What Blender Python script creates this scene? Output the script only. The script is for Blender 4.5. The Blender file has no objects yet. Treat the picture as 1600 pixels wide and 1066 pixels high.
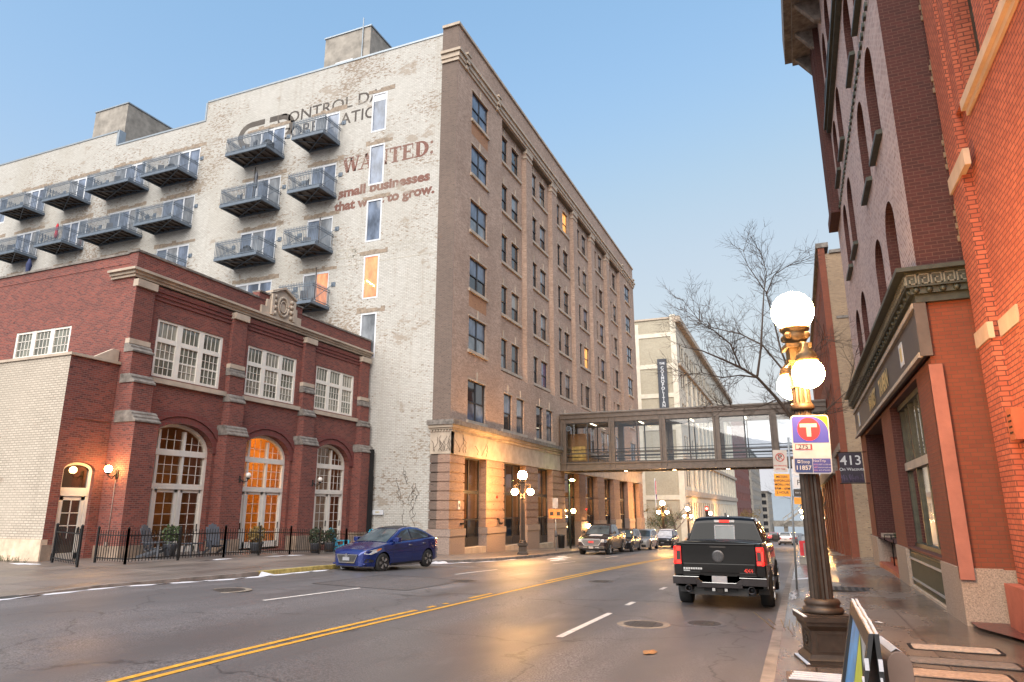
import bpy, bmesh, math, random
from mathutils import Vector, Matrix
import numpy as np
random.seed(7)
R_ = math.radians
S = bpy.context.scene
# ------------------------------------------------------------------ camera
cd = bpy.data.cameras.new("camera"); cam = bpy.data.objects.new("camera", cd)
S.collection.objects.link(cam); S.camera = cam
cam.location = (0, 0, 1.95); cam.rotation_euler = (R_(90 + 13.82), 0, R_(22.35))
cd.sensor_width = 36; cd.lens = 23.96; cd.clip_start = .05; cd.clip_end = 4000
# ------------------------------------------------------------------ sky, soft sun, exposure
W = bpy.data.worlds.new("World"); S.world = W; W.use_nodes = True
wn, wl = W.node_tree.nodes, W.node_tree.links
sky = wn.new("ShaderNodeTexSky"); sky.sky_type = 'NISHITA'; sky.sun_disc = False
SUN_EL, SUN_AZ = R_(28), R_(195)          # behind the camera, a little to the right
sky.sun_elevation = SUN_EL; sky.sun_rotation = SUN_AZ
sky.air_density = .7; sky.dust_density = 1.5; sky.ozone_density = .5
wn["Background"].inputs[1].default_value = .15
sc_ = wn.new("ShaderNodeVectorMath"); sc_.operation = 'SCALE'; sc_.inputs['Scale'].default_value = .15
rc_ = wn.new("ShaderNodeRGBCurve"); rc_.mapping.use_clip = False      # dawn sky: soft shoulder towards the pale horizon
for ch, pts in enumerate((((.11, .134), (.243, .255), (1, .29)), ((.174, .227), (.377, .303), (1, .315)), ((.313, .353), (.5, .352), (1, .345)))):
    cv_ = rc_.mapping.curves[ch]; cv_.points[0].location = (0, 0); cv_.points[1].location = pts[-1]
    for p_ in pts[:-1]: cv_.points.new(*p_)
rc_.mapping.update()
s2_ = wn.new("ShaderNodeVectorMath"); s2_.operation = 'SCALE'; s2_.inputs['Scale'].default_value = 1 / .15
wl.new(sky.outputs[0], sc_.inputs[0]); mn_ = wn.new("ShaderNodeVectorMath"); mn_.operation = 'MINIMUM'; mn_.inputs[1].default_value = (1, 1, 1); wl.new(sc_.outputs[0], mn_.inputs[0]); wl.new(mn_.outputs[0], rc_.inputs[1]); wl.new(rc_.outputs[0], s2_.inputs[0])
wl.new(s2_.outputs[0], wn["Background"].inputs[0])
sl = bpy.data.lights.new("sun", 'SUN'); so = bpy.data.objects.new("sun", sl); S.collection.objects.link(so)
sl.energy = 2.9; sl.angle = R_(75); sl.color = (1, .94, .86)
so.rotation_euler = (R_(90) - R_(42), 0, R_(6))
vs = S.view_settings; vs.view_transform = 'Standard'; vs.look = 'None'; vs.gamma = 1; vs.use_curve_mapping = False
vs.exposure = 1.25
S.cycles.use_denoising = True; S.cycles.max_bounces = 6; S.cycles.transparent_max_bounces = 16
S.cycles.sample_clamp_indirect = 6; S.cycles.caustics_reflective = False; S.cycles.caustics_refractive = False

# ------------------------------------------------------------------ mesh builder
class M:
    def __init__(s): s.v = []; s.f = []; s.m = []; s.s = []
    def add(s, vs, fs, mi=0, sm=False):
        o = len(s.v); s.v += [tuple(map(float, p)) for p in vs]
        for f in fs: s.f.append(tuple(i + o for i in f)); s.m.append(mi); s.s.append(sm)
        return s
    def quad(s, a, b, c, d, mi=0, sm=False): return s.add([a, b, c, d], [(0, 1, 2, 3)], mi, sm)
    def box(s, x0, x1, y0, y1, z0, z1, mi=0):
        return s.add([(x, y, z) for z in (z0, z1) for y in (y0, y1) for x in (x0, x1)],
                     [(0, 2, 3, 1), (4, 5, 7, 6), (0, 1, 5, 4), (1, 3, 7, 5), (3, 2, 6, 7), (2, 0, 4, 6)], mi)
    def cbox(s, c, d, mi=0): return s.box(c[0]-d[0]/2, c[0]+d[0]/2, c[1]-d[1]/2, c[1]+d[1]/2, c[2]-d[2]/2, c[2]+d[2]/2, mi)
    def obox(s, a, b, w, h, mi=0):          # bar from a to b, w wide, h high
        a, b = Vector(a), Vector(b); d = (b - a).normalized()
        u = Vector((0, 0, 1)) if abs(d.z) < .95 else Vector((0, 1, 0))
        r = d.cross(u).normalized(); u = r.cross(d)
        P = [p + r * i * w / 2 + u * j * h / 2 for p in (a, b) for j in (-1, 1) for i in (-1, 1)]
        return s.add(P, [(0, 1, 3, 2), (4, 6, 7, 5), (0, 4, 5, 1), (1, 5, 7, 3), (3, 7, 6, 2), (2, 6, 4, 0)], mi)
    def tube(s, pts, r, n=6, mi=0, sm=True, cap=True):
        pts = [Vector(p) for p in pts]; k = len(pts)
        rs = r if isinstance(r, (list, tuple)) else [r] * k
        rings = []; ref = None
        for i in range(k):
            d = (pts[min(i+1, k-1)] - pts[max(i-1, 0)]).normalized()
            if ref is None: ref = Vector((0, 0, 1)) if abs(d.z) < .9 else Vector((1, 0, 0))
            a = d.cross(ref)
            if a.length < 1e-4: a = d.cross(Vector((0, 1, 0)))
            a.normalize(); b = d.cross(a)
            ref = a.cross(d)
            rings.append([pts[i] + (a * math.cos(6.2832*j/n) + b * math.sin(6.2832*j/n)) * rs[i] for j in range(n)])
        V = [p for q in rings for p in q]
        F = [(i*n+j, i*n+(j+1) % n, (i+1)*n+(j+1) % n, (i+1)*n+j) for i in range(k-1) for j in range(n)]
        if cap: F += [tuple(range(n))[::-1], tuple((k-1)*n+j for j in range(n))]
        return s.add(V, F, mi, sm)
    def lathe(s, prof, c=(0, 0, 0), n=24, mi=0, sm=True, flute=0, ax='z'):
        V = []; k = len(prof)
        for r, z in prof:
            for j in range(n):
                rr = r * (1 - flute * (j % 2)); t = 6.28319*j/n
                q = (rr*math.cos(t), rr*math.sin(t), z)
                if ax == 'y': q = (q[0], q[2], q[1])
                if ax == 'x': q = (q[2], q[0], q[1])
                V.append((c[0]+q[0], c[1]+q[1], c[2]+q[2]))
        F = [(i*n+j, i*n+(j+1) % n, (i+1)*n+(j+1) % n, (i+1)*n+j) for i in range(k-1) for j in range(n)]
        F += [tuple(range(n))[::-1], tuple((k-1)*n+j for j in range(n))]
        return s.add(V, F, mi, sm)
    def ball(s, c, r, mi=0, n=20, sz=1):
        return s.lathe([(max(1e-3, r*math.sin(math.pi*i/12)), -r*sz*math.cos(math.pi*i/12)) for i in range(13)], c, n, mi)
    def prism(s, poly, f0, f1, mi=0):       # poly 2D; f0/f1 map (a,b)->3D for both faces
        n = len(poly); V = [f0(*p) for p in poly] + [f1(*p) for p in poly]
        F = [tuple(range(n))[::-1], tuple(range(n, 2*n))] + [(i, (i+1) % n, n+(i+1) % n, n+i) for i in range(n)]
        return s.add(V, F, mi)
    def mesh(s, name, mats, base=(0, 0, 0)):
        me = bpy.data.meshes.new(name); b = base
        me.from_pydata([(x-b[0], y-b[1], z-b[2]) for x, y, z in s.v], [], s.f)
        for m in (mats if isinstance(mats, (list, tuple)) else [mats]): me.materials.append(m)
        me.polygons.foreach_set("material_index", s.m); me.polygons.foreach_set("use_smooth", s.s)
        uv = me.uv_layers.new(name="UVMap").data
        for p in me.polygons:
            n = p.normal; ax, ay, az = abs(n.x), abs(n.y), abs(n.z)
            for li in p.loop_indices:
                x, y, z = s.v[me.loops[li].vertex_index]
                uv[li].uv = (x, y) if az > .75 else ((y, z) if ax >= ay else (x, z))
        return me
    def build(s, name, mats, parent=None, base=None, loc=None):
        b = base if base is not None else (tuple(parent['_b']) if parent is not None and '_b' in parent else (0, 0, 0))
        o = bpy.data.objects.new(name, s.mesh(name, mats, b)); S.collection.objects.link(o)
        if parent is not None:
            o.parent = parent
            if '_b' in parent: o['_b'] = parent['_b']; o.location = (0, 0, 0)
        if loc is not None: o.location = loc
        return o
def tag(o, label=None, cat=None, group=None, kind=None):
    if label: o['label'] = label
    if cat: o['category'] = cat
    if group: o['group'] = group
    if kind: o['kind'] = kind
    return o
def thing(name, label, cat, loc=(0, 0, 0), rz=0, group=None, world=False):
    o = bpy.data.objects.new(name, None); S.collection.objects.link(o); o.location = loc; o.rotation_euler = (0, 0, rz)
    o.empty_display_size = .2
    if world: o['_b'] = loc
    return tag(o, label, cat, group)
def dup(o, parent=None, loc=None, rz=None):
    c = o.copy(); S.collection.objects.link(c)
    if parent is not None: c.parent = parent
    for ch in list(o.children): dup(ch, c)
    if loc is not None: c.location = loc
    if rz is not None: c.rotation_euler = (0, 0, rz)
    return c
def single(b, name, mats, label, cat, loc=(0, 0, 0), rz=0, group=None, kind=None):   # a thing that is one mesh, geometry local
    o = b.build(name, mats); o.location = loc; o.rotation_euler = (0, 0, rz)
    return tag(o, label, cat, group, kind)
def text(B, st, size, o, U, N, mi=0, bold=0, th=.006, align='CENTER', V=(0, 0, 1), sx=1):   # lettering as thin raised plates
    cu = bpy.data.curves.new("t", 'FONT'); cu.body = st; cu.size = size; cu.align_x = align; cu.align_y = 'CENTER'; cu.offset = bold
    cu.resolution_u = 3
    ob = bpy.data.objects.new("t", cu); me = bpy.data.meshes.new_from_object(ob)
    o, U, N, V = Vector(o), Vector(U), Vector(N), Vector(V)
    vs = [o + U * v.co.x * sx + V * v.co.y + N * th for v in me.vertices]
    B.add(vs, [tuple(p.vertices) for p in me.polygons], mi)
    bpy.data.objects.remove(ob); bpy.data.meshes.remove(me); bpy.data.curves.remove(cu)
# wall with openings: O (x,y) start, U along, N outward; openings (a,b,z0,z1,rise)
def wall(B, O, U, N, u0, u1, z0, z1, ops, depth=.2, mi=0, rmi=None, extra=()):
    rmi = mi if rmi is None else rmi
    P = lambda u, z, w=0: (O[0]+U[0]*u-N[0]*w, O[1]+U[1]*u-N[1]*w, z)
    us = sorted({u0, u1, *[o[0] for o in ops], *[o[1] for o in ops]}); us = [u for u in us if u0 <= u <= u1]
    zs = sorted({z0, z1, *[o[2] for o in ops], *[o[3] for o in ops]}); zs = [z for z in zs if z0 <= z <= z1]
    for i in range(len(us)-1):
        run = None
        for j in range(len(zs)-1):
            um, zm = (us[i]+us[i+1])/2, (zs[j]+zs[j+1])/2
            hole = any(o[0] < um < o[1] and o[2] < zm < o[3] for o in ops)
            if not hole and run is None: run = zs[j]
            if hole and run is not None: B.quad(P(us[i], run), P(us[i+1], run), P(us[i+1], zs[j]), P(us[i], zs[j]), mi); run = None
        if run is not None: B.quad(P(us[i], run), P(us[i+1], run), P(us[i+1], z1), P(us[i], z1), mi)
    for o in ops:
        a, b, c, d = o[:4]; r = o[4] if len(o) > 4 else 0; dp = o[5] if len(o) > 5 else depth; t = d - r
        B.quad(P(a, c), P(a, t), P(a, t, dp), P(a, c, dp), rmi); B.quad(P(b, c), P(b, c, dp), P(b, t, dp), P(b, t), rmi)
        B.quad(P(a, c), P(a, c, dp), P(b, c, dp), P(b, c), rmi)
        if r <= 0: B.quad(P(a, d), P(b, d), P(b, d, dp), P(a, d, dp), rmi)
        else:
            A = arc(a, b, t, r)
            for (p, q), (p2, q2) in zip(A, A[1:]):
                B.quad(P(p, q), P(p2, q2), P(p2, d), P(p, d), mi); B.quad(P(p, q), P(p, q, dp), P(p2, q2, dp), P(p2, q2), rmi)
    return P
def arc(a, b, t, r, n=14):
    m, h = (a+b)/2, (b-a)/2
    return [(m-h*math.cos(math.pi*i/n), t+r*math.sin(math.pi*i/n)) for i in range(n+1)]

# ------------------------------------------------------------------ materials
def nmat(name):
    m = bpy.data.materials.new(name); m.use_nodes = True; t = m.node_tree
    return m, t, t.nodes["Principled BSDF"], (lambda ty: t.nodes.new(ty)), t.links.new
def rgba(c): return (c[0], c[1], c[2], 1)
def mixc(N, L, f, a, b, mode='MIX'):
    x = N("ShaderNodeMix"); x.data_type = 'RGBA'; x.blend_type = mode
    for s, v in ((0, f), (6, a), (7, b)):
        if hasattr(v, 'links') or hasattr(v, 'is_output'): L(v, x.inputs[s])
        else: x.inputs[s].default_value = v if s == 0 else rgba(v)
    return x.outputs[2]
def ramp(N, L, src, p0, p1, a=(0, 0, 0), b=(1, 1, 1)):
    r = N("ShaderNodeValToRGB"); e = r.color_ramp.elements; e[0].position = p0; e[1].position = p1
    e[0].color = rgba(a); e[1].color = rgba(b); L(src, r.inputs[0]); return r.outputs[0]
def noise(N, L, co, scale, detail=4, sx=(1, 1, 1), rough=.6):
    mp = N("ShaderNodeMapping"); mp.inputs['Scale'].default_value = sx; L(co, mp.inputs[0])
    n = N("ShaderNodeTexNoise"); n.inputs['Scale'].default_value = scale; n.inputs['Detail'].default_value = detail
    n.inputs['Roughness'].default_value = rough
    L(mp.outputs[0], n.inputs['Vector']); return n.outputs[0]
def plain(name, c, rough=.6, metal=0, var=.25, sc=2.5, bump=0, spec=.5, ior=1.5, coat=0, bsc=60):
    m, t, b, N, L = nmat(name); tc = N("ShaderNodeTexCoord").outputs['Object']
    n = noise(N, L, tc, sc, 6)
    hi = tuple(min(1, x*(1+var)) for x in c); lo = tuple(x*(1-var) for x in c)
    L(ramp(N, L, n, .3, .7, lo, hi), b.inputs['Base Color'])
    b.inputs['Roughness'].default_value = rough; b.inputs['Metallic'].default_value = metal
    b.inputs['IOR'].default_value = ior; b.inputs['Specular IOR Level'].default_value = spec
    b.inputs['Coat Weight'].default_value = coat; b.inputs['Coat Roughness'].default_value = .04
    if bump:
        bp = N("ShaderNodeBump"); bp.inputs['Strength'].default_value = bump; bp.inputs['Distance'].default_value = .02
        L(noise(N, L, tc, bsc, 5), bp.inputs['Height']); L(bp.outputs[0], b.inputs['Normal'])
    return m
def brick(name, c1, c2, mort, bw=.215, bh=.075, ms=.010, dark=(.04, .03, .03), stain=.25, rough=.85, paint=None, peel=.55, bump=.5, spot=.12, spots=True):
    m, t, b, N, L = nmat(name); co = N("ShaderNodeTexCoord").outputs['UV']
    br = N("ShaderNodeTexBrick"); L(co, br.inputs['Vector'])
    for k, v in (('Scale', 1), ('Brick Width', bw), ('Row Height', bh), ('Mortar Size', ms), ('Mortar Smooth', .2), ('Bias', -.1)): br.inputs[k].default_value = v
    br.inputs['Color1'].default_value = rgba(c1); br.inputs['Color2'].default_value = rgba(c2); br.inputs['Mortar'].default_value = rgba(mort)
    col = br.outputs[0]
    if spots:       # single burnt bricks and soot
        col = mixc(N, L, ramp(N, L, noise(N, L, co, 1.0, 2, (3.4, 11, 1)), .66, .70), col, dark)
    big = noise(N, L, co, .35, 5, (1, .8, 1))
    col = mixc(N, L, ramp(N, L, big, .35, .75, (0, 0, 0), (stain,)*3), col, dark)
    med = noise(N, L, co, 2.2, 6)
    col = mixc(N, L, .55, col, mixc(N, L, med, (.75,)*3, (1.3,)*3), 'MULTIPLY')
    if paint:
        pc = mixc(N, L, ramp(N, L, br.outputs[1], .1, .9), paint, tuple(x*.30 for x in paint))
        b2 = N("ShaderNodeTexBrick"); L(co, b2.inputs['Vector'])
        for k, v in (('Scale', 1), ('Brick Width', bw), ('Row Height', bh), ('Mortar Size', ms)): b2.inputs[k].default_value = v
        b2.inputs['Color1'].default_value = (1.05, 1.05, 1.05, 1); b2.inputs['Color2'].default_value = (.74, .73, .71, 1); b2.inputs['Mortar'].default_value = (.9, .9, .9, 1)
        pc = mixc(N, L, 1.0, pc, b2.outputs[0], 'MULTIPLY')
        pc = mixc(N, L, noise(N, L, co, .5, 6, (1, 1.4, 1)), tuple(x*.84 for x in paint), pc)
        a = noise(N, L, co, 1.0, 7, (3.2, 7.5, 1), .72)
        a2 = noise(N, L, co, .16, 4, (1, 1.6, 1))
        mm = N("ShaderNodeMath"); mm.operation = 'MULTIPLY_ADD'; L(a2, mm.inputs[0]); mm.inputs[1].default_value = .6; L(a, mm.inputs[2])
        col = mixc(N, L, ramp(N, L, mm.outputs[0], peel+.335, peel+.385), pc, col)
        pat = noise(N, L, co, 1.0, 8, (.30, .55, 1), .68)      # larger areas where the paint has gone
        col = mixc(N, L, ramp(N, L, pat, .60, .635, (0, 0, 0), (.75,)*3), col, mixc(N, L, .5, br.outputs[0], (.33, .29, .24)))
        run = noise(N, L, co, 1.0, 4, (2.6, .10, 1), .5)       # vertical rain streaks
        col = mixc(N, L, ramp(N, L, run, .56, .74, (0, 0, 0), (.30,)*3), col, (.27, .235, .19))
        dirt = noise(N, L, co, .22, 6, (1, .35, 1))
        col = mixc(N, L, ramp(N, L, dirt, .45, .8, (0, 0, 0), (.45,)*3), col, (.30, .27, .22))
    L(col, b.inputs['Base Color']); b.inputs['Roughness'].default_value = rough
    bp = N("ShaderNodeBump"); bp.inputs['Strength'].default_value = bump; bp.inputs['Distance'].default_value = .012; bp.invert = True
    L(br.outputs[1], bp.inputs['Height']); L(bp.outputs[0], b.inputs['Normal'])
    return m
def emit(name, c, s):
    m, t, b, N, L = nmat(name); b.inputs['Base Color'].default_value = rgba(c); b.inputs['Emission Color'].default_value = rgba(c)
    b.inputs['Emission Strength'].default_value = s; b.inputs['Roughness'].default_value = .3; return m
def clear(name, tint=(.9, .93, .95), refl=.16):
    m, t, b, N, L = nmat(name); t.nodes.remove(b)
    tr = N("ShaderNodeBsdfTransparent"); tr.inputs[0].default_value = rgba(tint)
    g = N("ShaderNodeBsdfGlossy"); g.inputs['Roughness'].default_value = .02
    lw = N("ShaderNodeLayerWeight"); lw.inputs[0].default_value = .25
    md = N("ShaderNodeMath"); md.operation = 'MAXIMUM'; L(lw.outputs[0], md.inputs[0]); md.inputs[1].default_value = refl
    mx = N("ShaderNodeMixShader"); L(md.outputs[0], mx.inputs[0]); L(tr.outputs[0], mx.inputs[1]); L(g.outputs[0], mx.inputs[2])
    L(mx.outputs[0], t.nodes["Material Output"].inputs[0]); return m
def pane(name, c, rough=.03, ior=2.0, emis=None, es=0, blind=0):
    m, t, b, N, L = nmat(name); co = N("ShaderNodeTexCoord").outputs['Object']
    n = noise(N, L, co, 1.3, 3, (1, 1, .5))
    L(ramp(N, L, n, .35, .65, tuple(x*.55 for x in c), tuple(x*1.5 for x in c)), b.inputs['Base Color'])
    b.inputs['Roughness'].default_value = rough; b.inputs['IOR'].default_value = ior
    if emis:
        L(ramp(N, L, n, .3, .6, tuple(x*.35 for x in emis), emis), b.inputs['Emission Color']); b.inputs['Emission Strength'].default_value = es
    bp = N("ShaderNodeBump"); bp.inputs['Strength'].default_value = .06; bp.inputs['Distance'].default_value = .05
    L(noise(N, L, co, .9, 1), bp.inputs['Height']); L(bp.outputs[0], b.inputs['Normal'])
    return m
def ground_mat(name, c, rlo, rhi, wet=.5, speck=.5, joints=None, crack=0, wsc=.35):
    m, t, b, N, L = nmat(name); co = N("ShaderNodeTexCoord").outputs['Object']
    big = noise(N, L, co, wsc, 5, (1, .45, 1)); fine = noise(N, L, co, 42, 3); md = noise(N, L, co, 1.6, 6, (1, .6, 1))
    wm = ramp(N, L, big, .42, .60)
    col = mixc(N, L, md, tuple(x*.8 for x in c), tuple(x*1.2 for x in c))
    col = mixc(N, L, wm, col, tuple(x*(1-wet) for x in c))
    sp = ramp(N, L, fine, .35, .68, (1-speck,)*3, (1+speck*1.1,)*3)
    col = mixc(N, L, 1.0, col, sp, 'MULTIPLY')
    if crack:       # tyre-darkened lanes and oil drips
        ln = noise(N, L, co, 1.0, 3, (.55, .012, 1)); col = mixc(N, L, ramp(N, L, ln, .42, .60), col, tuple(x*.66 for x in c))
        oil = noise(N, L, co, 1.0, 5, (1.6, .5, 1)); col = mixc(N, L, ramp(N, L, oil, .64, .76, (0, 0, 0), (.55,)*3), col, tuple(x*.4 for x in c))
        pale = noise(N, L, co, 1.0, 6, (.9, .25, 1)); col = mixc(N, L, ramp(N, L, pale, .60, .78, (0, 0, 0), (.5,)*3), col, tuple(min(1, x*1.7) for x in c))
    rr = ramp(N, L, wm, 0, 1, (rhi,)*3, (rlo,)*3)
    if joints:
        br = N("ShaderNodeTexBrick"); L(co, br.inputs['Vector']); br.offset = 0; br.squash = 1
        for k, v in (('Scale', 1), ('Brick Width', joints[0]), ('Row Height', joints[1]), ('Mortar Size', .012), ('Mortar Smooth', .1)): br.inputs[k].default_value = v
        br.inputs['Color1'].default_value = (1, 1, 1, 1); br.inputs['Color2'].default_value = (.72, .74, .78, 1); br.inputs['Mortar'].default_value = (.3, .28, .26, 1)
        col = mixc(N, L, 1.0, col, br.outputs[0], 'MULTIPLY')
    if crack:
        v = N("ShaderNodeTexVoronoi"); v.feature = 'DISTANCE_TO_EDGE'; v.inputs['Scale'].default_value = .22
        wv = N("ShaderNodeVectorMath"); wv.operation = 'MULTIPLY_ADD'
        nz = N("ShaderNodeTexNoise"); nz.inputs['Scale'].default_value = 1.2; nz.inputs['Detail'].default_value = 6; L(co, nz.inputs['Vector'])
        L(nz.outputs['Color'], wv.inputs[0]); wv.inputs[1].default_value = (1.6, 1.6, 0); L(co, wv.inputs[2]); L(wv.outputs[0], v.inputs['Vector'])
        col = mixc(N, L, ramp(N, L, v.outputs['Distance'], .0015, .006, (crack,)*3, (0, 0, 0)), col, (.02, .018, .018))
    L(col, b.inputs['Base Color']); L(rr, b.inputs['Roughness'])
    bp = N("ShaderNodeBump"); bp.inputs['Strength'].default_value = .35; bp.inputs['Distance'].default_value = .01
    L(fine, bp.inputs['Height']); L(bp.outputs[0], b.inputs['Normal'])
    return m
MT = {}
T = MT
T['asphalt'] = ground_mat('asphalt', (.146, .136, .141), .38, .58, .20, .8, crack=.7, wsc=.18)
T['far_ground'] = ground_mat('far_ground', (.12, .11, .105), .5, .8, .3, .4)
T['walk'] = ground_mat('wet_pavement', (.20, .16, .135), .06, .34, .42, .30, joints=(1.55, 1.5), wsc=.55)
T['walk_left'] = ground_mat('damp_pavement', (.20, .165, .145), .3, .55, .35, .3, joints=(1.6, 1.6), wsc=.4)
T['kerb'] = plain('kerb_stone', (.22, .19, .17), .55, var=.4, sc=3, bump=.3)
T['yellow_line'] = plain('yellow_paint', (.62, .32, .03), .6, var=.3, sc=8)
T['white_line'] = plain('white_paint_line', (.62, .58, .55), .6, var=.25, sc=8)
T['yellow_kerb'] = plain('yellow_kerb_paint', (.42, .33, .10), .65, var=.45, sc=6)
T['tan'] = brick('tan_brick', (.50, .35, .27), (.30, .20, .15), (.38, .30, .25), stain=.4, dark=(.15, .09, .06))
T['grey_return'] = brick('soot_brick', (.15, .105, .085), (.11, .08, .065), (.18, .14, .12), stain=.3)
T['white_brick'] = brick('painted_brick', (.27, .21, .16), (.22, .17, .13), (.20, .16, .13), bw=.28, bh=.10, ms=.014, paint=(.535, .52, .49), peel=.53, dark=(.16, .13, .10), stain=.1)
T['shed_white'] = brick('limewashed_brick', (.27, .15, .09), (.3, .16, .1), (.10, .07, .05), bh=.09, bw=.25, ms=.018, paint=(.55, .48, .40), peel=.66)
T['red'] = brick('red_brick', (.255, .062, .044), (.105, .028, .027), (.21, .12, .10), dark=(.035, .022, .022), stain=.35, ms=.010)
T['red_trim'] = brick('red_brick_rowlock', (.19, .035, .03), (.15, .028, .026), (.15, .08, .07), bw=.075, bh=.22)
T['orange'] = brick('orange_brick', (.52, .145, .075), (.38, .095, .05), (.13, .045, .03), bw=.23, bh=.085, ms=.011, stain=.45, dark=(.24, .055, .03), spots=True)
T['store_brick'] = brick('storefront_brick', (.20, .05, .024), (.165, .042, .021), (.12, .05, .03), stain=.2, ms=.007, dark=(.10, .03, .02), spots=False)
T['brown'] = brick('brown_brick', (.075, .021, .018), (.05, .016, .014), (.11, .05, .04), stain=.25, dark=(.05, .015, .012), ms=.008)
T['pink'] = brick('pressed_brick', (.47, .345, .325), (.27, .175, .165), (.55, .47, .45), stain=.2, dark=(.14, .08, .08), ms=.012)
T['far_tan'] = brick('common_brick', (.34, .23, .14), (.26, .17, .11), (.28, .22, .16), stain=.3)
T['cosmo'] = brick('cream_brick', (.43, .39, .30), (.36, .32, .25), (.33, .29, .23), stain=.3, dark=(.22, .19, .14), paint=None)
T['cream'] = plain('cream_stone', (.58, .53, .44), .8, var=.15, sc=.8)
T['stone'] = plain('limestone', (.42, .345, .275), .8, var=.22, sc=1.5, bump=.2)
T['stone_dark'] = plain('weathered_stone', (.17, .15, .135), .85, var=.5, sc=4, bump=.4)
T['granite'] = plain('pink_granite', (.27, .205, .175), .65, var=.3, sc=18, bump=.3)
T['granite_grey'] = plain('speckled_granite', (.30, .24, .20), .7, var=.45, sc=45, bump=.5)
T['found'] = plain('foundation_stone', (.26, .195, .15), .85, var=.4, sc=2, bump=.5, bsc=12)
T['white_wood'] = plain('white_painted_wood', (.72, .68, .62), .5, var=.08)
T['upvc'] = plain('white_door_frame', (.56, .58, .62), .4, var=.05)
T['black_frame'] = plain('black_window_frame', (.022, .022, .026), .45, var=.2)
T['slate_metal'] = plain('slate_painted_steel', (.10, .13, .17), .5, .0, var=.15)
T['bronze'] = plain('dark_bronze_steel', (.10, .078, .066), .45, .2, var=.25)
T['green_metal'] = plain('verdigris_bronze', (.045, .05, .038), .5, .2, var=.35, sc=6)
T['sign_dark'] = plain('dark_sign_board', (.055, .05, .055), .5, var=.1)
T['gold'] = plain('gold_leaf', (.65, .48, .16), .35, .5)
T['iron'] = plain('black_iron', (.010, .010, .011), .6, var=.3, spec=.3)
T['lamp_iron'] = plain('brown_cast_iron', (.050, .033, .023), .5, .2, var=.35, sc=8, bump=.15)
T['roofing'] = plain('roofing', (.12, .11, .1), .9)
T['coping'] = plain('metal_coping', (.28, .32, .36), .4, .3, var=.1)
T['conc'] = plain('weathered_stucco', (.27, .245, .215), .85, var=.35, sc=1.2, bump=.3)
T['g_dark'] = pane('window_glass_dark', (.022, .023, .027), ior=1.75)
T['g_blind'] = pane('window_glass_blind', (.16, .17, .185))
T['g_warm'] = pane('window_glass_lit', (.2, .1, .04), emis=(1, .42, .10), es=.7)
T['g_purple'] = pane('window_glass_purple', (.04, .03, .12))
T['g_sky'] = pane('balcony_glass', (.12, .15, .21), ior=1.5)  # grey-blue sky reflection put into the glass colour
T['g_amber'] = pane('window_glass_amber', (.3, .12, .05), emis=(1, .34, .14), es=.42)
T['g_old'] = pane('old_window_glass', (.15, .14, .10), ior=1.9)
T['g_curtain'] = pane('window_glass_curtain', (.24, .21, .175), ior=1.9)
T['g_clear'] = clear('clear_glass')
T['g_sky_bridge'] = clear('bridge_glass', (.90, .93, .95), .10)
T['globe'] = emit('globe_hot', (1, .53, .19), 95)
T['globe_far'] = emit('globe_lit', (1, .50, .15), 190)
T['globe_off'] = plain('opal_globe', (.6, .55, .5), .25, var=.05)
T['bulb'] = emit('warm_bulb', (1, .55, .2), 40)
T['tube'] = emit('strip_light', (1, .85, .6), 2.2)
T['snow'] = plain('old_snow', (.62, .62, .66), .7, var=.1, bump=.4, bsc=20)
# ------------------------------------------------------------------ ground
ip = lambda x, xs, ys: float(np.interp(x, xs, ys))
YS = (-30, 0, 8, 11, 14, 19, 26, 35, 43, 60, 100, 200, 460, 900)
zc0 = lambda y: ip(y, YS, (.05, .02, 0, -.05, -.11, -.20, -.36, -.62, -.88, -1.4, -2.7, -5.9, -13, -26))
FY = [-30, -10, 0] + list(range(2, 64, 2)) + [70, 80, 90, 100, 130, 160, 200, 300, 460, 900]
def zc(y): return ip(y, FY, GZC)
zl0 = lambda y: ip(y, (-30, 9, 12, 16, 21, 25, 33, 39.5, 45.5, 60, 100, 200, 460, 900), (.2, .17, .16, .0, -.09, -.26, -.68, -.9, -1.03, -1.45, -2.7, -5.9, -13, -26))
zr0 = lambda y: ip(y, (-30, 0, 10, 14, 20, 26, 35, 43, 60, 100, 200, 460, 900), (0, -.02, -.08, -.15, -.26, -.40, -.64, -.9, -1.42, -2.72, -5.92, -13, -26))
GZC, GZL, GZR = ([f(q) for q in FY] for f in (zc0, zl0, zr0))
def zl(y): return ip(y, FY, GZL)
def zr(y): return ip(y, FY, GZR)
XL, XC, XR0, XWALL = -15.2, -7.35, -.6, 2.5
def gz(x, y):
    if x < XL: return zl(y) + ip(y, (10, 16), (.03, .13)) + ip(y, (14, 25), (0, .03)) * min(8, XL-x)
    if x <= XC: return zl(y) + (zc(y)-zl(y))*(x-XL)/(XC-XL)
    if x <= XR0: return zc(y) + (zr(y)-zc(y))*(x-XC)/(XR0-XC)
    k = zr(y) + .13; w = ip(y, (-30, 27, 43, 60, 900), (.02, 0, -.62, -1.3, -25.9))
    return k + (w-k)*min(1.2, (x-XR0)/(XWALL-XR0))
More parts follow.
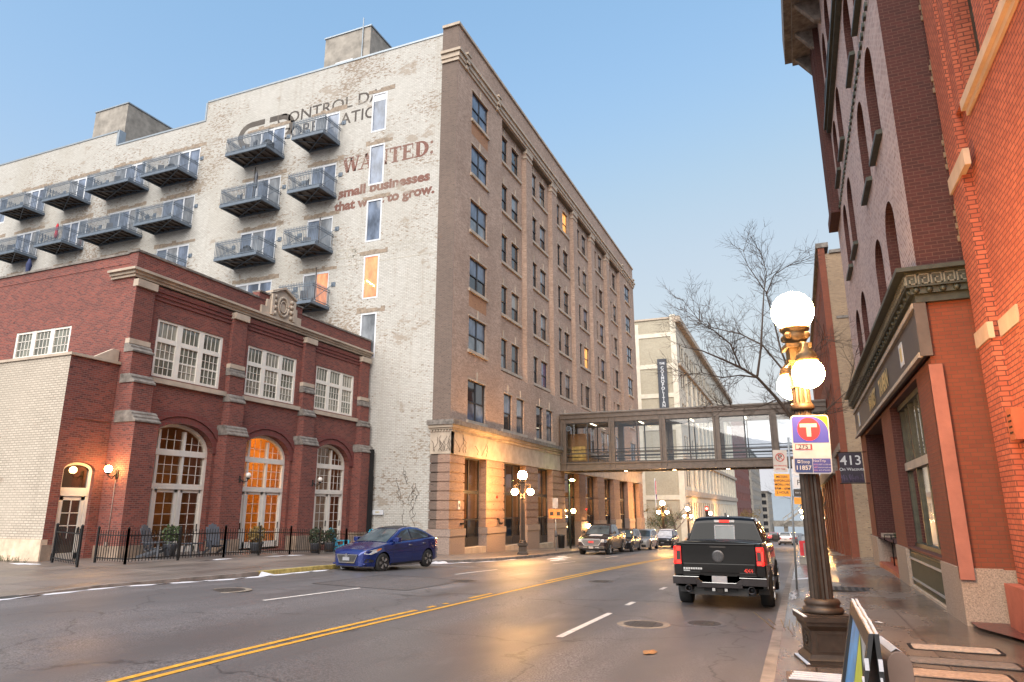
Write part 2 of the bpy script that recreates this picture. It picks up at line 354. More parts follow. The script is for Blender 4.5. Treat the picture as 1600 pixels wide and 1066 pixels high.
def sheet(name, x0, x1, ys, mat, dz=0, nx=8, label=None):
    B = M(); xs = np.linspace(x0, x1, nx+1) if nx > 1 else np.array([x0, x1])
    if name == 'road': xs = np.concatenate([np.linspace(XL, XC, 6), np.linspace(XC, XR0, 6)[1:]]); nx = 10
    for j in range(len(ys)-1):
        for i in range(nx):
            B.quad(*[(x, y, gz(x+(1e-4 if x == x0 else -1e-4 if x == x1 else 0), y)+dz) for x, y in ((xs[i], ys[j]), (xs[i+1], ys[j]), (xs[i+1], ys[j+1]), (xs[i], ys[j+1]))], sm=True)
    o = B.build(name, mat); tag(o, kind='structure'); return o
fy = [-30, -10, 0] + list(range(2, 64, 2)) + [70, 80, 90, 100, 130, 160, 200, 300, 460, 900]
sheet('road', XL, XR0, fy, T['asphalt'], nx=10)
yl = [y for y in fy if y <= 90]
sheet('pavement_left', -40, XL-.15, yl, T['walk_left'], nx=6)
sheet('pavement_right', XR0+.15, 9, [y for y in fy if y <= 300], T['walk'], nx=5)
def kerb(x0, x1, ys, nm, mi=0):
    B = M()
    for a, b in zip(ys, ys[1:]):
        ta, tb = (gz(x0 if mi == 0 else x1, q) + .004 for q in (a, b))
        if mi == 0: P = [(x0, a, ta), (x1, a, ta), (x1, b, tb), (x0, b, tb)]; xf = x1
        else: P = [(x0, a, ta), (x1, a, ta), (x1, b, tb), (x0, b, tb)]; xf = x0
        B.quad(*P); B.quad((xf, a, ta), (xf, b, tb), (xf, b, tb-.3), (xf, a, ta-.3))
    return tag(B.build(nm, T['kerb']), kind='structure')
kerb(XL-.15, XL, [y for y in yl if y >= 10], 'kerb_left', 0); kerb(XR0, XR0+.15, [y for y in fy if y <= 300], 'kerb_right', 1)
B = M()
for a, b in zip(range(17, 23), range(18, 24)):      # faded yellow on the kerb by the brick building
    B.quad(*[(x, y, gz(XL-.1, y)+.009) for x, y in ((XL-.16, a), (XL+.004, a), (XL+.004, b), (XL-.16, b))]); B.quad(*[(XL+.005, y, gz(XL-.1, y)+.009-d) for y, d in ((a, 0), (b, 0), (b, .13), (a, .13))])
tag(B.build('kerb_paint', T['yellow_kerb']), kind='structure')
B = M(); B.quad((-900, -200, -.6), (900, -200, -.6), (900, 90, -3.4), (-900, 90, -3.4)); B.quad((-900, 90, -3.4), (900, 90, -3.4), (900, 1500, -45), (-900, 1500, -45))
tag(B.build('ground', T['far_ground']), kind='structure')
B = M()      # cross street beyond the tan warehouse
for x0, x1 in ((-160, XL), (XR0, 60)):
    B.quad((x0, 90, zc(90)+.02), (x1, 90, zc(90)+.02), (x1, 112, zc(112)+.02), (x0, 112, zc(112)+.02))
tag(B.build('cross_street', T['asphalt']), kind='structure')
def stripe(B, x, y0, y1, w, n=1, mi=0, x2=None):
    x2 = x if x2 is None else x2; ys = np.linspace(y0, y1, max(2, int((y1-y0)/2)+2))
    for a, b in zip(ys, ys[1:]):
        xa, xb = (x+(x2-x)*(q-y0)/(y1-y0) for q in (a, b))
        B.quad(*[(u, q, gz(u, q)+.007) for u, q in ((xa-w/2, a), (xa+w/2, a), (xb+w/2, b), (xb-w/2, b))], mi)
B = M(); stripe(B, -7.28, -10, 91, .11)
for a, b in ((-10, 13.1), (13.6, 13.9), (14.3, 14.5), (15.6, 16.9), (21, 91)): stripe(B, -7.52, a, b, .11)
tag(B.build('yellow_centre_lines', T['yellow_line']), kind='structure')
B = M()
for a, b in ((-2, .6), (4.5, 7.2), (11.3, 14.6), (16.1, 16.8), (20.2, 21), (28, 31), (37, 40), (46, 49), (55, 58), (64, 67), (75, 78)): stripe(B, -3.82, a, b, .12)
for a, b in ((3, 6), (12.4, 16), (21.5, 25), (31.5, 35), (41, 44)): stripe(B, -10.9, a, b, .11)
for y in (26.0, 34.5): B.quad(*[(x, q, gz(x, q)+.006) for x, q in ((XL+.1, y), (-12.4, y), (-12.4, y+.12), (XL+.1, y+.12))])
tag(B.build('white_lane_markings', T['white_line']), kind='structure')
for i, (x0, x1, y0, y1) in enumerate(((-12.6, -9.6, 16.2, 19.8), (-3.4, -1.0, 24, 29))):     # utility cuts filled with darker asphalt and tar seams
    B = M(); ys = np.linspace(y0, y1, 5); B2 = M()
    for a, b in zip(ys, ys[1:]): B.quad(*[(x, q, gz(x, q)+.004) for x, q in ((x0, a), (x1, a), (x1, b), (x0, b))])
    for a, b in zip(ys, ys[1:]):
        for x in (x0, x1): B.quad(*[(x+d, q, gz(x+d, q)+.0055) for d, q in ((-.03, a), (.03, a), (.03, b), (-.03, b))], 1)
    for y in (y0, y1): B.quad(*[(x, q, gz(x, q)+.0058) for x, q in ((x0, y-.03), (x1, y-.03), (x1, y+.03), (x0, y+.03))], 1)
    tag(B.build('road_patch', [T.setdefault('patch', ground_mat('patched_asphalt', (.115, .103, .104), .42, .6, .2, .8)), T.setdefault('tar', plain('tar_seam', (.035, .032, .033), .4))]), kind='structure')
B = M(); rr = random.Random(3)       # thin ridges of old snow along the left kerb
def snowpatch(x0, y0, ln, wd, ang=0):
    n = 18; pts = []
    for i in range(n):
        t = 6.2832*i/n; q = .6+.6*rr.random(); dx, dy = math.cos(t)*wd*q, math.sin(t)*ln*q
        x, y = x0+dx+dy*ang+.05*math.sin(dy*5), y0+dy; pts.append((x, y, gz(x, y)+.007))
    B.add(pts+[(x0, y0, gz(x0, y0)+.03)], [(i, (i+1) % n, n) for i in range(n)], 0, True)
for y, l, w in tuple((6+1.1*k, .5+.2*(k % 3), .022+.025*(k % 2)) for k in range(9))+((14.0, .9, .06), (16.4, 1.1, .07), (18.5, .9, .09), (9.0, 1.2, .05), (15.3, 1.2, .09), (17.5, 1.1, .12), (19.4, .9, .10), (21.3, .5, .18), (28.5, 1.0, .3), (30.5, 1.6, .14), (33.5, 1.5, .12), (36.3, 1.3, .10), (12.6, .9, .05), (10.6, 1.2, .05)): snowpatch(XL+.16, y, l, w)
for x, y, l, w in ((-12.4, 36.8, 1.3, .35), (-13.3, 39.5, 1.6, .45), (-14.0, 42.2, .8, .3), (-23.8, 15.7, .25, .7), (-19.9, 20, .9, .05), (-19.9, 24, 1.3, .05), (-.1, 24.4, .4, .35), (-.35, 19, 1.2, .05)): snowpatch(x, y, l, w)
tag(B.build('snow_patches', T['snow']), kind='stuff')

# ------------------------------------------------------------------ big tan and white warehouse
XT, YW = -18.5, 35.5
wh = thing('warehouse_building', 'tall warehouse with tan brick street front and peeling white painted side wall', 'building', (XT, YW, -.5), world=True)
F_U, F_N = (0, 1), (1, 0)
ROWS = [(7.28, 9.82), (11.75, 13.95), (15.8, 18.0), (19.85, 22.05), (23.95, 26.15), (28.03, 30.25)]
ops = []; BAY = [43 + 6.5*k for k in range(6)]
for i, (a, b) in enumerate(ROWS): ops += [(37.75, 40.38, a, b, 0, .16), (83.2, 86, a, b, 0, .16)]
for y in BAY:
    ops.append((y, y+5.1, 11.3, 31.05, 0, .39))
    for q in (.5, 2.87): ops.append((y+q, y+q+1.46, *ROWS[0], 0, .16))
B = M(); wall(B, (XT, 0), F_U, F_N, YW, 88.5, 7.0, 33.9, ops)
for y in BAY:        # sunk bays between the piers
    o2 = [(y+q, y+q+1.46, a, b, 0, .16) for q in (.5, 2.87) for a, b in ROWS[1:]]
    wall(B, (XT-.39, 0), F_U, F_N, y, y+5.1, 11.3, 31.05, o2)
B.box(XT-.8, XT-.3, YW+.2, 88.3, 33.0, 33.85)
B.build('street_facade', T['tan'], wh)
B = M()
for z0, z1, p in ((31.15, 31.4, .10), (31.4, 31.75, .18), (31.75, 31.95, .30)): B.box(XT-.02, XT+p, YW-p, 88.5+p, z0, z1); B.box(-19.7, XT-.02, YW-p, YW-.001, z0, z1)
B.box(XT-.5, XT+.12, YW-.12, 88.62, 33.9, 34.1); B.box(-19.7, XT-.5, YW-.12, YW+.4, 33.9, 34.1)
for y in BAY[1:]:    # pier capitals
    for z0, z1, p in ((30.3, 30.5, .05), (30.75, 31.15, .08)): B.box(XT-.3, XT+p, y-1.46, y-.04, z0, z1)
B.build('cornice', T['stone'], wh)
for y in (36.6, 41.9, 81.6, 87.8):
    B = M(); B.box(XT, XT+.28, y-.22, y+.22, 31.5, 32.1); B.box(XT, XT+.36, y-.3, y+.3, 32.1, 32.25); B.box(XT, XT+.18, y-.15, y+.15, 31.1, 31.5); B.build('bracket', T['stone'], wh)
B = M(); B.quad((-19.7, YW, -1.5), (XT, YW, -1.5), (XT, YW, 33.9), (-19.7, YW, 33.9)); B.build('corner_return', T['grey_return'], wh)
# painted side wall
P0 = YW + .06; strip = [(-25.2, -24.0, a, a+3) for a in (27.27, 23.25, 19.15, 15.17, 11.2)]
DO = {'A': (-36.1, -32.82), 'B': (-30.1, -27.95), 'C': (-44.5, -41.15), 'D': (-50.5, -47.0), 'E': (-56.15, -53.1), 'F': (-62.2, -59.1), 'G': (-67.6, -64.4)}
DZ = (27.05, 23.0, 18.95, 14.96)
doors = [(DO[c][0], DO[c][1], z+.05, z+2.6) for z in DZ for c in DO]
B = M(); so_ = [(a+80, b+80, c, d, 0, .14) for a, b, c, d in strip+doors]
wall(B, (-80, P0), (1, 0), (0, -1), 0, 60.3, -1.5, 31.6, so_)
for a, b, h in ((-80, -51.0, 33.2), (-51.0, -41, 31.85), (-41, -19.7, 33.5)):
    B.quad((a, P0, 31.6), (b, P0, 31.6), (b, P0, h), (a, P0, h))
    B.quad((a, P0+.5, 30), (b, P0+.5, 30), (b, P0+.5, h), (a, P0+.5, h)); B.quad((b, P0, 31), (b, P0+.5, 31), (b, P0+.5, h), (b, P0, h)); B.quad((a, P0, 31), (a, P0+.5, 31), (a, P0+.5, h), (a, P0, h))
B.build('painted_side_wall', T['white_brick'], wh)
B = M()
for a, b, h in ((-80, -50.9, 33.2), (-50.9, -40.9, 31.85), (-40.9, -19.7, 33.5)): B.box(a, b, P0-.05, P0+.56, h, h+.14)
B.box(-41.05, -40.9, P0-.05, P0+.56, 31.99, 33.5); B.box(-51.0, -50.75, P0-.05, P0+.56, 31.99, 33.35); B.build('coping', T['coping'], wh)
B = M(); B.quad((-80, P0, 31), (XT, P0, 31), (XT, 88.5, 31), (-80, 88.5, 31)); B.quad((XT, 88.5, -3), (-80, 88.5, -3), (-80, 88.5, 33), (XT, 88.5, 33)); B.build('roof', T['roofing'], wh)
for nm, x0, x1, h in (('a', -33.4, -28.9, 40.3), ('b', -61, -56.5, 40)):
    B = M(); B.box(x0, x1, 40, 48 if nm == 'a' else 56, 31, h); B.box(x0-.08, x1+.08, 39.92, (48 if nm == 'a' else 56)+.08, h, h+.12, 1)
    if nm == 'a': B.box(-32.2, -30.5, 39.95, 40, 36.3, 37.7, 2); B.box(-32.05, -30.65, 39.93, 39.95, 36.4, 37.6, 3); B.tube([(-29.6, 39.9, 31), (-29.6, 39.9, 41.2)], .05, 6, 1)
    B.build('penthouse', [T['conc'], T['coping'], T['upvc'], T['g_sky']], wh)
# ---- windows: frame > glass_pane, stone_trim (shared meshes)
def win_meshes(nm, w, h, dbl):
    f = M(); t = .07; D = .07
    for x in (-w/2+t/2, w/2-t/2): f.cbox((x, 0, h/2), (t, D, h))
    f.cbox((0, 0, t/2), (w-2*t, D, t)); f.cbox((0, 0, h-t/2), (w-2*t, D, t)); f.cbox((0, 0, h*.47), (w-2*t, D+.02, .07))
    if dbl: f.cbox((0, 0, h/2), (.12, D+.03, h-2*t))
    g = M(); g.quad((-w/2+.02, .02, .02), (w/2-.02, .02, .02), (w/2-.02, .02, h*.47), (-w/2+.02, .02, h*.47), 0); g.quad((-w/2+.02, .0, h*.47), (w/2-.02, .0, h*.47), (w/2-.02, .0, h-.02), (-w/2+.02, .0, h-.02), 1)
    s = M(); sw = w+.9 if not dbl else w+.3
    s.cbox((0, -.19, -.11), (sw, .14, .2)); k = M(); k.cbox((0, -.155, h+.33), (.13, .06, .62)); k.cbox((0, -.155, h+.05), (w+.1, .05, .09))
    return f.mesh(nm, T['black_frame']), g, s.mesh('sill', T['stone']), k.mesh('keystone', T['stone'])
WM = {False: win_meshes('sash_window', 1.46, 2.2, False), True: win_meshes('double_window', 2.63, 2.2, True), 'n2': win_meshes('sash_window', 1.46, 2.54, False), 'd2': win_meshes('double_window', 2.63, 2.54, True)}
GM = {}
def place_win(key, x, y, z, lo, hi, name):
    fm, g, sm_, km_ = WM[key]; gk = (key, lo, hi)
    if gk not in GM: GM[gk] = g.mesh('glass_pane', [T[lo], T[hi]])
    o = bpy.data.objects.new(name, fm); S.collection.objects.link(o); o.parent = wh
    o.location = (x-XT, y-YW, z+.5); o.rotation_euler = (0, 0, R_(90))
    for me, n2 in ((GM[gk], 'glass_pane'), (sm_, 'sill'), (km_, 'keystone')):
        c = bpy.data.objects.new(n2, me); S.collection.objects.link(c); c.parent = o
rr = random.Random(11)
for i, (a, b) in enumerate(ROWS):
    kd = 'd2' if i == 0 else True; kn = 'n2' if i == 0 else False
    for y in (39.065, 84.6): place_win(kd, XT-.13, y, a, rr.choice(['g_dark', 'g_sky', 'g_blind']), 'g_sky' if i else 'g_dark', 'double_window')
    for k, yb in enumerate(BAY):
        for q in (1.23, 3.6):
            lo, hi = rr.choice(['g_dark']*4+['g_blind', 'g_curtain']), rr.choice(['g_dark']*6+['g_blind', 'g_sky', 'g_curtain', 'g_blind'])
            if (i, k, q) in ((5, 2, 3.6), (2, 3, 3.6)): lo = hi = 'g_warm'
            if (i, k, q) == (1, 1, 3.6): lo = hi = 'g_purple'
            place_win(kn, XT-(.13 if i == 0 else .52), yb+q, a, lo, hi, 'sash_window')
# patches of newer orange brick under two windows
B2 = T['orange_patch'] = brick('patched_brick', (.46, .22, .10), (.40, .18, .09), (.3, .2, .14))
for z in (27.0, 14.7): B = M(); B.box(XT, XT+.004, 37.7, 40.4, z-.1, z+.85); B.build('brick_patch', B2, wh)
# ---- ground storey of granite and brick piers under a stone band
GOPS = [(37.3, 40.45), (43.4, 47.5), (50, 53.45), (56.6, 60.8), (63, 67.1), (69.65, 73.65), (76.3, 80.2), (83, 86.5)]
B = M(); wall(B, (XT+.12, 0), F_U, F_N, YW-.1, 88.6, 5.05, 6.55, []); B.box(XT-.5, XT+.12, YW-.1, YW+.3, 5.05, 6.55); B.box(-19.75, XT-.5, YW-.1, YW+.02, 5.05, 6.55)
B.box(XT-.6, XT+.12, YW-.09, 88.6, 5.03, 5.049)
for z0, z1, p in ((6.46, 6.56, .22), (6.56, 6.72, .32)): B.box(XT-.02, XT+p, YW-p, 88.7, z0, z1); B.box(-19.8, XT-.02, YW-p, YW-.001, z0, z1)
for i in range(270):
    y = YW-.1+.197*i
    if y < 88.5: B.box(XT+.121, XT+.2, y, y+.1, 6.34, 6.46)
for i in range(7): B.box(-19.7+.19*i, -19.6+.19*i, YW-.18, YW-.101, 6.34, 6.46)
B.build('stone_band', T['stone'], wh)
B = M(); B.box(XT-.02, XT+.42, YW-.42, 88.8, 6.72, 7.0); B.box(-19.85, XT-.02, YW-.42, YW-.001, 6.72, 7.0); B.build('ledge', T['stone_dark'], wh)
T['pier_brick'] = brick('pier_brick', (.36, .225, .165), (.28, .17, .125), (.22, .15, .12), stain=.15)
edges = [YW-.12] + [e for g in GOPS for e in g] + [88.6]
for i in range(0, len(edges), 2):
    a, b = edges[i], edges[i+1]; B = M(); z = .84
    while z < 5.0:
        h = min(.53, 5.03-z); B.box(XT-.7, XT+.1, a, b, z, z+h-.07); B.box(XT-.7, XT+.04, a+.06, b-.06, z+h-.07, z+h); z += h
    if i == 0:
        z = .84
        while z < 5.0: h = min(.53, 5.03-z); B.box(-19.72, XT-.7, a, a+.3, z, z+h-.07, 1); z += h
    B.build('pier', [T['pier_brick'], T['grey_return']], wh)
    B = M(); g0 = gz(XT+.5, (a+b)/2)-.4; B.box(XT-.7, XT+.22, a-.06, b+.06, .42, .82); B.box(XT-.7, XT+.17, a-.02, b+.02, g0, .41)
    if i == 0: B.box(-19.75, XT-.7, a-.06, a+.3, .42, .82); B.box(-19.73, XT-.7, a-.02, a+.3, g0, .41)
    B.build('pier_base', T['granite'], wh)
for k, (a, b) in enumerate(GOPS):     # tall shop windows, lit rooms behind
    f = M(); x = XT-.45; g0 = gz(XT, (a+b)/2); zb = g0+.35 if k != 3 else g0
    w = b-a; cols = [a+.06, a+w/3, a+2*w/3, b-.06] if w > 3.3 else [a+.06, (a+b)/2, b-.06]
    for y in cols: f.box(x-.05, x+.05, y-.05, y+.05, zb, 5.03)
    for z in (zb+.05, zb+.5, 1.3, 2.9, 4.4 if k == 3 else 3.0, 4.98): f.box(x-.04, x+.04, a, b, z-.05, z+.05)
    if k != 3: f.box(x-.03, x+.03, a, b, zb, zb+.5)
    o = f.build('shop_window', T['green_metal'] if k == 3 else T['black_frame'], wh)
    g = M(); g.quad((x, a, zb), (x, b, zb), (x, b, 5.03), (x, a, 5.03)); g.build('glass_pane', T['g_clear'], o)
    r = M(); xb = x-3.2
    r.quad((xb, a-.4, g0), (xb, b+.4, g0), (xb, b+.4, 5.2), (xb, a-.4, 5.2)); r.quad((xb, a-.4, g0), (x-.3, a-.4, g0), (x-.3, a-.4, 5.2), (xb, a-.4, 5.2)); r.quad((xb, b+.4, g0), (x-.3, b+.4, g0), (x-.3, b+.4, 5.2), (xb, b+.4, 5.2))
    r.quad((xb, a-.4, g0+.02), (x-.1, a-.4, g0+.02), (x-.1, b+.4, g0+.02), (xb, b+.4, g0+.02)); r.quad((xb, a-.4, 5.1), (x-.1, a-.4, 5.1), (x-.1, b+.4, 5.1), (xb, b+.4, 5.1))
    r.box(x-.25, x-.2, a, b, g0+.1, 1.3, 1); r.box(xb+.05, xb+.1, a+.4, a+1.4, 1.6, 3.4, 2); r.box(xb+.8, xb+1.6, a+.9, a+1.9, g0, 1.0, 1)
    r.build('interior', [T.setdefault('room_brown', plain('room_brown', (.17, .095, .055), .8)), T['black_frame'], T['stone']], o)
    for j, (dx, dy, z, rad) in enumerate(((.9, .30, 2.7, .13), (1.6, .55, 2.35, .16), (1.1, .7, 3.0, .1))):
        l = M(); l.ball((x-dx, a+w*dy, z), rad, 0, 10); l.tube([(x-dx, a+w*dy, z+rad), (x-dx, a+w*dy, 5.1)], .012, 4, 1); l.build('pendant_lamp', [T['bulb'], T['iron']], o)
    if k in (0, 1, 2, 4, 5, 6, 7): s_ = M(); s_.box(XT-.5, XT+.12, a-.01, b+.01, g0-.4, zb-.01); s_.build('stone_sill', T['stone'], o)
# ---- tall white framed windows and balcony doors in the painted wall
def lintel(o, a, b, z, y=P0):
    l = M(); q = random.Random(int(z*7+a*3))
    x = a-.35
    while x < b+.45:
        w = .25+.5*q.random(); h = .16+.2*q.random(); l.box(x, min(x+w, b+.6), y-.008-.006*q.random(), y+.02, z+.03+.05*q.random(), z+h+.07); x += w-.01
    l.build('rough_lintel', T.setdefault('rough', plain('rough_lintel', (.25, .20, .155), .9, var=.35, sc=5, bump=.4, bsc=25)), o)
for i, (a, b, c, d) in enumerate(strip):
    f = M(); y = P0+.05
    for x in (a+.05, b-.05): f.box(x-.05, x+.05, y-.06, y+.05, c, d)
    for z in (c+.05, d-.05): f.box(a+.1, b-.1, y-.06, y+.05, z-.05, z+.05)
    o = f.build('strip_window', T['upvc'], wh)
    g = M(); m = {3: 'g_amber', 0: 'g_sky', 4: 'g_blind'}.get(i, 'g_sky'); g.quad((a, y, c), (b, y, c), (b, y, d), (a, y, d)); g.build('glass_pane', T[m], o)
    if i == 0: g = M(); g.quad((a+.1, y-.012, d-.6), (b-.1, y-.012, d-.6), (b-.1, y-.012, d-.1), (a+.1, y-.012, d-.1)); g.build('blind', T['upvc'], o)
    if i == 3: g = M(); [g.ball((a+.3+.14*j, y-.03, c+1.25-.1*j+.03*(j % 2)), .03, 0, 8) for j in range(5)]; g.build('string_lights', T['bulb'], o)
    lintel(o, a, b, d)
BAL = {'A': (-36.45, -32.65), 'B': (-30.45, -27.75), 'C': (-45, -41.1), 'D': (-51.2, -46.3), 'E': (-56.4, -53.05), 'F': (-62.1, -58.8), 'G': (-67.5, -64.2)}
balmesh = {}
def balcony(c, z):
    x0, x1 = BAL[c]; w = x1-x0; dp = 1.85
    if c not in balmesh:
        d = M()
        for y in (-.06, -dp): d.box(-w/2, w/2, y-.06, y+.06, -.2, 0)
        for x in (-w/2+.05, w/2-.05): d.box(x-.05, x+.05, -dp+.06, -.12, -.2, 0)
        n = int(w/.55)
        for i in range(1, n): x = -w/2+w*i/n; d.box(x-.03, x+.03, -dp+.06, -.12, -.15, -.03, 1)
        d.box(-w/2+.1, w/2-.1, -dp+.06, -.12, -.03, .0, 1); d.obox((-w/2+.1, -dp+.1, -.17), (w/2-.1, -.1, -.17), .05, .05); d.obox((-w/2+.1, -.1, -.17), (w/2-.1, -dp+.1, -.17), .05, .05)
        r = M(); H = 1.12
        for z_ in (.1, .98, H): r.box(-w/2, w/2, -dp-.02, -dp+.02, z_-.02, z_+.02); [r.box(x-.02, x+.02, -dp+.02, -.02, z_-.02, z_+.02) for x in (-w/2+.02, w/2-.02)]
        n = int(w/.125)
        for i in range(n+1): x = -w/2+w*i/n; r.box(x-.013, x+.013, -dp-.013, -dp+.013, .02, H+.16)
        for i in range(1, 15):
            y = -dp+dp*i/15
            for x in (-w/2+.02, w/2-.02): r.box(x-.013, x+.013, y-.013, y+.013, .02, H+.16)
        ks = []
        for s in (-1, 1):
            k = M(); ks.append(k); k.tube([(s*(w/2+.22), -.05, 1.55), (s*(w/2-.02), -dp+.15, .05)], .022, 6); k.box(s*(w/2+.22)-.16, s*(w/2+.22)+.16, -.05, -.0, 1.4, 1.7)
        balmesh[c] = (d.mesh('balcony', [T['slate_metal'], T['bronze']]), r.mesh('railing', T['slate_metal']), *[k.mesh('hanger_rod', T['slate_metal']) for k in ks])
    ms = balmesh[c]; o = bpy.data.objects.new('balcony', ms[0]); S.collection.objects.link(o); o.parent = wh
    o.location = ((x0+x1)/2-XT, P0-YW, z+.5)
    for me, n in ((ms[1], 'railing'), (ms[2], 'hanger_rod'), (ms[3], 'hanger_rod')): q = bpy.data.objects.new(n, me); S.collection.objects.link(q); q.parent = o
for zi, z in enumerate(DZ):
    for c in DO:
        a, b = DO[c]; zt = z+2.6; y = P0+.06; f = M()
        n = 3 if b-a > 2.5 else 2; w = (b-a)/n
        for i in range(n+1): x = a+w*i; f.box(max(a, x-.07), min(b, x+.07), y-.05, y+.05, z+.05, zt)
        for q in (z+.12, zt-.08): f.box(a+.07, b-.07, y-.04, y+.04, q-.07, q+.07)
        o = f.build('balcony_door', T['upvc'], wh); g = M()
        for i in range(n):
            mi = (1 if (i+zi) % 3 == 0 else 0)
            if c == 'B' and zi == 3 and i == 1: mi = 2
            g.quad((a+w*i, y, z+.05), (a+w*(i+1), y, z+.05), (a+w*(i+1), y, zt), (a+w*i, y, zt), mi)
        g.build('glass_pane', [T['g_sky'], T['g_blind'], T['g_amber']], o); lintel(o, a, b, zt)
        if c != 'G' and (zi < 2 or (zi == 2 and c in 'AB') or (zi == 3 and c == 'B') or (zi == 2 and c == 'C')): balcony(c, z)
# ---- painted lettering on the white wall
WK = dict(bw=.28, bh=.10, ms=.014, dark=(.2, .17, .15), stain=.2); T['ink'] = brick('worn_black_lettering', (.40, .385, .36), (.34, .33, .31), (.2, .18, .16), paint=(.085, .072, .066), peel=.57, **WK); T['rust_ink'] = brick('worn_red_lettering', (.42, .40, .37), (.36, .34, .32), (.25, .2, .18), paint=(.215, .095, .075), peel=.57, **WK); T['faint_ink'] = plain('faint_grey_lettering', (.36, .34, .30), .9, var=.25, sc=5)
Nn = (0, -1, 0); U1 = (1, 0, 0); yl_ = P0
def serif(B, ch, x, z, h, w, mi=0):       # block capitals with slab serifs: strokes as bars
    K = .27*w; th = .10*h
    def bar(x0, z0, x1, z1, k): dx, dz = x1-x0, z1-z0; l = math.hypot(dx, dz); nx = k/2; B.add([(x0-nx, yl_-.005, z0), (x0+nx, yl_-.005, z0), (x1+nx, yl_-.005, z1), (x1-nx, yl_-.005, z1)], [(0, 1, 2, 3)], mi)
    def rc(x0, x1, z0, z1, d=0): y = yl_-.007-d; B.quad((x0, y, z0), (x1, y, z0), (x1, y, z1), (x0, y, z1), mi)
    sf = lambda xc, zz, ww: rc(xc-ww/2, xc+ww/2, zz, zz+th*.7, .001)
    if ch == 'W': bar(x+.1*w, z+h, x+.32*w, z, .2*w); bar(x+.53*w, z+h, x+.35*w, z, .09*w); bar(x+.53*w, z+h, x+.74*w, z, .2*w); bar(x+.95*w, z+h, x+.77*w, z, .09*w); [sf(x+p*w, z+h-th*.7, q*w) for p, q in ((.1, .36), (.52, .3), (.94, .26))]
    if ch == 'A': bar(x+.5*w, z+h, x+.15*w, z, .1*w); bar(x+.48*w, z+h, x+.82*w, z, .24*w); rc(x+.28*w, x+.7*w, z+.28*h, z+.38*h); sf(x+.15*w, z, .36*w); sf(x+.82*w, z, .42*w)
    if ch == 'N': bar(x+.18*w, z, x+.18*w, z+h, .1*w); bar(x+.85*w, z, x+.85*w, z+h, .1*w); bar(x+.18*w, z+h, x+.82*w, z, .24*w); sf(x+.18*w, z, .3*w); sf(x+.18*w, z+h-th*.7, .3*w); sf(x+.85*w, z+h-th*.7, .3*w)
    if ch == 'T': bar(x+.5*w, z, x+.5*w, z+h, .28*w); rc(x+.04*w, x+.96*w, z+h-th, z+h, .001); rc(x+.04*w, x+.13*w, z+h-.3*h, z+h-th); rc(x+.87*w, x+.96*w, z+h-.3*h, z+h-th); sf(x+.5*w, z, .55*w)
    if ch == 'E': bar(x+.25*w, z, x+.25*w, z+h, .28*w); rc(x+.02*w, x+.9*w, z+h-th, z+h, .001); rc(x+.02*w, x+.95*w, z, z+th, .001); rc(x+.35*w, x+.7*w, z+h*.46, z+h*.56, .001); rc(x+.83*w, x+.9*w, z+h*.7, z+h-th); rc(x+.86*w, x+.95*w, z+th, z+h*.3); rc(x+.64*w, x+.7*w, z+.36*h, z+.66*h)
    if ch == 'D':
        bar(x+.25*w, z, x+.25*w, z+h, .28*w); n = 12; o_, i_ = [], []
        for k in range(n+1): t = -math.pi/2+math.pi*k/n; o_.append((x+.4*w+.58*w*math.cos(t), z+h/2+h/2*math.sin(t))); i_.append((x+.4*w+.3*w*math.cos(t), z+h/2+(h/2-th)*math.sin(t)))
        for k in range(n): B.quad(*[(p[0], yl_-.0065, p[1]) for p in (o_[k], o_[k+1], i_[k+1], i_[k])], mi)
        sf(x+.22*w, z, .44*w); sf(x+.22*w, z+h-th*.7, .44*w)
B = M(); x = -27.4
for ch, w in (('W', 1.35), ('A', 1.15), ('N', 1.2), ('T', 1.0), ('E', .95), ('D', 1.1)): serif(B, ch, x, 24.6, 1.15, w); x += w+.02
for z in (25.5, 24.75): B.lathe([(.11, 0), (.11, .004)], (-20.35, yl_-.005, z), 12, 0, False, 0, 'y')
B.build('painted_lettering', T['rust_ink'], wh); B = M()
text(B, "small businesses", .95, (-24.0, yl_, 23.08), U1, Nn, bold=.045, th=.005, sx=1.16); text(B, ".", .95, (-27.55, yl_, 22.95), U1, Nn, bold=.03)
B.build('painted_lettering', T['rust_ink'], wh); B = M()
text(B, "that want to grow.", .95, (-23.95, yl_, 22.1), U1, Nn, bold=.045, th=.005, sx=1.08)
B.build('painted_lettering', T['rust_ink'], wh)
B = M(); text(B, "CONTROL DA", 1.30, (-29.1, yl_, 30.14), U1, Nn, th=.005, sx=1.08, bold=.012); B.build('painted_lettering', T['ink'], wh); B = M(); text(B, "CORPORATIO", 1.30, (-29.0, yl_, 28.86), U1, Nn, th=.005, sx=1.02, bold=.012)
def ringpart(B, cx, cz, ro, ri, t0, t1, n=14, ex=1.0):
    for k in range(n):
        A = [t0+(t1-t0)*(k+j)/n for j in (0, 1)]
        B.quad(*[(cx+ex*r*math.cos(t), yl_-.005, cz+r*math.sin(t)) for r, t in ((ro, A[0]), (ro, A[1]), (ri, A[1]), (ri, A[0]))])
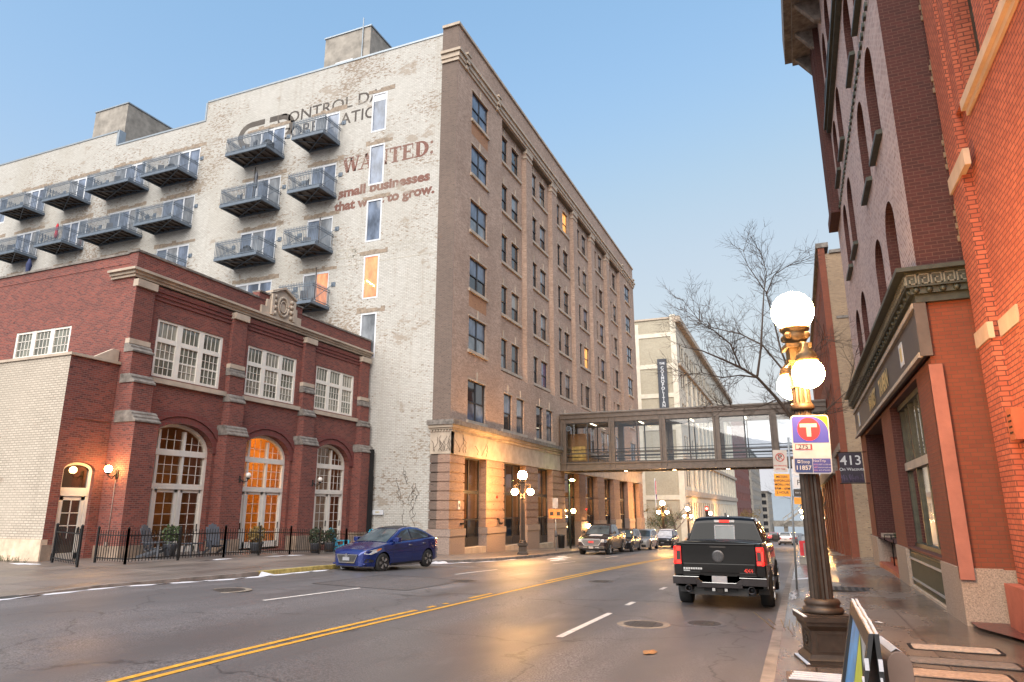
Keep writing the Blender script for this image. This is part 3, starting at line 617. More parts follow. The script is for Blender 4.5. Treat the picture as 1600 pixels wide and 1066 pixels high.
def emblem(B, x, z, h):      # C and D joined across a slot
    ro, ri = h/2, h*.30
    ringpart(B, x, z, ro, ri, R_(90), R_(270), ex=1.1)
    for s in (-1, 1): B.quad(*[(a, yl_-.0055, z+s*b) for a, b in ((x, ri), (x+.55*h, ri), (x+.55*h, ro), (x, ro))])
    xd = x+.75*h
    for s in (-1, 1): B.quad(*[(a, yl_-.0055, z+s*b) for a, b in ((xd, ri), (xd+.5*h, ri), (xd+.5*h, ro), (xd, ro))])
    B.quad(*[(a, yl_-.006, b) for a, b in ((xd, z-ri), (xd+.2*h, z-ri), (xd+.2*h, z+.1*h), (xd, z+.1*h))])
    ringpart(B, xd+.5*h, z, ro, ri, R_(-90), R_(90), ex=1.1)
B.build('painted_lettering', T['ink'], wh); B = M(); emblem(B, -36.1, 29.5, 2.3); B.build('painted_emblem', T['ink'], wh)
B = M(); emblem(B, -27.2, 18.55, .75); text(B, "CONTROL DATA BUSINESS &", .42, (-23.5, yl_, 18.66), U1, Nn, th=.005); text(B, "TECHNOLOGY CENTER", .42, (-23.9, yl_, 18.2), U1, Nn, th=.005); B.box(-27.4, -19.75, yl_-.004, yl_+.01, 17.65, 17.71)
B.box(-24, -21.6, yl_-.004, yl_+.01, 12.9, 12.95); B.box(-21.65, -21.6, yl_-.004, yl_+.01, 12.0, 12.9)
B.build('painted_lettering', T['faint_ink'], wh)
for o in [c for c in wh.children if c.name.startswith('painted_') and c.name[8:9] in 'le']:     # the later windows cut through the old lettering
    bm = bmesh.new(); bm.from_mesh(o.data)
    for a, b, c, d in strip + doors:
        a, b, c, d = a-XT-.02, b-XT+.02, c+.48, d+.52
        xs = [v.co.x for v in bm.verts]; zs = [v.co.z for v in bm.verts]
        if not xs or max(xs) < a or min(xs) > b or max(zs) < c or min(zs) > d: continue
        for co, no in (((a, 0, 0), (1, 0, 0)), ((b, 0, 0), (1, 0, 0)), ((0, 0, c), (0, 0, 1)), ((0, 0, d), (0, 0, 1))):
            bmesh.ops.bisect_plane(bm, geom=bm.verts[:]+bm.edges[:]+bm.faces[:], plane_co=co, plane_no=no)
        bmesh.ops.delete(bm, geom=[f for f in bm.faces if a < f.calc_center_median().x < b and c < f.calc_center_median().z < d], context='FACES')
    bm.to_mesh(o.data); bm.free()
B = M()
for i, (x, z0, h) in enumerate(((-35.3, 23.7, 3), (-29, 19.6, 2), (-29, 15.7, 2.2))): B.tube([(x, P0-.04, z0), (x, P0-.04, z0+h)], .035, 5)
B.build('drain_pipe', T['stone_dark'], wh)
B = M(); rr = random.Random(5)      # bare creeper stems on the stone band and wall
for k in range(18):
    y = YW-.2 if k < 10 else None; x, z = (-19.6+1.2*rr.random(), 5.2) if k < 10 else (XT+.16, 5.2); yy = YW-.16 if k < 10 else YW+5*rr.random(); pts = []
    for j in range(7): pts.append((x, yy, z)); z += .18*rr.random()+.03; (x, yy) = (x+.25*(rr.random()-.5), yy) if k < 10 else (x, yy+.5*(rr.random()-.5))
    B.tube(pts, .012, 4)
for k in range(12):
    x, z = -20.5-1.2*rr.random(), .5+3*rr.random(); pts = []
    for j in range(9): pts.append((x, P0-.02, z)); z += .25*rr.random(); x += .3*(rr.random()-.5)
    B.tube(pts, .010, 4)
tag(B.build('creeper_stems', T.setdefault('twig', plain('bare_bark', (.075, .055, .045), .85, var=.3))), 'bare creeper stems clinging round the warehouse corner above the piers', 'climbing plant')
# ------------------------------------------------------------------ red brick two storey building
XR, YR = -24.3, 18.6
rb = thing('red_brick_building', 'two storey red brick building with three arched openings and stone capped buttresses', 'building', (XR, YR, .1), world=True)
UP = [(19.92, 23.55), (25.14, 28.74), (30.38, 33.97)]; AR = [(20.0, 23.58), (25.2, 28.74), (30.4, 33.9)]
B = M(); wall(B, (XR, 0), (0, 1), (1, 0), YR, YW, -.8, 11.1, [(a, b, 7.3, 9.75, 0, .22) for a, b in UP] + [(a, b, .0, 5.5, 1.15, .55) for a, b in AR])
B.build('street_wall', T['red'], rb)
B = M(); wall(B, (-45, YR), (1, 0), (0, -1), 0, 20.7, -1, 11.8, [(13.75, 17.3, 8.27, 9.45, 0, .15)]); B.build('side_wall', T['red'], rb)
B = M(); B.box(XR-.4, XR+.02, YR-.02, YW, 11.5, 12.25); B.box(-45, XR-.4, YR-.02, YR+.4, 11.8, 12.2); B.box(XR-.38, XR+.04, 25.5, 28.8, 12.25, 12.6); B.build('parapet', T['red'], rb)
B = M(); B.box(XR-.45, XR+.08, YR-.08, 25.5, 12.25, 12.34); B.box(XR-.45, XR+.08, 28.8, YW, 12.25, 12.34); B.box(-45, XR-.45, YR-.08, YR+.45, 12.2, 12.3); B.box(XR-.43, XR+.1, 25.5, 26.3, 12.6, 12.68); B.box(XR-.43, XR+.1, 28.0, 28.8, 12.6, 12.68); B.build('coping', T['stone_dark'], rb)
B = M()
for z0, z1, p in ((11.17, 11.28, .10), (11.28, 11.4, .18), (11.4, 11.5, .30)): B.box(XR-.02, XR+p, YR-p, YW-.05, z0, z1); B.box(XR-1.3, XR-.02, YR-p, YR-.001, z0, z1)
for z in (10.5, 10.68, 10.86): B.box(XR, XR+.05, YR+.9, YW, z, z+.07, 1)
B.build('cornice', [T['stone'], T['red_trim']], rb)
# crest: shouldered stone panel with a carved oval cartouche
B = M(); yc = 27.15; pl = lambda x: (lambda a, b: (x, yc+a, b))
B.prism([(-1.5, 11.5), (1.5, 11.5), (1.5, 11.95), (1.15, 11.95), (1.15, 12.35), (.9, 12.35), (.9, 12.75), (.0, 13.15), (-.9, 12.75), (-.9, 12.35), (-1.15, 12.35), (-1.15, 11.95), (-1.5, 11.95)], pl(XR-.2), pl(XR+.14))
B.prism([(-.95, 12.76), (0, 13.17), (.95, 12.76), (.95, 12.86), (0, 13.29), (-.95, 12.86)], pl(XR-.22), pl(XR+.26))
for s in (-1, 1): B.prism([(s*.72, 11.6), (s*.9, 11.6), (s*.9, 12.7), (s*.72, 12.72)], pl(XR+.12), pl(XR+.24)); [B.ball((XR+.16, yc+s*.62, z), .12, 0, 10) for z in (11.75, 12.05, 12.35, 12.62)]
pts = [(XR+.17, yc+.38*math.cos(t*.2618), 12.2+.5*math.sin(t*.2618)) for t in range(25)]; B.tube(pts, .07, 8); B.tube([(x+.02, yc+(y-yc)*.62, 12.2+(z-12.2)*.62) for x, y, z in pts], .035, 6)
B.build('stone_crest', T['stone'], rb)
B = M(); B.box(XR-.02, XR+.14, YR+.9, YW, 7.02, 7.22); B.build('stone_sill_course', T['stone'], rb)
for a, b in AR:      # rowlock rings over the arches
    B = M()
    for r, p in ((.0, .05), (.30, .10)):
        A, C = arc(a-r, b+r, 4.35, 1.15+r), arc(a-r-.27, b+r+.27, 4.35, 1.15+r+.27)
        for k in range(len(A)-1):
            q = [(XR+p, *v) for v in (A[k], A[k+1], C[k+1], C[k])]; B.quad(*q); B.quad((XR, *C[k]), (XR, *C[k+1]), (XR+p, *C[k+1]), (XR+p, *C[k])); B.quad((XR, *A[k]), (XR, *A[k+1]), (XR+p, *A[k+1]), (XR+p, *A[k]))
    B.build('arch_ring', T['red_trim'], rb)
for i, yc in enumerate((19.05, 24.35, 29.56, 34.85)):     # stepped buttresses
    y0, y1 = yc-.44, yc+.44; wd = .18; B = M(); c = M(); caps = []
    if i == 0: y0 = YR-.03
    pb = 1.1 if i == 0 else .62; st = [(-.8, 5.2, pb), (5.2, 6.75, pb*.68), (6.75, 8.0, pb*.42), (8.0, 10.75, .17)]
    for z0, z1, p in st: B.box(XR+.001, XR+p, y0-(wd if z1 < 6 and i else 0), y1+(wd if z1 < 6 else 0), z0, z1)
    for z, p0, p1, n, h in ((5.2, pb+.06, pb*.68+.03, 3, .45), (6.75, pb*.68+.06, pb*.42+.03, 2, .36), (8.0, pb*.42+.06, .2, 2, .36)):
        cc = M()
        for k in range(n): q0 = p0+(p1-p0)*k/n; q1 = p0+(p1-p0)*(k+1)/n; zz = z+h*k/n; cc.prism([(XR, zz), (XR+q0, zz), (XR+q0, zz+h/n*.35), (XR+q1, zz+h/n), (XR, zz+h/n)], lambda a, b: (a, y0-.04-(wd if z < 6 and i else 0), b), lambda a, b: (a, y1+.04+(wd if z < 6 else 0), b), k and 1 or 1)
        caps.append(cc)
    c.box(XR, XR+.24, y0-.03, y1+.03, 8.36, 8.56, 0)
    c2 = M(); c2.box(XR, XR+.28, y0-.02, y1+.02, 10.75, 11.05, 0); caps.append(c2)
    o = B.build('buttress', T['red'], rb); [q.build('stone_cap', [T['stone'], T['stone_dark']], o) for q in [c]+caps]
    f = M(); f.box(XR+.001, XR+pb+.06, y0-.04-(wd if i else 0), y1+.04+wd, -.8, .62); f.build('stone_footing', T['found'], o)
def muntins(f, a, b, z0, z1, nc, nr, x, t=.022):
    for i in range(1, nc): y = a+(b-a)*i/nc; f.box(x-.012, x+.012, y-t/2, y+t/2, z0, z1)
    for i in range(1, nr): z = z0+(z1-z0)*i/nr; f.box(x-.012, x+.012, a, b, z-t/2, z+t/2)
T['sh1'] = pane('shaded_glass', (.13, .135, .11), ior=1.8); T['sh2'] = pane('drawn_blind_glass', (.24, .23, .19), ior=1.7)
for wi, (a, b) in enumerate(UP):
    f = M(); x = XR-.12; w = (b-a)/3
    for i in range(4): y = a+w*i; f.box(x-.06, x+.08, max(a, y-.13), min(b, y+.13), 7.3, 9.75)
    for z0, z1 in ((7.3, 7.42), (8.78, 8.98), (9.65, 9.75)): f.box(x-.05, x+.07, a+.1, b-.1, z0, z1)
    for i in range(3):
        p, q = a+w*i+.13, a+w*(i+1)-.13; f.box(x-.02, x+.03, p, q, 8.05, 8.12)
        muntins(f, p, q, 7.42, 8.05, 4, 2, x+.02); muntins(f, p, q, 8.12, 8.78, 4, 2, x+.02); muntins(f, p, q, 8.98, 9.65, 4, 1, x+.02)
    o = f.build('sash_window', T['white_wood'], rb); g = M()
    for i in range(3): p, q = a+w*i, a+w*(i+1); g.quad((x, p, 7.3), (x, q, 7.3), (x, q, 8.1), (x, p, 8.1), (i+wi) % 2); g.quad((x, p, 8.1), (x, q, 8.1), (x, q, 9.75), (x, p, 9.75), (i*2+wi) % 3 == 0)
    g.build('glass_pane', [T['sh1'], T['sh2']], o)
f = M(); y = YR+.08; a, b = -31.25, -27.7; w = (b-a)/3
for i in range(4): x = a+w*i; f.box(max(a, x-.13), min(b, x+.13), y-.06, y+.05, 8.27, 9.45)
for z in (8.3, 9.41): f.box(a, b, y-.05, y+.04, z-.05, z+.05)
for i in range(3):
    p, q = a+w*i+.13, a+w*(i+1)-.13
    for k in range(1, 4): x = p+(q-p)*k/4; f.box(x-.013, x+.013, y-.02, y+.01, 8.3, 9.4)
    for k in (1, 2): z = 8.3+1.1*k/3; f.box(p, q, y-.02, y+.01, z-.013, z+.013)
o = f.build('sash_window', T['white_wood'], rb); g = M(); g.quad((a, y, 8.27), (b, y, 8.27), (b, y, 9.45), (a, y, 9.45)); g.build('glass_pane', T['sh1'], o)
# arched french windows with rooms behind
T['room_orange'] = plain('orange_room_wall', (.60, .30, .07), .8, var=.1); T['room_dim'] = plain('dim_room_wall', (.30, .16, .07), .8, var=.2); T['floor_dark'] = plain('dark_floor', (.08, .05, .035), .4); T['dark_furn'] = plain('dark_furniture', (.05, .03, .02), .5)  # orange lamplight and its lack are put into the two wall colours
T['soft_lamp'] = emit('room_lamp', (1, .60, .20), 14); T['soft_lamp2'] = emit('room_lamp_dim', (1, .55, .2), 5)
for k, (a, b) in enumerate(AR):
    f = M(); x = XR-.4; g0 = .12; m = (a+b)/2; t = .09
    A, C = arc(a, b, 4.35, 1.15), arc(a+.14, b-.14, 4.35, 1.02)
    for j in range(len(A)-1):
        for xx, s in ((x+.1, 0), (x-.06, 0)): f.quad((xx, *A[j]), (xx, *A[j+1]), (xx, *C[j+1]), (xx, *C[j]))
        f.quad((x+.1, *C[j]), (x+.1, *C[j+1]), (x-.06, *C[j+1]), (x-.06, *C[j]))
    w = b-a; vs = [a, a+.27*w, a+.635*w, b]
    for j, y in enumerate(vs):
        yy = (y, y+.14) if j == 0 else (y-.14, y) if j == 3 else (y-.06, y+.06)
        f.box(x-.06, x+.1, *yy, g0, 4.35 if j in (0, 3) else 5.2)
    for z0, z1 in ((4.15, 4.4), (2.75, 2.98)): f.box(x-.05, x+.13, a+.1, b-.1, z0, z1)
    for j in range(3):
        p, q = vs[j]+.07, vs[j+1]-.07; nc = 2 if j == 0 else 3
        muntins(f, p, q, 3.0, 4.15, nc, 3, x); muntins(f, p, q, 4.4, 5.25 if j == 1 else 5.0, nc, 2, x)
        for d0, d1 in ((p, p+.14), (q-.14, q)): f.box(x-.03, x+.05, d0, d1, g0, 2.75)
        f.box(x-.03, x+.05, p, q, g0, g0+.28); f.box(x-.03, x+.05, p, q, 2.62, 2.75)
        muntins(f, p+.14, q-.14, g0+.28, 2.62, 1 if j == 0 else 2, 5, x)
        f.box(x+.05, x+.09, q-.1, q-.06, 1.0, 1.3, 1)
    o = f.build('arched_window', [T['white_wood'], T['iron']], rb)
    g = M(); g.add([(x-.01, a, g0), (x-.01, b, g0)] + [(x-.01, *v) for v in A[::-1]], [tuple(range(len(A)+2))]); g.build('glass_pane', T['g_clear'], o)
    r = M(); xb = x-4.5; y0, y1 = a-.25, b+.25
    r.quad((xb, y0, 0), (xb, y1, 0), (xb, y1, 5.7), (xb, y0, 5.7)); [r.quad((xb, y, 0), (x-.2, y, 0), (x-.2, y, 5.7), (xb, y, 5.7)) for y in (y0, y1)]
    r.quad((xb, y0, .1), (x-.1, y0, .1), (x-.1, y1, .1), (xb, y1, .1), 1); r.quad((xb, y0, 5.65), (x-.1, y0, 5.65), (x-.1, y1, 5.65), (xb, y1, 5.65))
    r.box(x-3.4, x-2.6, a+.5, b-.6, .1, 1.05, 2); r.box(xb+.02, xb+.06, a+.5, a+1.4, 1.5, 2.4, 2); r.box(xb+.02, xb+.06, b-1.2, b-.5, 1.5, 2.4, 2); r.box(x-1.9, x-1.3, m, m+.5, .1, 1.2, 2); r.box(xb+.01, xb+.12, y0, y1, 2.9, 3.0, 2)
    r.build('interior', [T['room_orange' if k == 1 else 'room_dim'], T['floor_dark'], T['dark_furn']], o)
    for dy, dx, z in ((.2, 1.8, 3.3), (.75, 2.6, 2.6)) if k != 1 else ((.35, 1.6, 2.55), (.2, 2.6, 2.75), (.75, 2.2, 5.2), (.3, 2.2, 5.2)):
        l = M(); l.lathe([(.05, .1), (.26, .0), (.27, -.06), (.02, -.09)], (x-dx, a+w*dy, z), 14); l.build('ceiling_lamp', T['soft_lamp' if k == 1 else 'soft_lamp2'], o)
B = M(); B.box(XR-16, XR-.3, YR+.3, YW-.01, 11.2, 11.3); B.build('roof', T['roofing'], rb)
f = M()
for yy, p in ((YR-.03, 0), ): f.box(XR-1.0, XR+.001, YR-.05, YR+.01, -.8, .62)
f.build('stone_footing', T['found'], rb)
def downlight(x, y0, z0): pass
# ------------------------------------------------------------------ low annex with the lit doorway
XA, YA = -24.5, 16.6
an = thing('brick_annex', 'low brick annex with limewashed side wall, a lit glazed door and stone base', 'building', (XA, YA, .1), world=True)
B = M(); wall(B, (XA, 0), (0, 1), (1, 0), YA, YR-.02, -.5, 7.5, [(16.98, 18.2, .12, 3.62, .3, .28)])
B.box(XA-.001, XA+.03, YA+.5, YR-.15, 5.2, 5.28); B.build('street_wall', T['red'], an)
B = M(); B.quad((-45, YA, .9), (XA, YA, .9), (XA, YA, 7.5), (-45, YA, 7.5)); B.build('side_wall', T['shed_white'], an)
B = M(); B.box(-45, XA+.01, YA-.04, YA+.2, -.6, .9); B.build('stucco_base', plain('cream_stucco', (.62, .47, .35), .9, var=.3, sc=2, bump=.6, bsc=8), an)
B = M(); B.box(XA-.1, XA+.05, YA-.02, 16.95, -.5, .72); B.build('stone_base', T['found'], an)
B = M(); B.box(-45, XA-.2, YA-.06, YA+.25, 7.5, 7.6); B.box(XA-.2, XA+.1, YA-.06, YR-.02, 7.5, 7.6); B.prism([(YA+.9, 7.6), (YR-.05, 7.6), (YR-.05, 8.1), (YR-.3, 8.1)], lambda a, b: (XA-.2, a, b), lambda a, b: (XA-.05, a, b)); B.build('coping', T['stone'], an)
B = M(); B.quad((-45, YA, 7.45), (XA, YA, 7.45), (XA, YR, 7.45), (-45, YR, 7.45)); B.build('roof', T['roofing'], an)
d = M(); x = XA-.2; a, b = 16.98, 18.2
A, C = arc(a, b, 3.32, .3), arc(a+.12, b-.12, 3.32, .2)
for j in range(len(A)-1): d.quad((x+.05, *A[j]), (x+.05, *A[j+1]), (x+.05, *C[j+1]), (x+.05, *C[j]))
for y in ((a, a+.12), (b-.12, b)): d.box(x-.05, x+.05, *y, .12, 3.34)
d.box(x-.05, x+.08, a+.1, b-.1, 2.4, 2.6); d.box(x-.04, x+.04, a+.12, b-.12, 2.6, 2.7)
p, q = a+.14, b-.14
for y in ((p, p+.13), (q-.13, q)): d.box(x-.03, x+.03, *y, .13, 2.4)
for z in ((.13, .4), (2.25, 2.4)): d.box(x-.03, x+.03, p, q, *z)
muntins(d, p+.13, q-.13, .9, 2.25, 2, 3, x, .03); d.box(x+.03, x+.07, q-.1, q-.05, 1.05, 1.3, 1)
o = d.build('door', [T['white_wood'], T['iron']], an); g = M(); g.quad((x-.01, a, .2), (x-.01, b, .2), (x-.01, b, 3.55), (x-.01, a, 3.55)); g.build('glass_pane', pane('door_glass', (.035, .02, .012), ior=1.9), o)
# ------------------------------------------------------------------ wall lamps
def wall_lamp(name, loc, rz, lit, label, group):
    t = thing(name, label, 'wall lamp', loc, rz, group)
    b = M(); b.tube([(0, 0, 0), (.12, 0, -.12), (.28, 0, -.15), (.36, 0, -.1), (.38, 0, -.02)], .022, 6); b.box(-.02, .02, -.07, .07, -.2, .12); b.tube([(.1, 0, -.1), (.16, 0, -.2), (.26, 0, -.2)], .015, 5); b.lathe([(.05, -.05), (.08, 0), (.07, .02)], (.38, 0, 0), 12); b.build('arm', T['iron'], t)
    g = M(); g.ball((.38, 0, .14), .13, 0, 16); g.build('globe', T['globe_wall'] if lit else T['globe_off'], t); return t
T['globe_wall'] = emit('wall_globe', (1, .55, .18), 75)
wall_lamp('wall_lamp', (-23.75, YR-.05, 3.25), R_(-90), True, 'lit globe lamp on the brick corner beside the glazed annex door', 'globe lamps on the red brick building')
wall_lamp('wall_lamp', (XR+.62, 24.75, 3.3), R_(20), False, 'unlit globe lamp on the buttress before the brightest orange arched window', 'globe lamps on the red brick building')
wall_lamp('wall_lamp', (XR+.62, 29.95, 3.3), R_(20), False, 'unlit globe lamp on the buttress nearer the parked blue sedan', 'globe lamps on the red brick building')
B = M(); B.tube([(XA+.72, YR-.06, 3.0), (XA+.72, YR-.06, .75)], .014, 5); B.box(XA+.66, XA+.78, YR-.14, YR-.05, .62, .76)
B.build('conduit', T['granite'], rb)
# ------------------------------------------------------------------ iron fences, gate
def fence_run(name, pts, label, cat, h=1.05, gap=.125, posts=1.9):
    t = thing(name, label, cat, (pts[0][0], pts[0][1], pts[0][2]), 0, None, True)
    r = M(); pk = M(); ps = []
    for a, b in zip(pts, pts[1:]):
        A, Bv = Vector(a), Vector(b); L = (Bv-A).length; n = max(1, int(L/gap))
        for z in (.14, h-.16): r.obox(A+Vector((0, 0, z)), Bv+Vector((0, 0, z)), .03, .035)
        for i in range(n+1): p = A.lerp(Bv, i/n); pk.box(p.x-.009, p.x+.009, p.y-.009, p.y+.009, p.z+.05, p.z+h)
        m = max(1, round(L/posts)); ps += [A.lerp(Bv, i/m) for i in range(m+1)]
    r.build('rail', T['iron'], t); pk.build('pickets', T['iron'], t)
    for p in ps: q = M(); q.box(p.x-.03, p.x+.03, p.y-.03, p.y+.03, p.z-.15, p.z+h+.06); q.lathe([(.045, 0), (.045, .03), (.01, .07)], (p.x, p.y, p.z+h+.06), 8); q.build('post', T['iron'], t)
    return t
fz = lambda x, y: (x, y, gz(x, y)+.02)
fence_run('iron_fence', [fz(-22.4, 17.1), fz(-20.9, 17.05), fz(-20.75, 21.2), fz(-20.75, 25), fz(-20.7, 29), fz(-20.5, 35.1)], 'long black iron picket fence round the patio before the arched windows', 'fence')
fence_run('iron_gate', [fz(-23.6, 16.45), fz(-21.2, 15.6)], 'short black iron gate standing open before the glazed annex door', 'gate', 1.15, .16, 3)
# ------------------------------------------------------------------ patio furniture
def adirondack(loc, rz, m, label, group):
    t = thing('adirondack_chair', label, 'chair', loc, rz, group); sl = R_(20)
    b = M()
    for i in range(5):
        y = -.22+.11*i; h = (.82, .92, .96, .92, .82)[i]; b.obox((-.25, y, .3), (-.25-h*math.sin(sl), y, .3+h*math.cos(sl)), .1, .02)
    b.build('backrest', m, t)
    s = M()
    for i in range(5): s.box(-.28+.12*i, -.18+.12*i, -.27, .27, .27+.022*i, .295+.022*i)
    s.build('seat', m, t)
    for sd in (-1, 1):
        a = M(); a.box(-.35, .42, sd*.34-.065, sd*.34+.065, .55, .575); a.build('armrest', m, t)
        l = M(); l.box(.3, .38, sd*.3-.02, sd*.3+.02, 0, .55); l.obox((.36, sd*.28, .33), (-.55, sd*.28, .03), .025, .1); l.build('leg', m, t)
    return t
T['char'] = plain('charcoal_plastic', (.055, .06, .075), .5); T['turq'] = plain('turquoise_plastic', (.03, .42, .62), .45, var=.1)
for x, y, rz, m, lb in ((-22.3, 19.4, 12, 'char', 'charcoal slatted garden chair at the gate end of the fenced patio'), (-22.2, 22.2, -25, 'char', 'charcoal slatted garden chair beside the planters on the patio'), (-22.2, 30.6, 10, 'turq', 'turquoise garden chair in front of the third arched window'), (-22.3, 34.2, -20, 'turq', 'turquoise garden chair by the painted wall behind the sedan')):
    adirondack((x, y, gz(x, y)), R_(rz), T[m], lb, 'garden chairs on the patio')
b = M(); b.box(-.28, .28, -.28, .28, .46, .5); [b.obox((sx*.2, sy*.2, 0), (sx*.16, sy*.16, .46), .04, .04) for sx in (-1, 1) for sy in (-1, 1)]
single(b, 'side_table', T['char'], 'small charcoal side table between the two charcoal chairs', 'table', (-22.0, 20.8, gz(-22, 20.8)))
def leafclump(B, c, r, n, rnd, sz=.07, flat=1, mi=0):
    for _ in range(n):
        v = Vector((rnd.gauss(0, 1), rnd.gauss(0, 1), rnd.gauss(0, 1))).normalized()*r*(rnd.random()**.45); v.z *= flat
        p = Vector(c)+v; a = Vector((rnd.gauss(0, 1), rnd.gauss(0, 1), rnd.gauss(0, 1))).normalized()*sz*(.6+.8*rnd.random()); u = a.cross(Vector((rnd.random()-.5, rnd.random()-.5, rnd.random()-.5)).normalized())
        B.add([p-a, p+u*.55, p+a, p-u*.55], [(0, 1, 2, 3)], mi)
T['leaf'] = plain('shrub_leaves', (.055, .085, .03), .6, var=.5, sc=9); T['leaf_dry'] = plain('autumn_leaves', (.20, .13, .035), .7, var=.5, sc=3); T['leaf_dark'] = plain('dark_leaves', (.03, .05, .022), .6, var=.5, sc=6)
rr = random.Random(21); plb = ['round planter with leafy shrub by the first charcoal chair', 'square planter of grasses in front of the orange lit window', 'tall dark planter left of the third arched window', 'planter with dark shrub in front of the third arched window']
for i, (x, y, h, m) in enumerate(((-22.9, 20.6, .45, 'leaf'), (-21.9, 24.2, .5, 'leaf_dry'), (-21.4, 27.6, .6, 'leaf_dark'), (-22.4, 30, .6, 'leaf_dark'))):
    t = thing('planter', plb[i], 'planter', (x, y, gz(x, y)), 0, 'planters on the patio'); b = M(); b.lathe([(.2, 0), (.28, .4), (.3, .45), (.24, .44)], n=12); b.build('pot', T['char'], t)
    l = M(); leafclump(l, (0, 0, .75), .38, 420, rr, .07, 1.1); l.build('foliage', T[m], t)
b = M(); b.box(-.03, .03, -.35, .35, 0, .9); b.box(-.25, .25, -.35, .35, .85, .9); b.tube([(0, -.3, .5), (.2, -.3, .9), (.2, .3, .9)], .03); b.lathe([(.12, 0), (.12, .35)], (.12, .5, .5), 12)
single(b, 'gas_meter', T['conc'], 'grey gas meter pipework against the white wall behind the sedan', 'meter', (-22.6, YW-.5, gz(-22.6, 35)), R_(90))
b = M(); b.box(-.4, .4, -.02, .02, 0, .28); text(b, "NO", .16, (0, -.02, .14), (1, 0, 0), (0, -1, 0), 1, .004)
single(b, 'wall_notice', [T['upvc'], T['yellow_kerb']], 'small white notice on the painted wall above the sedan', 'sign', (-23.2, YW-.02, 1.6))
b = M(); b.box(-.12, .12, -.12, .12, 0, 4.2); b.box(-.1, .1, -.1, .1, 4.2, 5.8)
single(b, 'black_post', T['iron'], 'slim black post in the corner between brick and painted walls', 'post', (-23.6, YW-.3, gz(-23.6, 35)))
# umbrellas, chairs and grill on the balconies
def brolly(x, y, z, m, label, h=2.1):
    t = thing('closed_umbrella', label, 'umbrella', (x, y, z), 0, 'folded umbrellas on the balconies')
    p = M(); p.tube([(0, 0, 0), (0, 0, h+.1)], .025, 6); p.lathe([(.22, 0), (.22, .06), (.05, .1)], n=12); p.build('pole', T['iron'], t)
    c = M(); c.lathe([(.05, h), (.14, h-.3), (.10, h-.55), (.16, h-.95), (.11, h-1.25)], n=10, flute=.3); c.build('canopy', m, t)
T['redc'] = plain('red_canvas', (.50, .015, .03), .8); T['navyc'] = plain('navy_canvas', (.02, .03, .09), .8)
brolly(-55.3, 34.6, 23, T['redc'], 'red closed umbrella on a balcony, the only red one'); brolly(-34.0, 34.4, 23, T['char'], 'dark grey closed umbrella on the balcony left of the word WANTED', 2.5)
brolly(-32.6, 19.4, 11.3, T['navyc'], 'navy closed umbrella behind the red brick parapet'); brolly(-31.4, 20.6, 11.3, T['upvc'], 'white closed umbrella behind the red brick parapet')
rr = random.Random(2); names = {'A': 'second column of balconies from the tan corner', 'B': 'column of balconies nearest the tan corner', 'C': 'third column of balconies', 'D': 'widest balconies', 'E': 'balconies by the red umbrella', 'F': 'leftmost balconies'}
lev = {27.05: 'top row', 23.0: 'second row', 18.95: 'third row', 14.96: 'lowest row'}
pc = None
for c, z in (('A', 27.05), ('B', 27.05), ('C', 27.05), ('D', 27.05), ('A', 23.0), ('B', 23.0), ('C', 23.0), ('D', 23.0), ('A', 18.95), ('B', 18.95), ('B', 14.96), ('F', 23.0)):
    x0, x1 = BAL[c]; w = x1-x0; x = x0+w*(.3+.3*rr.random()); lab = 'dark patio chair on the %s, %s' % (names[c], lev[z])
    if pc is None:
        pc = thing('patio_chair', lab, 'chair', (x, 34.5, z), R_(160), 'patio chairs on the balconies')
        for nm, bx in (('seat', (-.25, .25, -.25, .25, .4, .44)), ('backrest', (-.25, .25, .22, .26, .44, .9))): b = M(); b.box(*bx); b.build(nm, T['char'], pc)
        for sx in (-1, 1):
            for sy in (-1, 1): b = M(); b.box(sx*.23-.02, sx*.23+.02, sy*.23-.02, sy*.23+.02, 0, .4); b.build('leg', T['char'], pc)
    else: o = dup(pc, None, (x, 34.5, z), R_(rr.choice([20, 150, 200, 340]))); o['label'] = lab
for x, z, lb in ((-33.5, 27.05, 'covered grill on the top balcony under the painted emblem'), (-43, 27.05, 'round covered grill on the top balcony left of the roof step'), (-34.5, 18.95, 'covered grill on the third row balcony above the stone crest')):
    t = thing('covered_grill', lb, 'grill', (x, 34.7, z), 0, 'grills on the balconies'); b = M(); b.box(-.4, .4, -.25, .25, 0, .8); b.build('cabinet', T['char'], t); b = M(); b.lathe([(.3, 0), (.27, .14), (.14, .25), (.01, .28)], (0, 0, .8), 14); b.build('lid', T['iron'], t)
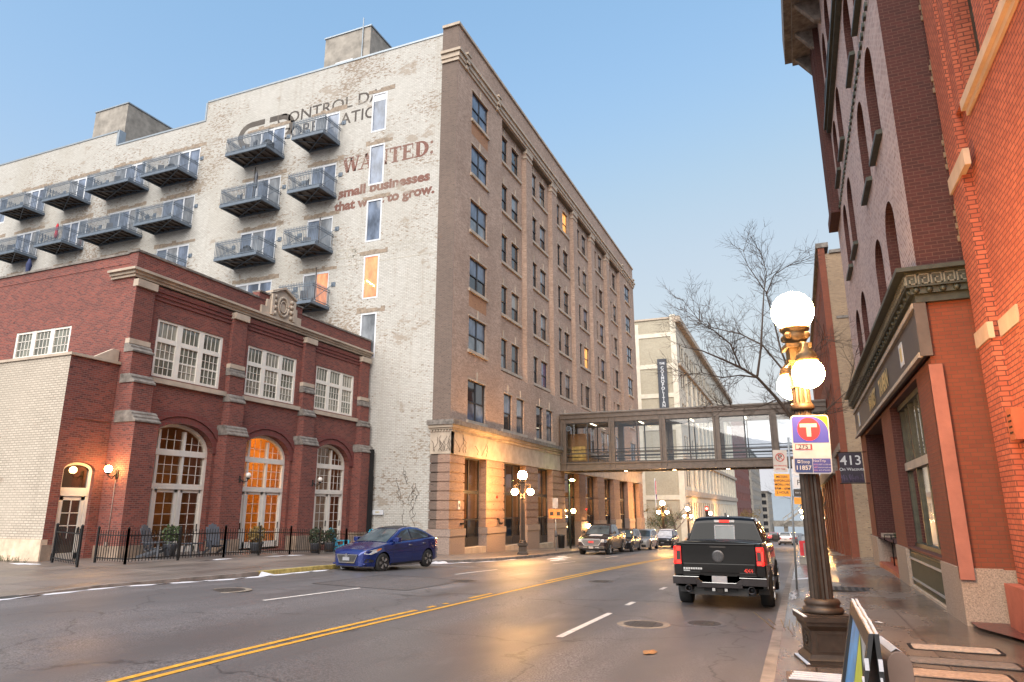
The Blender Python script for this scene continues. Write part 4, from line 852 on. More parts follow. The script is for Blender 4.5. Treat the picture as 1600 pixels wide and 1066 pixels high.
# ------------------------------------------------------------------ glazed bridge over the street
Y0, Y1 = 55.4, 58.8; xa, xb = XT+.14, 2.45
sk = thing('pedestrian_bridge', 'glazed steel pedestrian bridge crossing high above the street', 'bridge', (xa, Y0, 5.1), world=True)
for y, n in ((Y0, 'girder'), (Y1, 'girder')):
    s = 1 if y == Y0 else -1
    B = M(); B.box(xa, xb, y, y+s*.3, 9.42, 9.78); B.box(xa, xb, y-s*.09, y+s*.3, 9.7, 9.8); B.box(xa, xb, y+s*.04, y+s*.3, 8.98, 9.41); B.box(xa, xb, y-s*.06, y+s*.3, 9.36, 9.43); B.build('roof_girder', T['bronze'], sk)
    B = M(); B.box(xa, xb, y, y+s*.3, 5.1, 5.62); B.box(xa, xb, y-s*.1, y+s*.3, 5.56, 5.66); B.box(xa, xb, y-s*.1, y+s*.3, 5.02, 5.12); B.build('floor_girder', T['bronze'], sk)
    px = [xa+.3+4.18*i for i in range(6)]
    for x in px: B = M(); B.box(x-.24, x-.1, y-.03*s, y+s*.24, 5.66, 8.98); B.box(x+.1, x+.24, y-.03*s, y+s*.24, 5.66, 8.98); B.box(x-.1, x+.1, y+.08*s, y+s*.14, 5.66, 8.98); B.box(x-.25, x-.22, y-.07*s, y, 5.12, 9.36); B.box(x+.22, x+.25, y-.07*s, y, 5.12, 9.36); B.build('post', T['bronze'], sk)
    B = M()
    for a, b in zip(px, px[1:]):
        for z in (6.42,): B.box(a+.24, b-.24, y+s*.1, y+s*.16, z-.05, z+.05)
        m = (a+b)/2; B.box(m-.05, m+.05, y+s*.09, y+s*.17, 5.66, 8.98)
        for z in (5.7, 8.94): B.box(a+.24, b-.24, y+s*.1, y+s*.16, z-.04, z+.04)
    B.build('glazing_bar', T['black_frame'], sk)
    B = M(); yy = y+s*.13; B.quad((xa, yy, 5.66), (xb, yy, 5.66), (xb, yy, 8.98), (xa, yy, 8.98)); B.build('glass_pane', T['g_sky_bridge'], sk)
    B = M(); yi = y+s*.45; [B.tube([(xa, yi, z), (xb, yi, z)], .03, 6) for z in (6.15, 6.75)]; B.build('handrail', T['iron'], sk)
B = M(); B.box(xa, xb, Y0+.3, Y1-.3, 5.25, 5.55); [B.box(xa+1.39*i, xa+1.39*i+.12, Y0+.3, Y1-.3, 5.1, 5.25, 1) for i in range(16)]; B.build('floor', [T['bronze'], T['slate_metal']], sk)
B = M(); B.box(xa, xb, Y0+.3, Y1-.3, 9.05, 9.4); B.box(xa-.0, xb, Y0, Y1, 9.8, 9.86); B.build('ceiling', plain('bridge_ceiling', (.22, .21, .2), .8), sk)
for i in range(5):
    B = M(); x = xa+2.4+4.18*i; B.box(x-.06, x+.06, Y0+.6, Y1-.6, 9.0, 9.05); B.build('strip_light', T['tube'], sk)
B = M(); B.box(xa+.02, xa+1.9, Y1-1.3, Y1-.7, 5.56, 8.3); B.box(xa+.4, xa+1.6, Y1-1.32, Y1-1.3, 6.0, 7.2, 1); B.build('poster_wall', [plain('bridge_end_wall', (.30, .16, .07), .7), plain('bridge_poster', (.55, .36, .10), .6, var=.6, sc=3)], sk)
B = M(); B.lathe([(.22, 0), (.22, .02)], (xa+.75, Y0+.02, 8.55), 20, 0, False, 0, 'y'); B.lathe([(.17, 0), (.17, .005)], (xa+.75, Y0+.013, 8.55), 20, 1, False, 0, 'y'); text(B, "11", .2, (xa+.75, Y0+.005, 8.55), (1, 0, 0), (0, -1, 0), 0, .005)
B.build('number_badge', [T['slate_metal'], T['black_frame']], sk)
for x in (-13.2, -9.2, -5.0): B = M(); B.lathe([(.14, 0), (.16, .12), (.1, .16)], (x, (Y0+Y1)/2, 5.0), 12); B.lathe([(.12, -.02), (.12, 0)], (x, (Y0+Y1)/2, 5.0), 12, 1); B.build('soffit_light', [T['bronze'], T['bulb']], sk)
# ------------------------------------------------------------------ tall building with the shop front (right)
XW, YS0, YS1 = 2.5, 14.5, 29.7
tb = thing('corner_shop_building', 'tall dark brick building with arched windows above a bronze corniced shop front', 'building', (XW, YS0, 0), world=True)
B = M(); ar = []
for ys in ((16.15, 17.65), (18.6, 20.1), (23.35, 24.85), (25.65, 27.15)):
    for z0, z1 in ((6.5, 8.85), (10.4, 12.9), (14.15, 16.35), (17.9, 20.2)): ar.append((*ys, z0, z1, .7, .42))
wall(B, (XW, 0), (0, 1), (-1, 0), YS0, YS1, 6.2, 21.6, ar, rmi=1); B.build('street_wall', [T['pink'], T['brown']], tb)
B = M(); B.box(XW+.43, XW+.5, YS0+.4, YS1-.4, 6.3, 20.5); B.build('dark_glazing', T['g_dark'], tb)
for a in ar:
    f = M(); x = XW+.36; m = (a[0]+a[1])/2
    for y in (a[0]+.05, m, a[1]-.05): f.box(x-.04, x+.06, y-.05, y+.05, a[2], a[3]-(.05 if y == m else .6))
    f.box(x-.03, x+.05, a[0], a[1], (a[2]+a[3])/2-.04, (a[2]+a[3])/2+.04); o = f.build('window', T['green_metal'], tb)
    s = M(); s.prism([(XW-.14, a[2]-.16), (XW+.35, a[2]-.16), (XW+.35, a[2]+.02), (XW-.14, a[2]-.06)], lambda p, q: (p, a[0]-.08, q), lambda p, q: (p, a[1]+.08, q)); s.build('sill', T['green_metal'], o)
B = M(); B.box(XW-.25, XW, YS0-.25, YS1-2.2, 16.7, 16.85); B.box(XW-.16, XW, YS0-.16, YS1-2.2, 16.55, 16.7)
for i in range(40): B.box(XW-.06, XW, YS0+.38*i, YS0+.38*i+.19, 13.3, 13.42)
B.build('string_course', T['green_metal'], tb)
B = M(); B.box(XW-1.3, XW+3, YS0-1.3, YS1+.6, 21.9, 23.2); B.box(XW-1.0, XW+3, YS0-1, YS1+.4, 21.6, 21.9)
for i in range(9): y = YS0+.4+1.85*i; B.prism([(XW-.9, 21.6), (XW, 21.6), (XW, 20.6), (XW-.25, 20.7)], lambda p, q: (p, y-.12, q), lambda p, q: (p, y+.12, q))
B.build('roof_cornice', T['stone_dark'], tb)
B = M(); B.box(XW-.22, XW, YS1-2.0, YS1, 13.6, 21.6); B.box(XW-.34, XW, YS1-2.1, YS1+.1, 13.2, 13.6); [B.box(XW-.3, XW-.22, YS1-1.85+.45*i, YS1-1.7+.45*i, 13.6, 21.4) for i in range(4)]
B.build('corner_pier', T['brown'], tb)
B = M(); B.quad((XW, YS0, 5.8), (14, YS0, 5.8), (14, YS0, 22), (XW, YS0, 22)); B.build('side_wall', T['brown'], tb); B = M(); B.quad((XW, YS1, -1), (14, YS1, -1), (14, YS1, 22), (XW, YS1, 22)); B.build('side_wall', T['brown'], tb)
for z in (6.9, 8.4, 10.1, 11.8):
    B = M(); [B.box(3.24+.03*(i % 2), 3.9, YS0-.03, YS0-.001, z+.13*i, z+.13*i+.11) for i in range(6)]; B.build('quoin', T['far_tan'], tb)
# shop front
B = M(); wall(B, (XW, 0), (0, 1), (-1, 0), YS0, YS1+1.2, .95, 4.75, [(16.3, 21.1, 1.0, 4.62, 0, .45), (23.3, 28.7, .951, 4.62, 0, 1.6)], rmi=1)
B.quad((XW, YS0, .93), (9, YS0, .93), (9, YS0, 5.85), (XW, YS0, 5.85)); B.quad((XW, YS0, 4.7), (XW, YS1+1.2, 4.7), (XW, YS1+1.2, 6.3), (XW, YS0, 6.3)); B.build('shop_wall', [T['store_brick'], T['brown']], tb)
for k, (a, b) in enumerate(((YS0-.04, 16.25), (21.15, 23.3), (28.7, YS1+1.25))):
    B = M(); B.box(XW-.05, XW+.6, a, b, -1, .95)
    if k == 0: B.box(XW+.6, 9, YS0-.04, YS0+.3, -1, .93)
    B.build('granite_base', T['granite_grey'], tb)
B = M(); B.box(XW-.06, XW-.02, YS0-.06, YS0+.0, .76, 4.55); B.box(XW-.06, XW+.16, YS0-.1, YS0-.001, .76, 4.55); B.build('pink_pilaster', plain('salmon_painted_stone', (.30, .115, .085), .7, var=.2, bump=.2), tb)
B = M()      # bronze cornice with key pattern, egg and dart, dentils
for z0, z1, p in ((5.75, 5.9, .12), (5.9, 6.02, .2), (6.02, 6.30, .27), (6.30, 6.38, .42)): B.box(XW-p, XW+.6, YS0-p, YS1+1.3, z0, z1); B.box(XW+.6, 9, YS0-p, YS0-.002, z0, z1)
for i in range(34): B.ball((XW-.2, YS0-.1+.48*i, 5.96), .055, 0, 8)
for i in range(14): B.ball((XW-.1+.22*i, YS0-.2, 5.96), .06, 0, 8)
def fret(B, P, n, w, h, z):     # running key pattern, thin raised bars
    for i in range(n):
        u = i*w
        for a, b, c, d in ((0, w*.9, h*.88, h), (0, w*.12, 0, h), (w*.78, w*.9, .0, h*.88), (w*.3, w*.9, 0, h*.12), (w*.3, w*.42, 0, h*.62), (w*.3, w*.62, h*.5, h*.62)): P(B, u+a, u+b, z+c, z+d)
fret(B, lambda B, a, b, c, d: B.box(XW-.27+a, XW-.27+b, YS0-.282, YS0-.27, c, d, 1), 18, .21, .2, 6.06)
fret(B, lambda B, a, b, c, d: B.box(XW-.282, XW-.27, YS0-.25+a, YS0-.25+b, c, d, 1), 80, .21, .2, 6.06)
B.build('bronze_cornice', [T['green_metal'], plain('worn_bronze_highlight', (.16, .16, .13), .5, .3)], tb)
B = M(); B.box(XW-.12, XW-.001, YS0-.02, YS1+1.25, 4.78, 5.7); B.box(XW-.16, XW+.04, YS0-.1, YS0-.02, 4.72, 5.75, 1)
for z, p in ((4.70, .2), (5.66, .18)):
    B.box(XW-p, XW-.12, YS0-.05, YS1+1.25, z, z+.03, 2)
    for i in range(150): B.box(XW-.18, XW-.121, YS0+.108*i, YS0+.108*i+.055, z+.03, z+.11, 2)
x = XW-.122; Us, Ns = (0, -1, 0), (-1, 0, 0)
text(B, "MARKET", .60, (x, 23.65, 5.2), Us, Ns, 3, .03, .02, sx=.9); text(B, "TAVERN", .60, (x, 20.55, 5.2), Us, Ns, 3, .03, .02, sx=.95)
for y in (16.9, 29.0): B.box(x-.015, x, y-.24, y+.24, 5.0, 5.5, 4); B.box(x-.02, x-.015, y-.12, y+.12, 5.1, 5.4, 3)
B.build('shop_sign', [T['sign_dark'], T['bronze'], plain('dentil_paint', (.33, .28, .24), .6), T['gold'], T['upvc']], tb)
# shop window
f = M(); x = XW+.28
for y in (16.35, 17.9, 19.5, 21.05): f.box(x-.06, x+.06, y-.06, y+.06, 1.0, 4.6)
for y in (17.1, 18.7, 20.3): f.box(x-.03, x+.05, y-.03, y+.03, 3.1, 4.6)
for z in ((.98, 1.1), (2.92, 3.12), (4.5, 4.62)): f.box(x-.1, x+.07, 16.3, 21.1, *z, 0 if z[0] != 2.92 else 1)
f.box(XW+.06, x+.05, 16.3, 21.1, .86, .96, 1); f.box(XW+.06, XW+.2, 16.28, 21.12, .96, .985, 2)
o = f.build('shop_window', [T['green_metal'], T['stone'], T['snow']], tb)
g = M(); g.quad((x, 16.3, 1.0), (x, 21.1, 1.0), (x, 21.1, 4.6), (x, 16.3, 4.6)); g.build('glass_pane', T['g_clear'], o)
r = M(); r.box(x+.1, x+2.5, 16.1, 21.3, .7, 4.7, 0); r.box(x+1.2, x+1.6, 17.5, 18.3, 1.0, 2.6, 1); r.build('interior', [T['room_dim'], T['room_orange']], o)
l = M(); [l.ball((x+.9, 17.3+1.1*i, 1.9), .15, 0, 10) for i in range(3)]; l.ball((x+1.4, 18, 3.6), .2, 0, 10); l.build('shop_lamp', T['bulb'], o)
f = M(); f.box(XW+.04, XW+.10, 16.3, 21.1, .0, .9)
for i in range(60): y = 16.36+.079*i; f.box(XW+.02, XW+.04, y, y+.03, .1, .86)
for z in (.2, .7): f.box(XW+.0, XW+.02, 16.3, 21.1, z, z+.05, 1)
f.box(XW-.02, XW+.12, 16.3, 21.1, -.4, .06, 2); f.build('grille_panel', [T['green_metal'], T['coping'], T['stone']], tb)
# recessed entrance with red steps
B = M(); xs = XW+1.6; B.quad((xs, 23.3, .2), (xs, 28.7, .2), (xs, 28.7, 4.7), (xs, 23.3, 4.7)); B.box(XW, xs, 28.69, 28.9, .9, 4.7); B.box(XW+.1, xs, 28.6, 28.69, -.2, 1.1, 1); B.build('entrance_recess', [T['brown'], T['granite_grey']], tb)
B = M(); [B.box(XW-.05+.35*i, xs, 23.3, 28.69, -.6, .12+.17*i) for i in range(3)]; B.build('red_step', plain('red_painted_step', (.34, .09, .05), .6), tb)
B = M(); d = XW+1.55
for y in (24.5, 25.9): B.box(d-.1, d, y-.06, y+.06, .5, 3.2)
B.box(d-.1, d, 24.5, 25.9, 3.1, 3.3); B.box(d-.04, d, 24.5, 25.9, .5, 3.1, 1); B.build('door', [T['green_metal'], T['g_dark']], tb)
for y in (24.2, 26.6):
    t = thing('stair_railing', 'black stair railing on the red steps, %s' % ('nearer the shop window' if y < 25 else 'farther from the shop window'), 'railing', (XW+.1, y, .2), 0, 'railings on the red steps')
    b = M(); b.tube([(-.1, 0, .72), (-.1, 0, .9), (.25, 0, .9), (1.2, 0, 1.35)], .022, 6); b.tube([(-.1, 0, .72), (.3, 0, .72), (1.2, 0, 1.1)], .018, 6); b.build('handrail', T['iron'], t)
    for x_, h in ((.1, .9), (1.1, 1.3)): b = M(); b.tube([(x_, 0, -.1), (x_, 0, h)], .022, 6); b.build('post', T['iron'], t)
t = thing('potted_plant', 'small green plant at the top of the red steps', 'plant', (XW+.7, 27.9, .45)); b = M(); b.lathe([(.14, 0), (.18, .3)], n=10); b.build('pot', T['char'], t); l = M(); leafclump(l, (0, 0, .5), .25, 160, random.Random(4), .08); l.build('foliage', T['leaf'], t)
# ------------------------------------------------------------------ orange brick building at the right edge
ob = thing('orange_brick_building', 'bright orange red brick building with pale stone bands beside the shop front', 'building', (3.3, 14.1, 0), world=True)
XO = 3.36; B = M(); wall(B, (XO, 0), (0, 1), (-1, 0), -8, 14.1, -.5, 20, [(11.55, 12.75, 8.9, 14.5, 0, .4), (9.2, 10.7, 8.9, 14.5, 0, .4), (6.6, 8.2, 8.9, 14.5, 0, .4), (4.0, 5.6, 8.9, 14.5, 0, .4), (9.0, 12.0, .9, 5.2, 1.2, .4)])
B.box(XO-.16, XO, 13.3, 14.12, -.5, 20); B.box(XO-.10, XO-.002, 12.9, 13.28, 8.9, 20); B.box(XO-.1, XO-.002, 10.85, 11.4, 8.9, 20); B.quad((XO, 14.12, -.5), (12, 14.12, -.5), (12, 14.12, 20), (XO, 14.12, 20)); B.build('street_wall', T['orange'], ob)
B = M()
for z0, z1, p in ((8.62, 8.72, .05), (8.72, 8.9, .12)): B.box(XO-p, XO-.002, -8, 12.85, z0, z1)
B.box(XO-.2, XO-.1, 12.86, 14.16, 7.72, 8.02); B.box(XO-.19, XO-.1, 13.24, 14.16, 4.72, 5.0); B.box(XO-.03, XO-.002, 12.2, 13.24, 4.72, 5.0); B.build('stone_band', plain('pale_sandstone', (.55, .40, .28), .75, var=.15, bump=.2), ob)
B = M()
A, C = arc(9.0, 12.0, 4.0, 1.2), arc(8.7, 12.3, 4.0, 1.5)
for k in range(len(A)-1): B.quad((XO-.05, *A[k]), (XO-.05, *A[k+1]), (XO-.05, *C[k+1]), (XO-.05, *C[k])); B.quad((XO, *C[k]), (XO, *C[k+1]), (XO-.05, *C[k+1]), (XO-.05, *C[k]))
B.build('arch_hood', T['orange'], ob)
for a, b, c, d in ((11.55, 12.75, 8.9, 14.5), (9.2, 10.7, 8.9, 14.5), (6.6, 8.2, 8.9, 14.5), (4, 5.6, 8.9, 14.5), (9, 12, .9, 5.1)):
    f = M(); x = XO+.3
    for y in (a+.06, b-.06): f.box(x-.06, x+.06, y-.06, y+.06, c, d)
    for z in (c+.06, (c+d)/2, d-.06): f.box(x-.05, x+.05, a, b, z-.06, z+.06)
    o = f.build('window', T['green_metal'], ob); g = M(); g.quad((x, a, c), (x, b, c), (x, b, d), (x, a, d)); g.build('glass_pane', T['g_dark'], o)
B = M(); B.box(XO-.16, XO-.001, 12.85, 13.15, 3.0, 3.5); [B.box(XO-.168, XO-.16, 12.92, 13.08, 3.1+.09*i, 3.13+.09*i, 1) for i in range(4)]; B.build('alarm_box', [plain('painted_alarm_box', (.40, .11, .05), .4), T['iron']], ob)
B = M(); B.box(XO-.35, XO+.2, 12.9, 14.16, -.6, .75); B.build('base', plain('salmon_base', (.33, .10, .065), .7, bump=.2), ob)
B = M(); B.quad((XW, 13.9, .07), (3.2, 12.0, .06), (3.2, YS0-.05, .08), (XW, YS0-.05, .08)); tag(B.build('red_tile_paving', brick('red_tile', (.13, .04, .035), (.10, .03, .03), (.05, .03, .03), bw=.2, bh=.2, rough=.35)), kind='structure')
# ------------------------------------------------------------------ red corner block past the alley (right)
rc = thing('red_corner_block', 'distant red brick block with tan side wall and arcaded ground floor beyond the bridge', 'building', (2.5, 43.3, -1), world=True)
op = []
for i in range(8): op.append((45.3+4.6*i, 48.4+4.6*i, -3, 4.4, 0, .8))
for i in range(16):
    for z in (7.2, 11.2): op.append((45+2.3*i, 46.3+2.3*i, z, z+2.6, .6, .35))
    op.append((44.9+2.3*i, 45.5+2.3*i, 15.2, 16, 0, .3)); op.append((45.9+2.3*i, 46.5+2.3*i, 15.2, 16, 0, .3))
B = M(); wall(B, (2.5, 0), (0, 1), (-1, 0), 43.3, 83, -3.2, 17.4, op); B.box(2.4, 2.76, 43.25, 44.3, -2, 17.6); [B.box(2.3, 2.5, 48.45+4.6*i, 49.85+4.6*i, -3, 4.3) for i in range(8)]; B.build('street_wall', T['store_brick'], rc)
B = M(); B.quad((2.76, 43.3, -2), (16, 43.3, -2), (16, 43.3, 17), (2.76, 43.3, 17)); B.build('side_wall', T['far_tan'], rc); B = M(); B.quad((3, 83, -4), (16, 83, -4), (16, 83, 17), (3, 83, 17)); B.build('side_wall', T['far_tan'], rc)
B = M(); B.box(3, 16, 43.2, 43.7, 17, 17.2); B.box(2.3, 3, 43.2, 83, 17.4, 17.7); B.box(2.35, 2.5, 43.3, 83, 5.2, 5.6); B.box(2.1, 2.5, 50, 83, 4.2, 5.2); B.box(3, 16, 43.26, 43.3, 12.9, 13.05); B.build('coping', T['stone_dark'], rc)
B = M(); B.box(2.96, 3.0, 44, 82, -3, 16.5); B.build('dark_glazing', T['g_dark'], rc)
# ------------------------------------------------------------------ cream building with the vertical banner
XCm, YCm = -17.5, 118.0
cm = thing('cream_office_building', 'cream painted office block with regular windows beyond the tan warehouse', 'building', (XCm, YCm, -4), world=True)
op = []
ZR = [(-.2, 3.0), (5.6, 9.6), (11.5, 14.3), (17, 20), (22.6, 25.4), (27.6, 30.6)]
for i in range(15):
    for j, (a, b) in enumerate(ZR): y = 121.2+6.6*i; op.append((y, y+1.9, a, b, 0, .35)); op.append((y+2.6, y+4.5, a, b, 0, .35))
B = M(); wall(B, (XCm, 0), (0, 1), (1, 0), YCm, 220, -8, 34.6, op); B.build('street_wall', T['cream'], cm)
B = M(); B.quad((-60, YCm, -6), (XCm, YCm, -6), (XCm, YCm, 34.6), (-60, YCm, 34.6)); B.quad((-60, YCm, 34.5), (XCm, YCm, 34.5), (XCm, 220, 34.5), (-60, 220, 34.5)); B.build('side_wall', T['cosmo'], cm)
B = M()
for z in (31.4, 25.8, 20.6, 15.0, 9.4, 3.4): B.box(-60, XCm-.9, YCm-.12, YCm-.001, z, z+.75)
B.box(-24.6, -24.0, YCm-.13, YCm-.001, -5, 34); B.box(-18.4, XCm+.05, YCm-.13, YCm+.6, -6, 35.3)
B.build('painted_frame', T['cream'], cm)
B = M(); B.box(XCm-.4, XCm+.9, YCm-.3, 221, 33.9, 34.9); B.box(XCm, XCm+.5, YCm+.6, 220, 26.2, 26.6); B.box(XCm, XCm+.45, YCm+.6, 220, 10.2, 10.9); B.box(XCm, XCm+.3, YCm+.6, 220, 4.0, 5.0); B.box(-60, XCm-.9, YCm-.2, YCm+.3, 34.6, 34.9); B.build('cornice', T['stone'], cm)
for i in range(14): B = M(); y = 127.1+6.6*i; B.box(XCm+.001, XCm+.25, y-.35, y+.35, 5.0, 26.2); B.build('pilaster', T['cream'], cm)
B = M(); B.box(XCm-.37, XCm-.33, YCm+.5, 219.5, -4, 33); B.build('glazing', T['g_dark'], cm)
fm = M()
for y in (-.92, 0, .92): fm.box(-.05, .05, y-.06, y+.06, 0, 3)
for z in (.05, 1.5, 2.95): fm.box(-.05, .05, -.95, .95, z-.05, z+.05)
fme = fm.mesh('window', T['bronze'])
for i in range(8):
    for a, b in ZR:
        for q in (.95, 3.55): o = bpy.data.objects.new('window', fme); S.collection.objects.link(o); o.parent = cm; o.location = (-.2, 121.2+6.6*i+q-YCm, a+4); o.scale = (1, 1, (b-a)/3)
B = M()
for i in range(6): B.box(XCm-.3, XCm-.25, 125+14*i, 131+14*i, -3.6, -1.2)
B.build('lit_shop_window', emit('shop_glow', (1, .58, .25), 1.4), cm)
bn = thing('vertical_banner', 'tall dark vertical banner with white letters on the cream side wall', 'sign', (-20.2, YCm-.2, 3), world=True)
B = M(); B.box(-20.9, -19.3, YCm-.30, YCm-.2, 15.0, 27.4); B.build('board', plain('banner_charcoal', (.04, .045, .06), .6), bn)
B = M(); text(B, "THE", .5, (-20.1, YCm-.3, 26.55), U1, Nn, 0, .015, .03)
for i, ch in enumerate("COSMOPOLITAN"): text(B, ch, .74, (-20.1, YCm-.3, 25.75-.60*i), U1, Nn, 0, .02, .03)
B.build('lettering', T['upvc'], bn)
# ------------------------------------------------------------------ farther buildings
def block(name, label, x0, x1, y0, y1, z0, z1, m, rows, cols, w, h, face='x', roof=None):
    t = thing(name, label, 'building', (x1, y0, z0), 0, None, True)
    op = []; cy = (y1-y0)/cols; rz = (z1-z0-2)/rows
    for i in range(cols):
        for j in range(rows): y = y0+cy*(i+.5); z = z0+2+rz*j+.6; op.append((y-w/2, y+w/2, z, z+h, 0, .3))
    B = M(); wall(B, (x1, 0), (0, 1), (1, 0), y0, y1, z0-3, z1, op)
    cx = max(2, int((x1-x0)/5)); o2 = [((i+.5)*(x1-x0)/cx-w/2, (i+.5)*(x1-x0)/cx+w/2, z0+2+rz*j+.6, z0+2+rz*j+.6+h, 0, .3) for i in range(cx) for j in range(rows)]
    wall(B, (x0, y0), (1, 0), (0, -1), 0, x1-x0, z0-3, z1, o2); B.quad((x0, y0, z1), (x1, y0, z1), (x1, y1, z1), (x0, y1, z1)); B.build('wall', m, t)
    B = M(); B.box(x1-.36, x1-.31, y0+.3, y1-.3, z0, z1-.5); B.box(x0+.3, x1-.4, y0+.31, y0+.36, z0, z1-.5); B.build('glazing', T['g_dark'], t)
    B = M(); B.box(x0-.2, x1+.4, y0-.4, y1, z1-.1, z1+.5); B.build('cornice', T['stone_dark'] if roof is None else roof, t); return t
block('red_warehouse', 'dark red brick warehouse far down the street after the cream block', -50, -17.5, 222, 285, -8, 34, T['red'], 8, 10, 2.2, 2.6)
block('grey_apartment_block', 'taller grey apartment block at the far end of the street', -48, -17, 292, 360, -10, 25, T['conc'], 9, 9, 3.6, 2.2)
block('grey_apartment_block', 'lower pale grey apartment block beyond the taller grey one', -40, -14.5, 366, 420, -12, 10, T['conc'], 6, 6, 3.5, 2)
block('brick_house_block', 'low brick building at the far right of the street beyond the trees', 4, 20, 120, 170, -4, 4.5, T['far_tan'], 2, 8, 1.6, 1.8)
hz = plain('misty_hill', (.17, .20, .23), .95, var=.15, sc=.02)  # distance haze put into the hill colour
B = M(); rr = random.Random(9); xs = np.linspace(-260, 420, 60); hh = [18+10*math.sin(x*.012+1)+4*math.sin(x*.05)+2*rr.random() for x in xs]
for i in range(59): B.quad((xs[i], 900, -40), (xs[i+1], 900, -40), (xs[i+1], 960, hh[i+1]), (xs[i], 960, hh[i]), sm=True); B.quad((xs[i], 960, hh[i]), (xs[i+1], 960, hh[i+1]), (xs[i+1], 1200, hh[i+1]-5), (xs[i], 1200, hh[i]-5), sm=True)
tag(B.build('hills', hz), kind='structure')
fb = thing('footbridge', 'pale concrete overpass with an inclined stair at the far end of the street', 'bridge', (-2, 400, -11), world=True)
B = M(); B.box(-14, 60, 398, 404, -7.2, -5.6); B.box(-14, 60, 398, 398.3, -5.6, -4.2); B.build('deck', T['conc'], fb)
for x in (-8, 10, 28): B = M(); B.box(x-1, x+1, 399, 403, -14, -7.2); B.build('pier', T['conc'], fb)
B = M()
for y in (392, 396): B.obox((-9, y, -5.5), (16, y, 12), .4, 1.0); B.obox((-9, y, -3.0), (16, y, 14.5), .3, .4); [B.obox((-9+2.5*i, y, -5.5+1.75*i), (-9+2.5*i, y, -3+1.75*i), .25, .25) for i in range(11)]
B.build('stair', T['conc'], fb)
# ------------------------------------------------------------------ vehicles (local: x from nose to tail, y across, z up)
def paint(name, c, rough=.25, metal=.3): return plain(name, c, rough, metal, var=.08, sc=1.5, coat=.8 if max(c) > .05 else .25, ior=1.5 if max(c) > .02 else 1.28)
T['tyre'] = plain('tyre_rubber', (.018, .018, .019), .8); T['rim'] = plain('alloy_rim', (.45, .44, .43), .3, .8); T['chrome'] = plain('chrome', (.6, .6, .6), .12, 1.0, var=.05)
T['trim'] = plain('black_trim', (.02, .02, .022), .5); T['cglass'] = pane('car_glass', (.005, .006, .008), ior=1.3); T['cglass2'] = pane('car_glass_light', (.05, .065, .075), ior=1.6)
T['headl'] = plain('headlamp', (.55, .56, .58), .08, .3); T['amber'] = plain('amber_lens', (.6, .16, .02), .2); T['redl'] = emit('tail_lens', (.35, .008, .01), .15); T['redon'] = emit('tail_lamp_on', (1, .02, .012), 1.6); T['plate'] = plain('number_plate', (.26, .27, .30), .5)
T['snowroof'] = plain('snow_dusting', (.62, .62, .66), .7)
def wheel_mesh(r, w, spokes=5):
    t = M(); t.lathe([(r*.66, -w/2), (r*.93, -w/2), (r, -w*.36), (r, w*.36), (r*.93, w/2), (r*.66, w/2)], n=28, ax='y')
    k = M(); k.lathe([(r*.66, -w*.42), (r*.66, w*.42), (r*.60, w*.45), (r*.58, w*.2), (.02, w*.16), (.01, w*.1)], n=28, ax='y', mi=1)
    k.lathe([(r*.67, w*.40), (r*.67, w*.47), (r*.60, w*.48), (r*.60, w*.40)], n=28, ax='y')
    for i in range(spokes):
        a = 6.2832*i/spokes
        for d in (-.13, .13): k.obox((.06*math.cos(a), w*.40, .06*math.sin(a)), (r*.62*math.cos(a+d), w*.44, r*.62*math.sin(a+d)), r*.22, .04)
    k.lathe([(.07, w*.36), (.06, w*.46), (.01, w*.47)], n=12, ax='y')
    return t.mesh('tyre', T['tyre']), k.mesh('rim', [T['rim'], T['trim']])
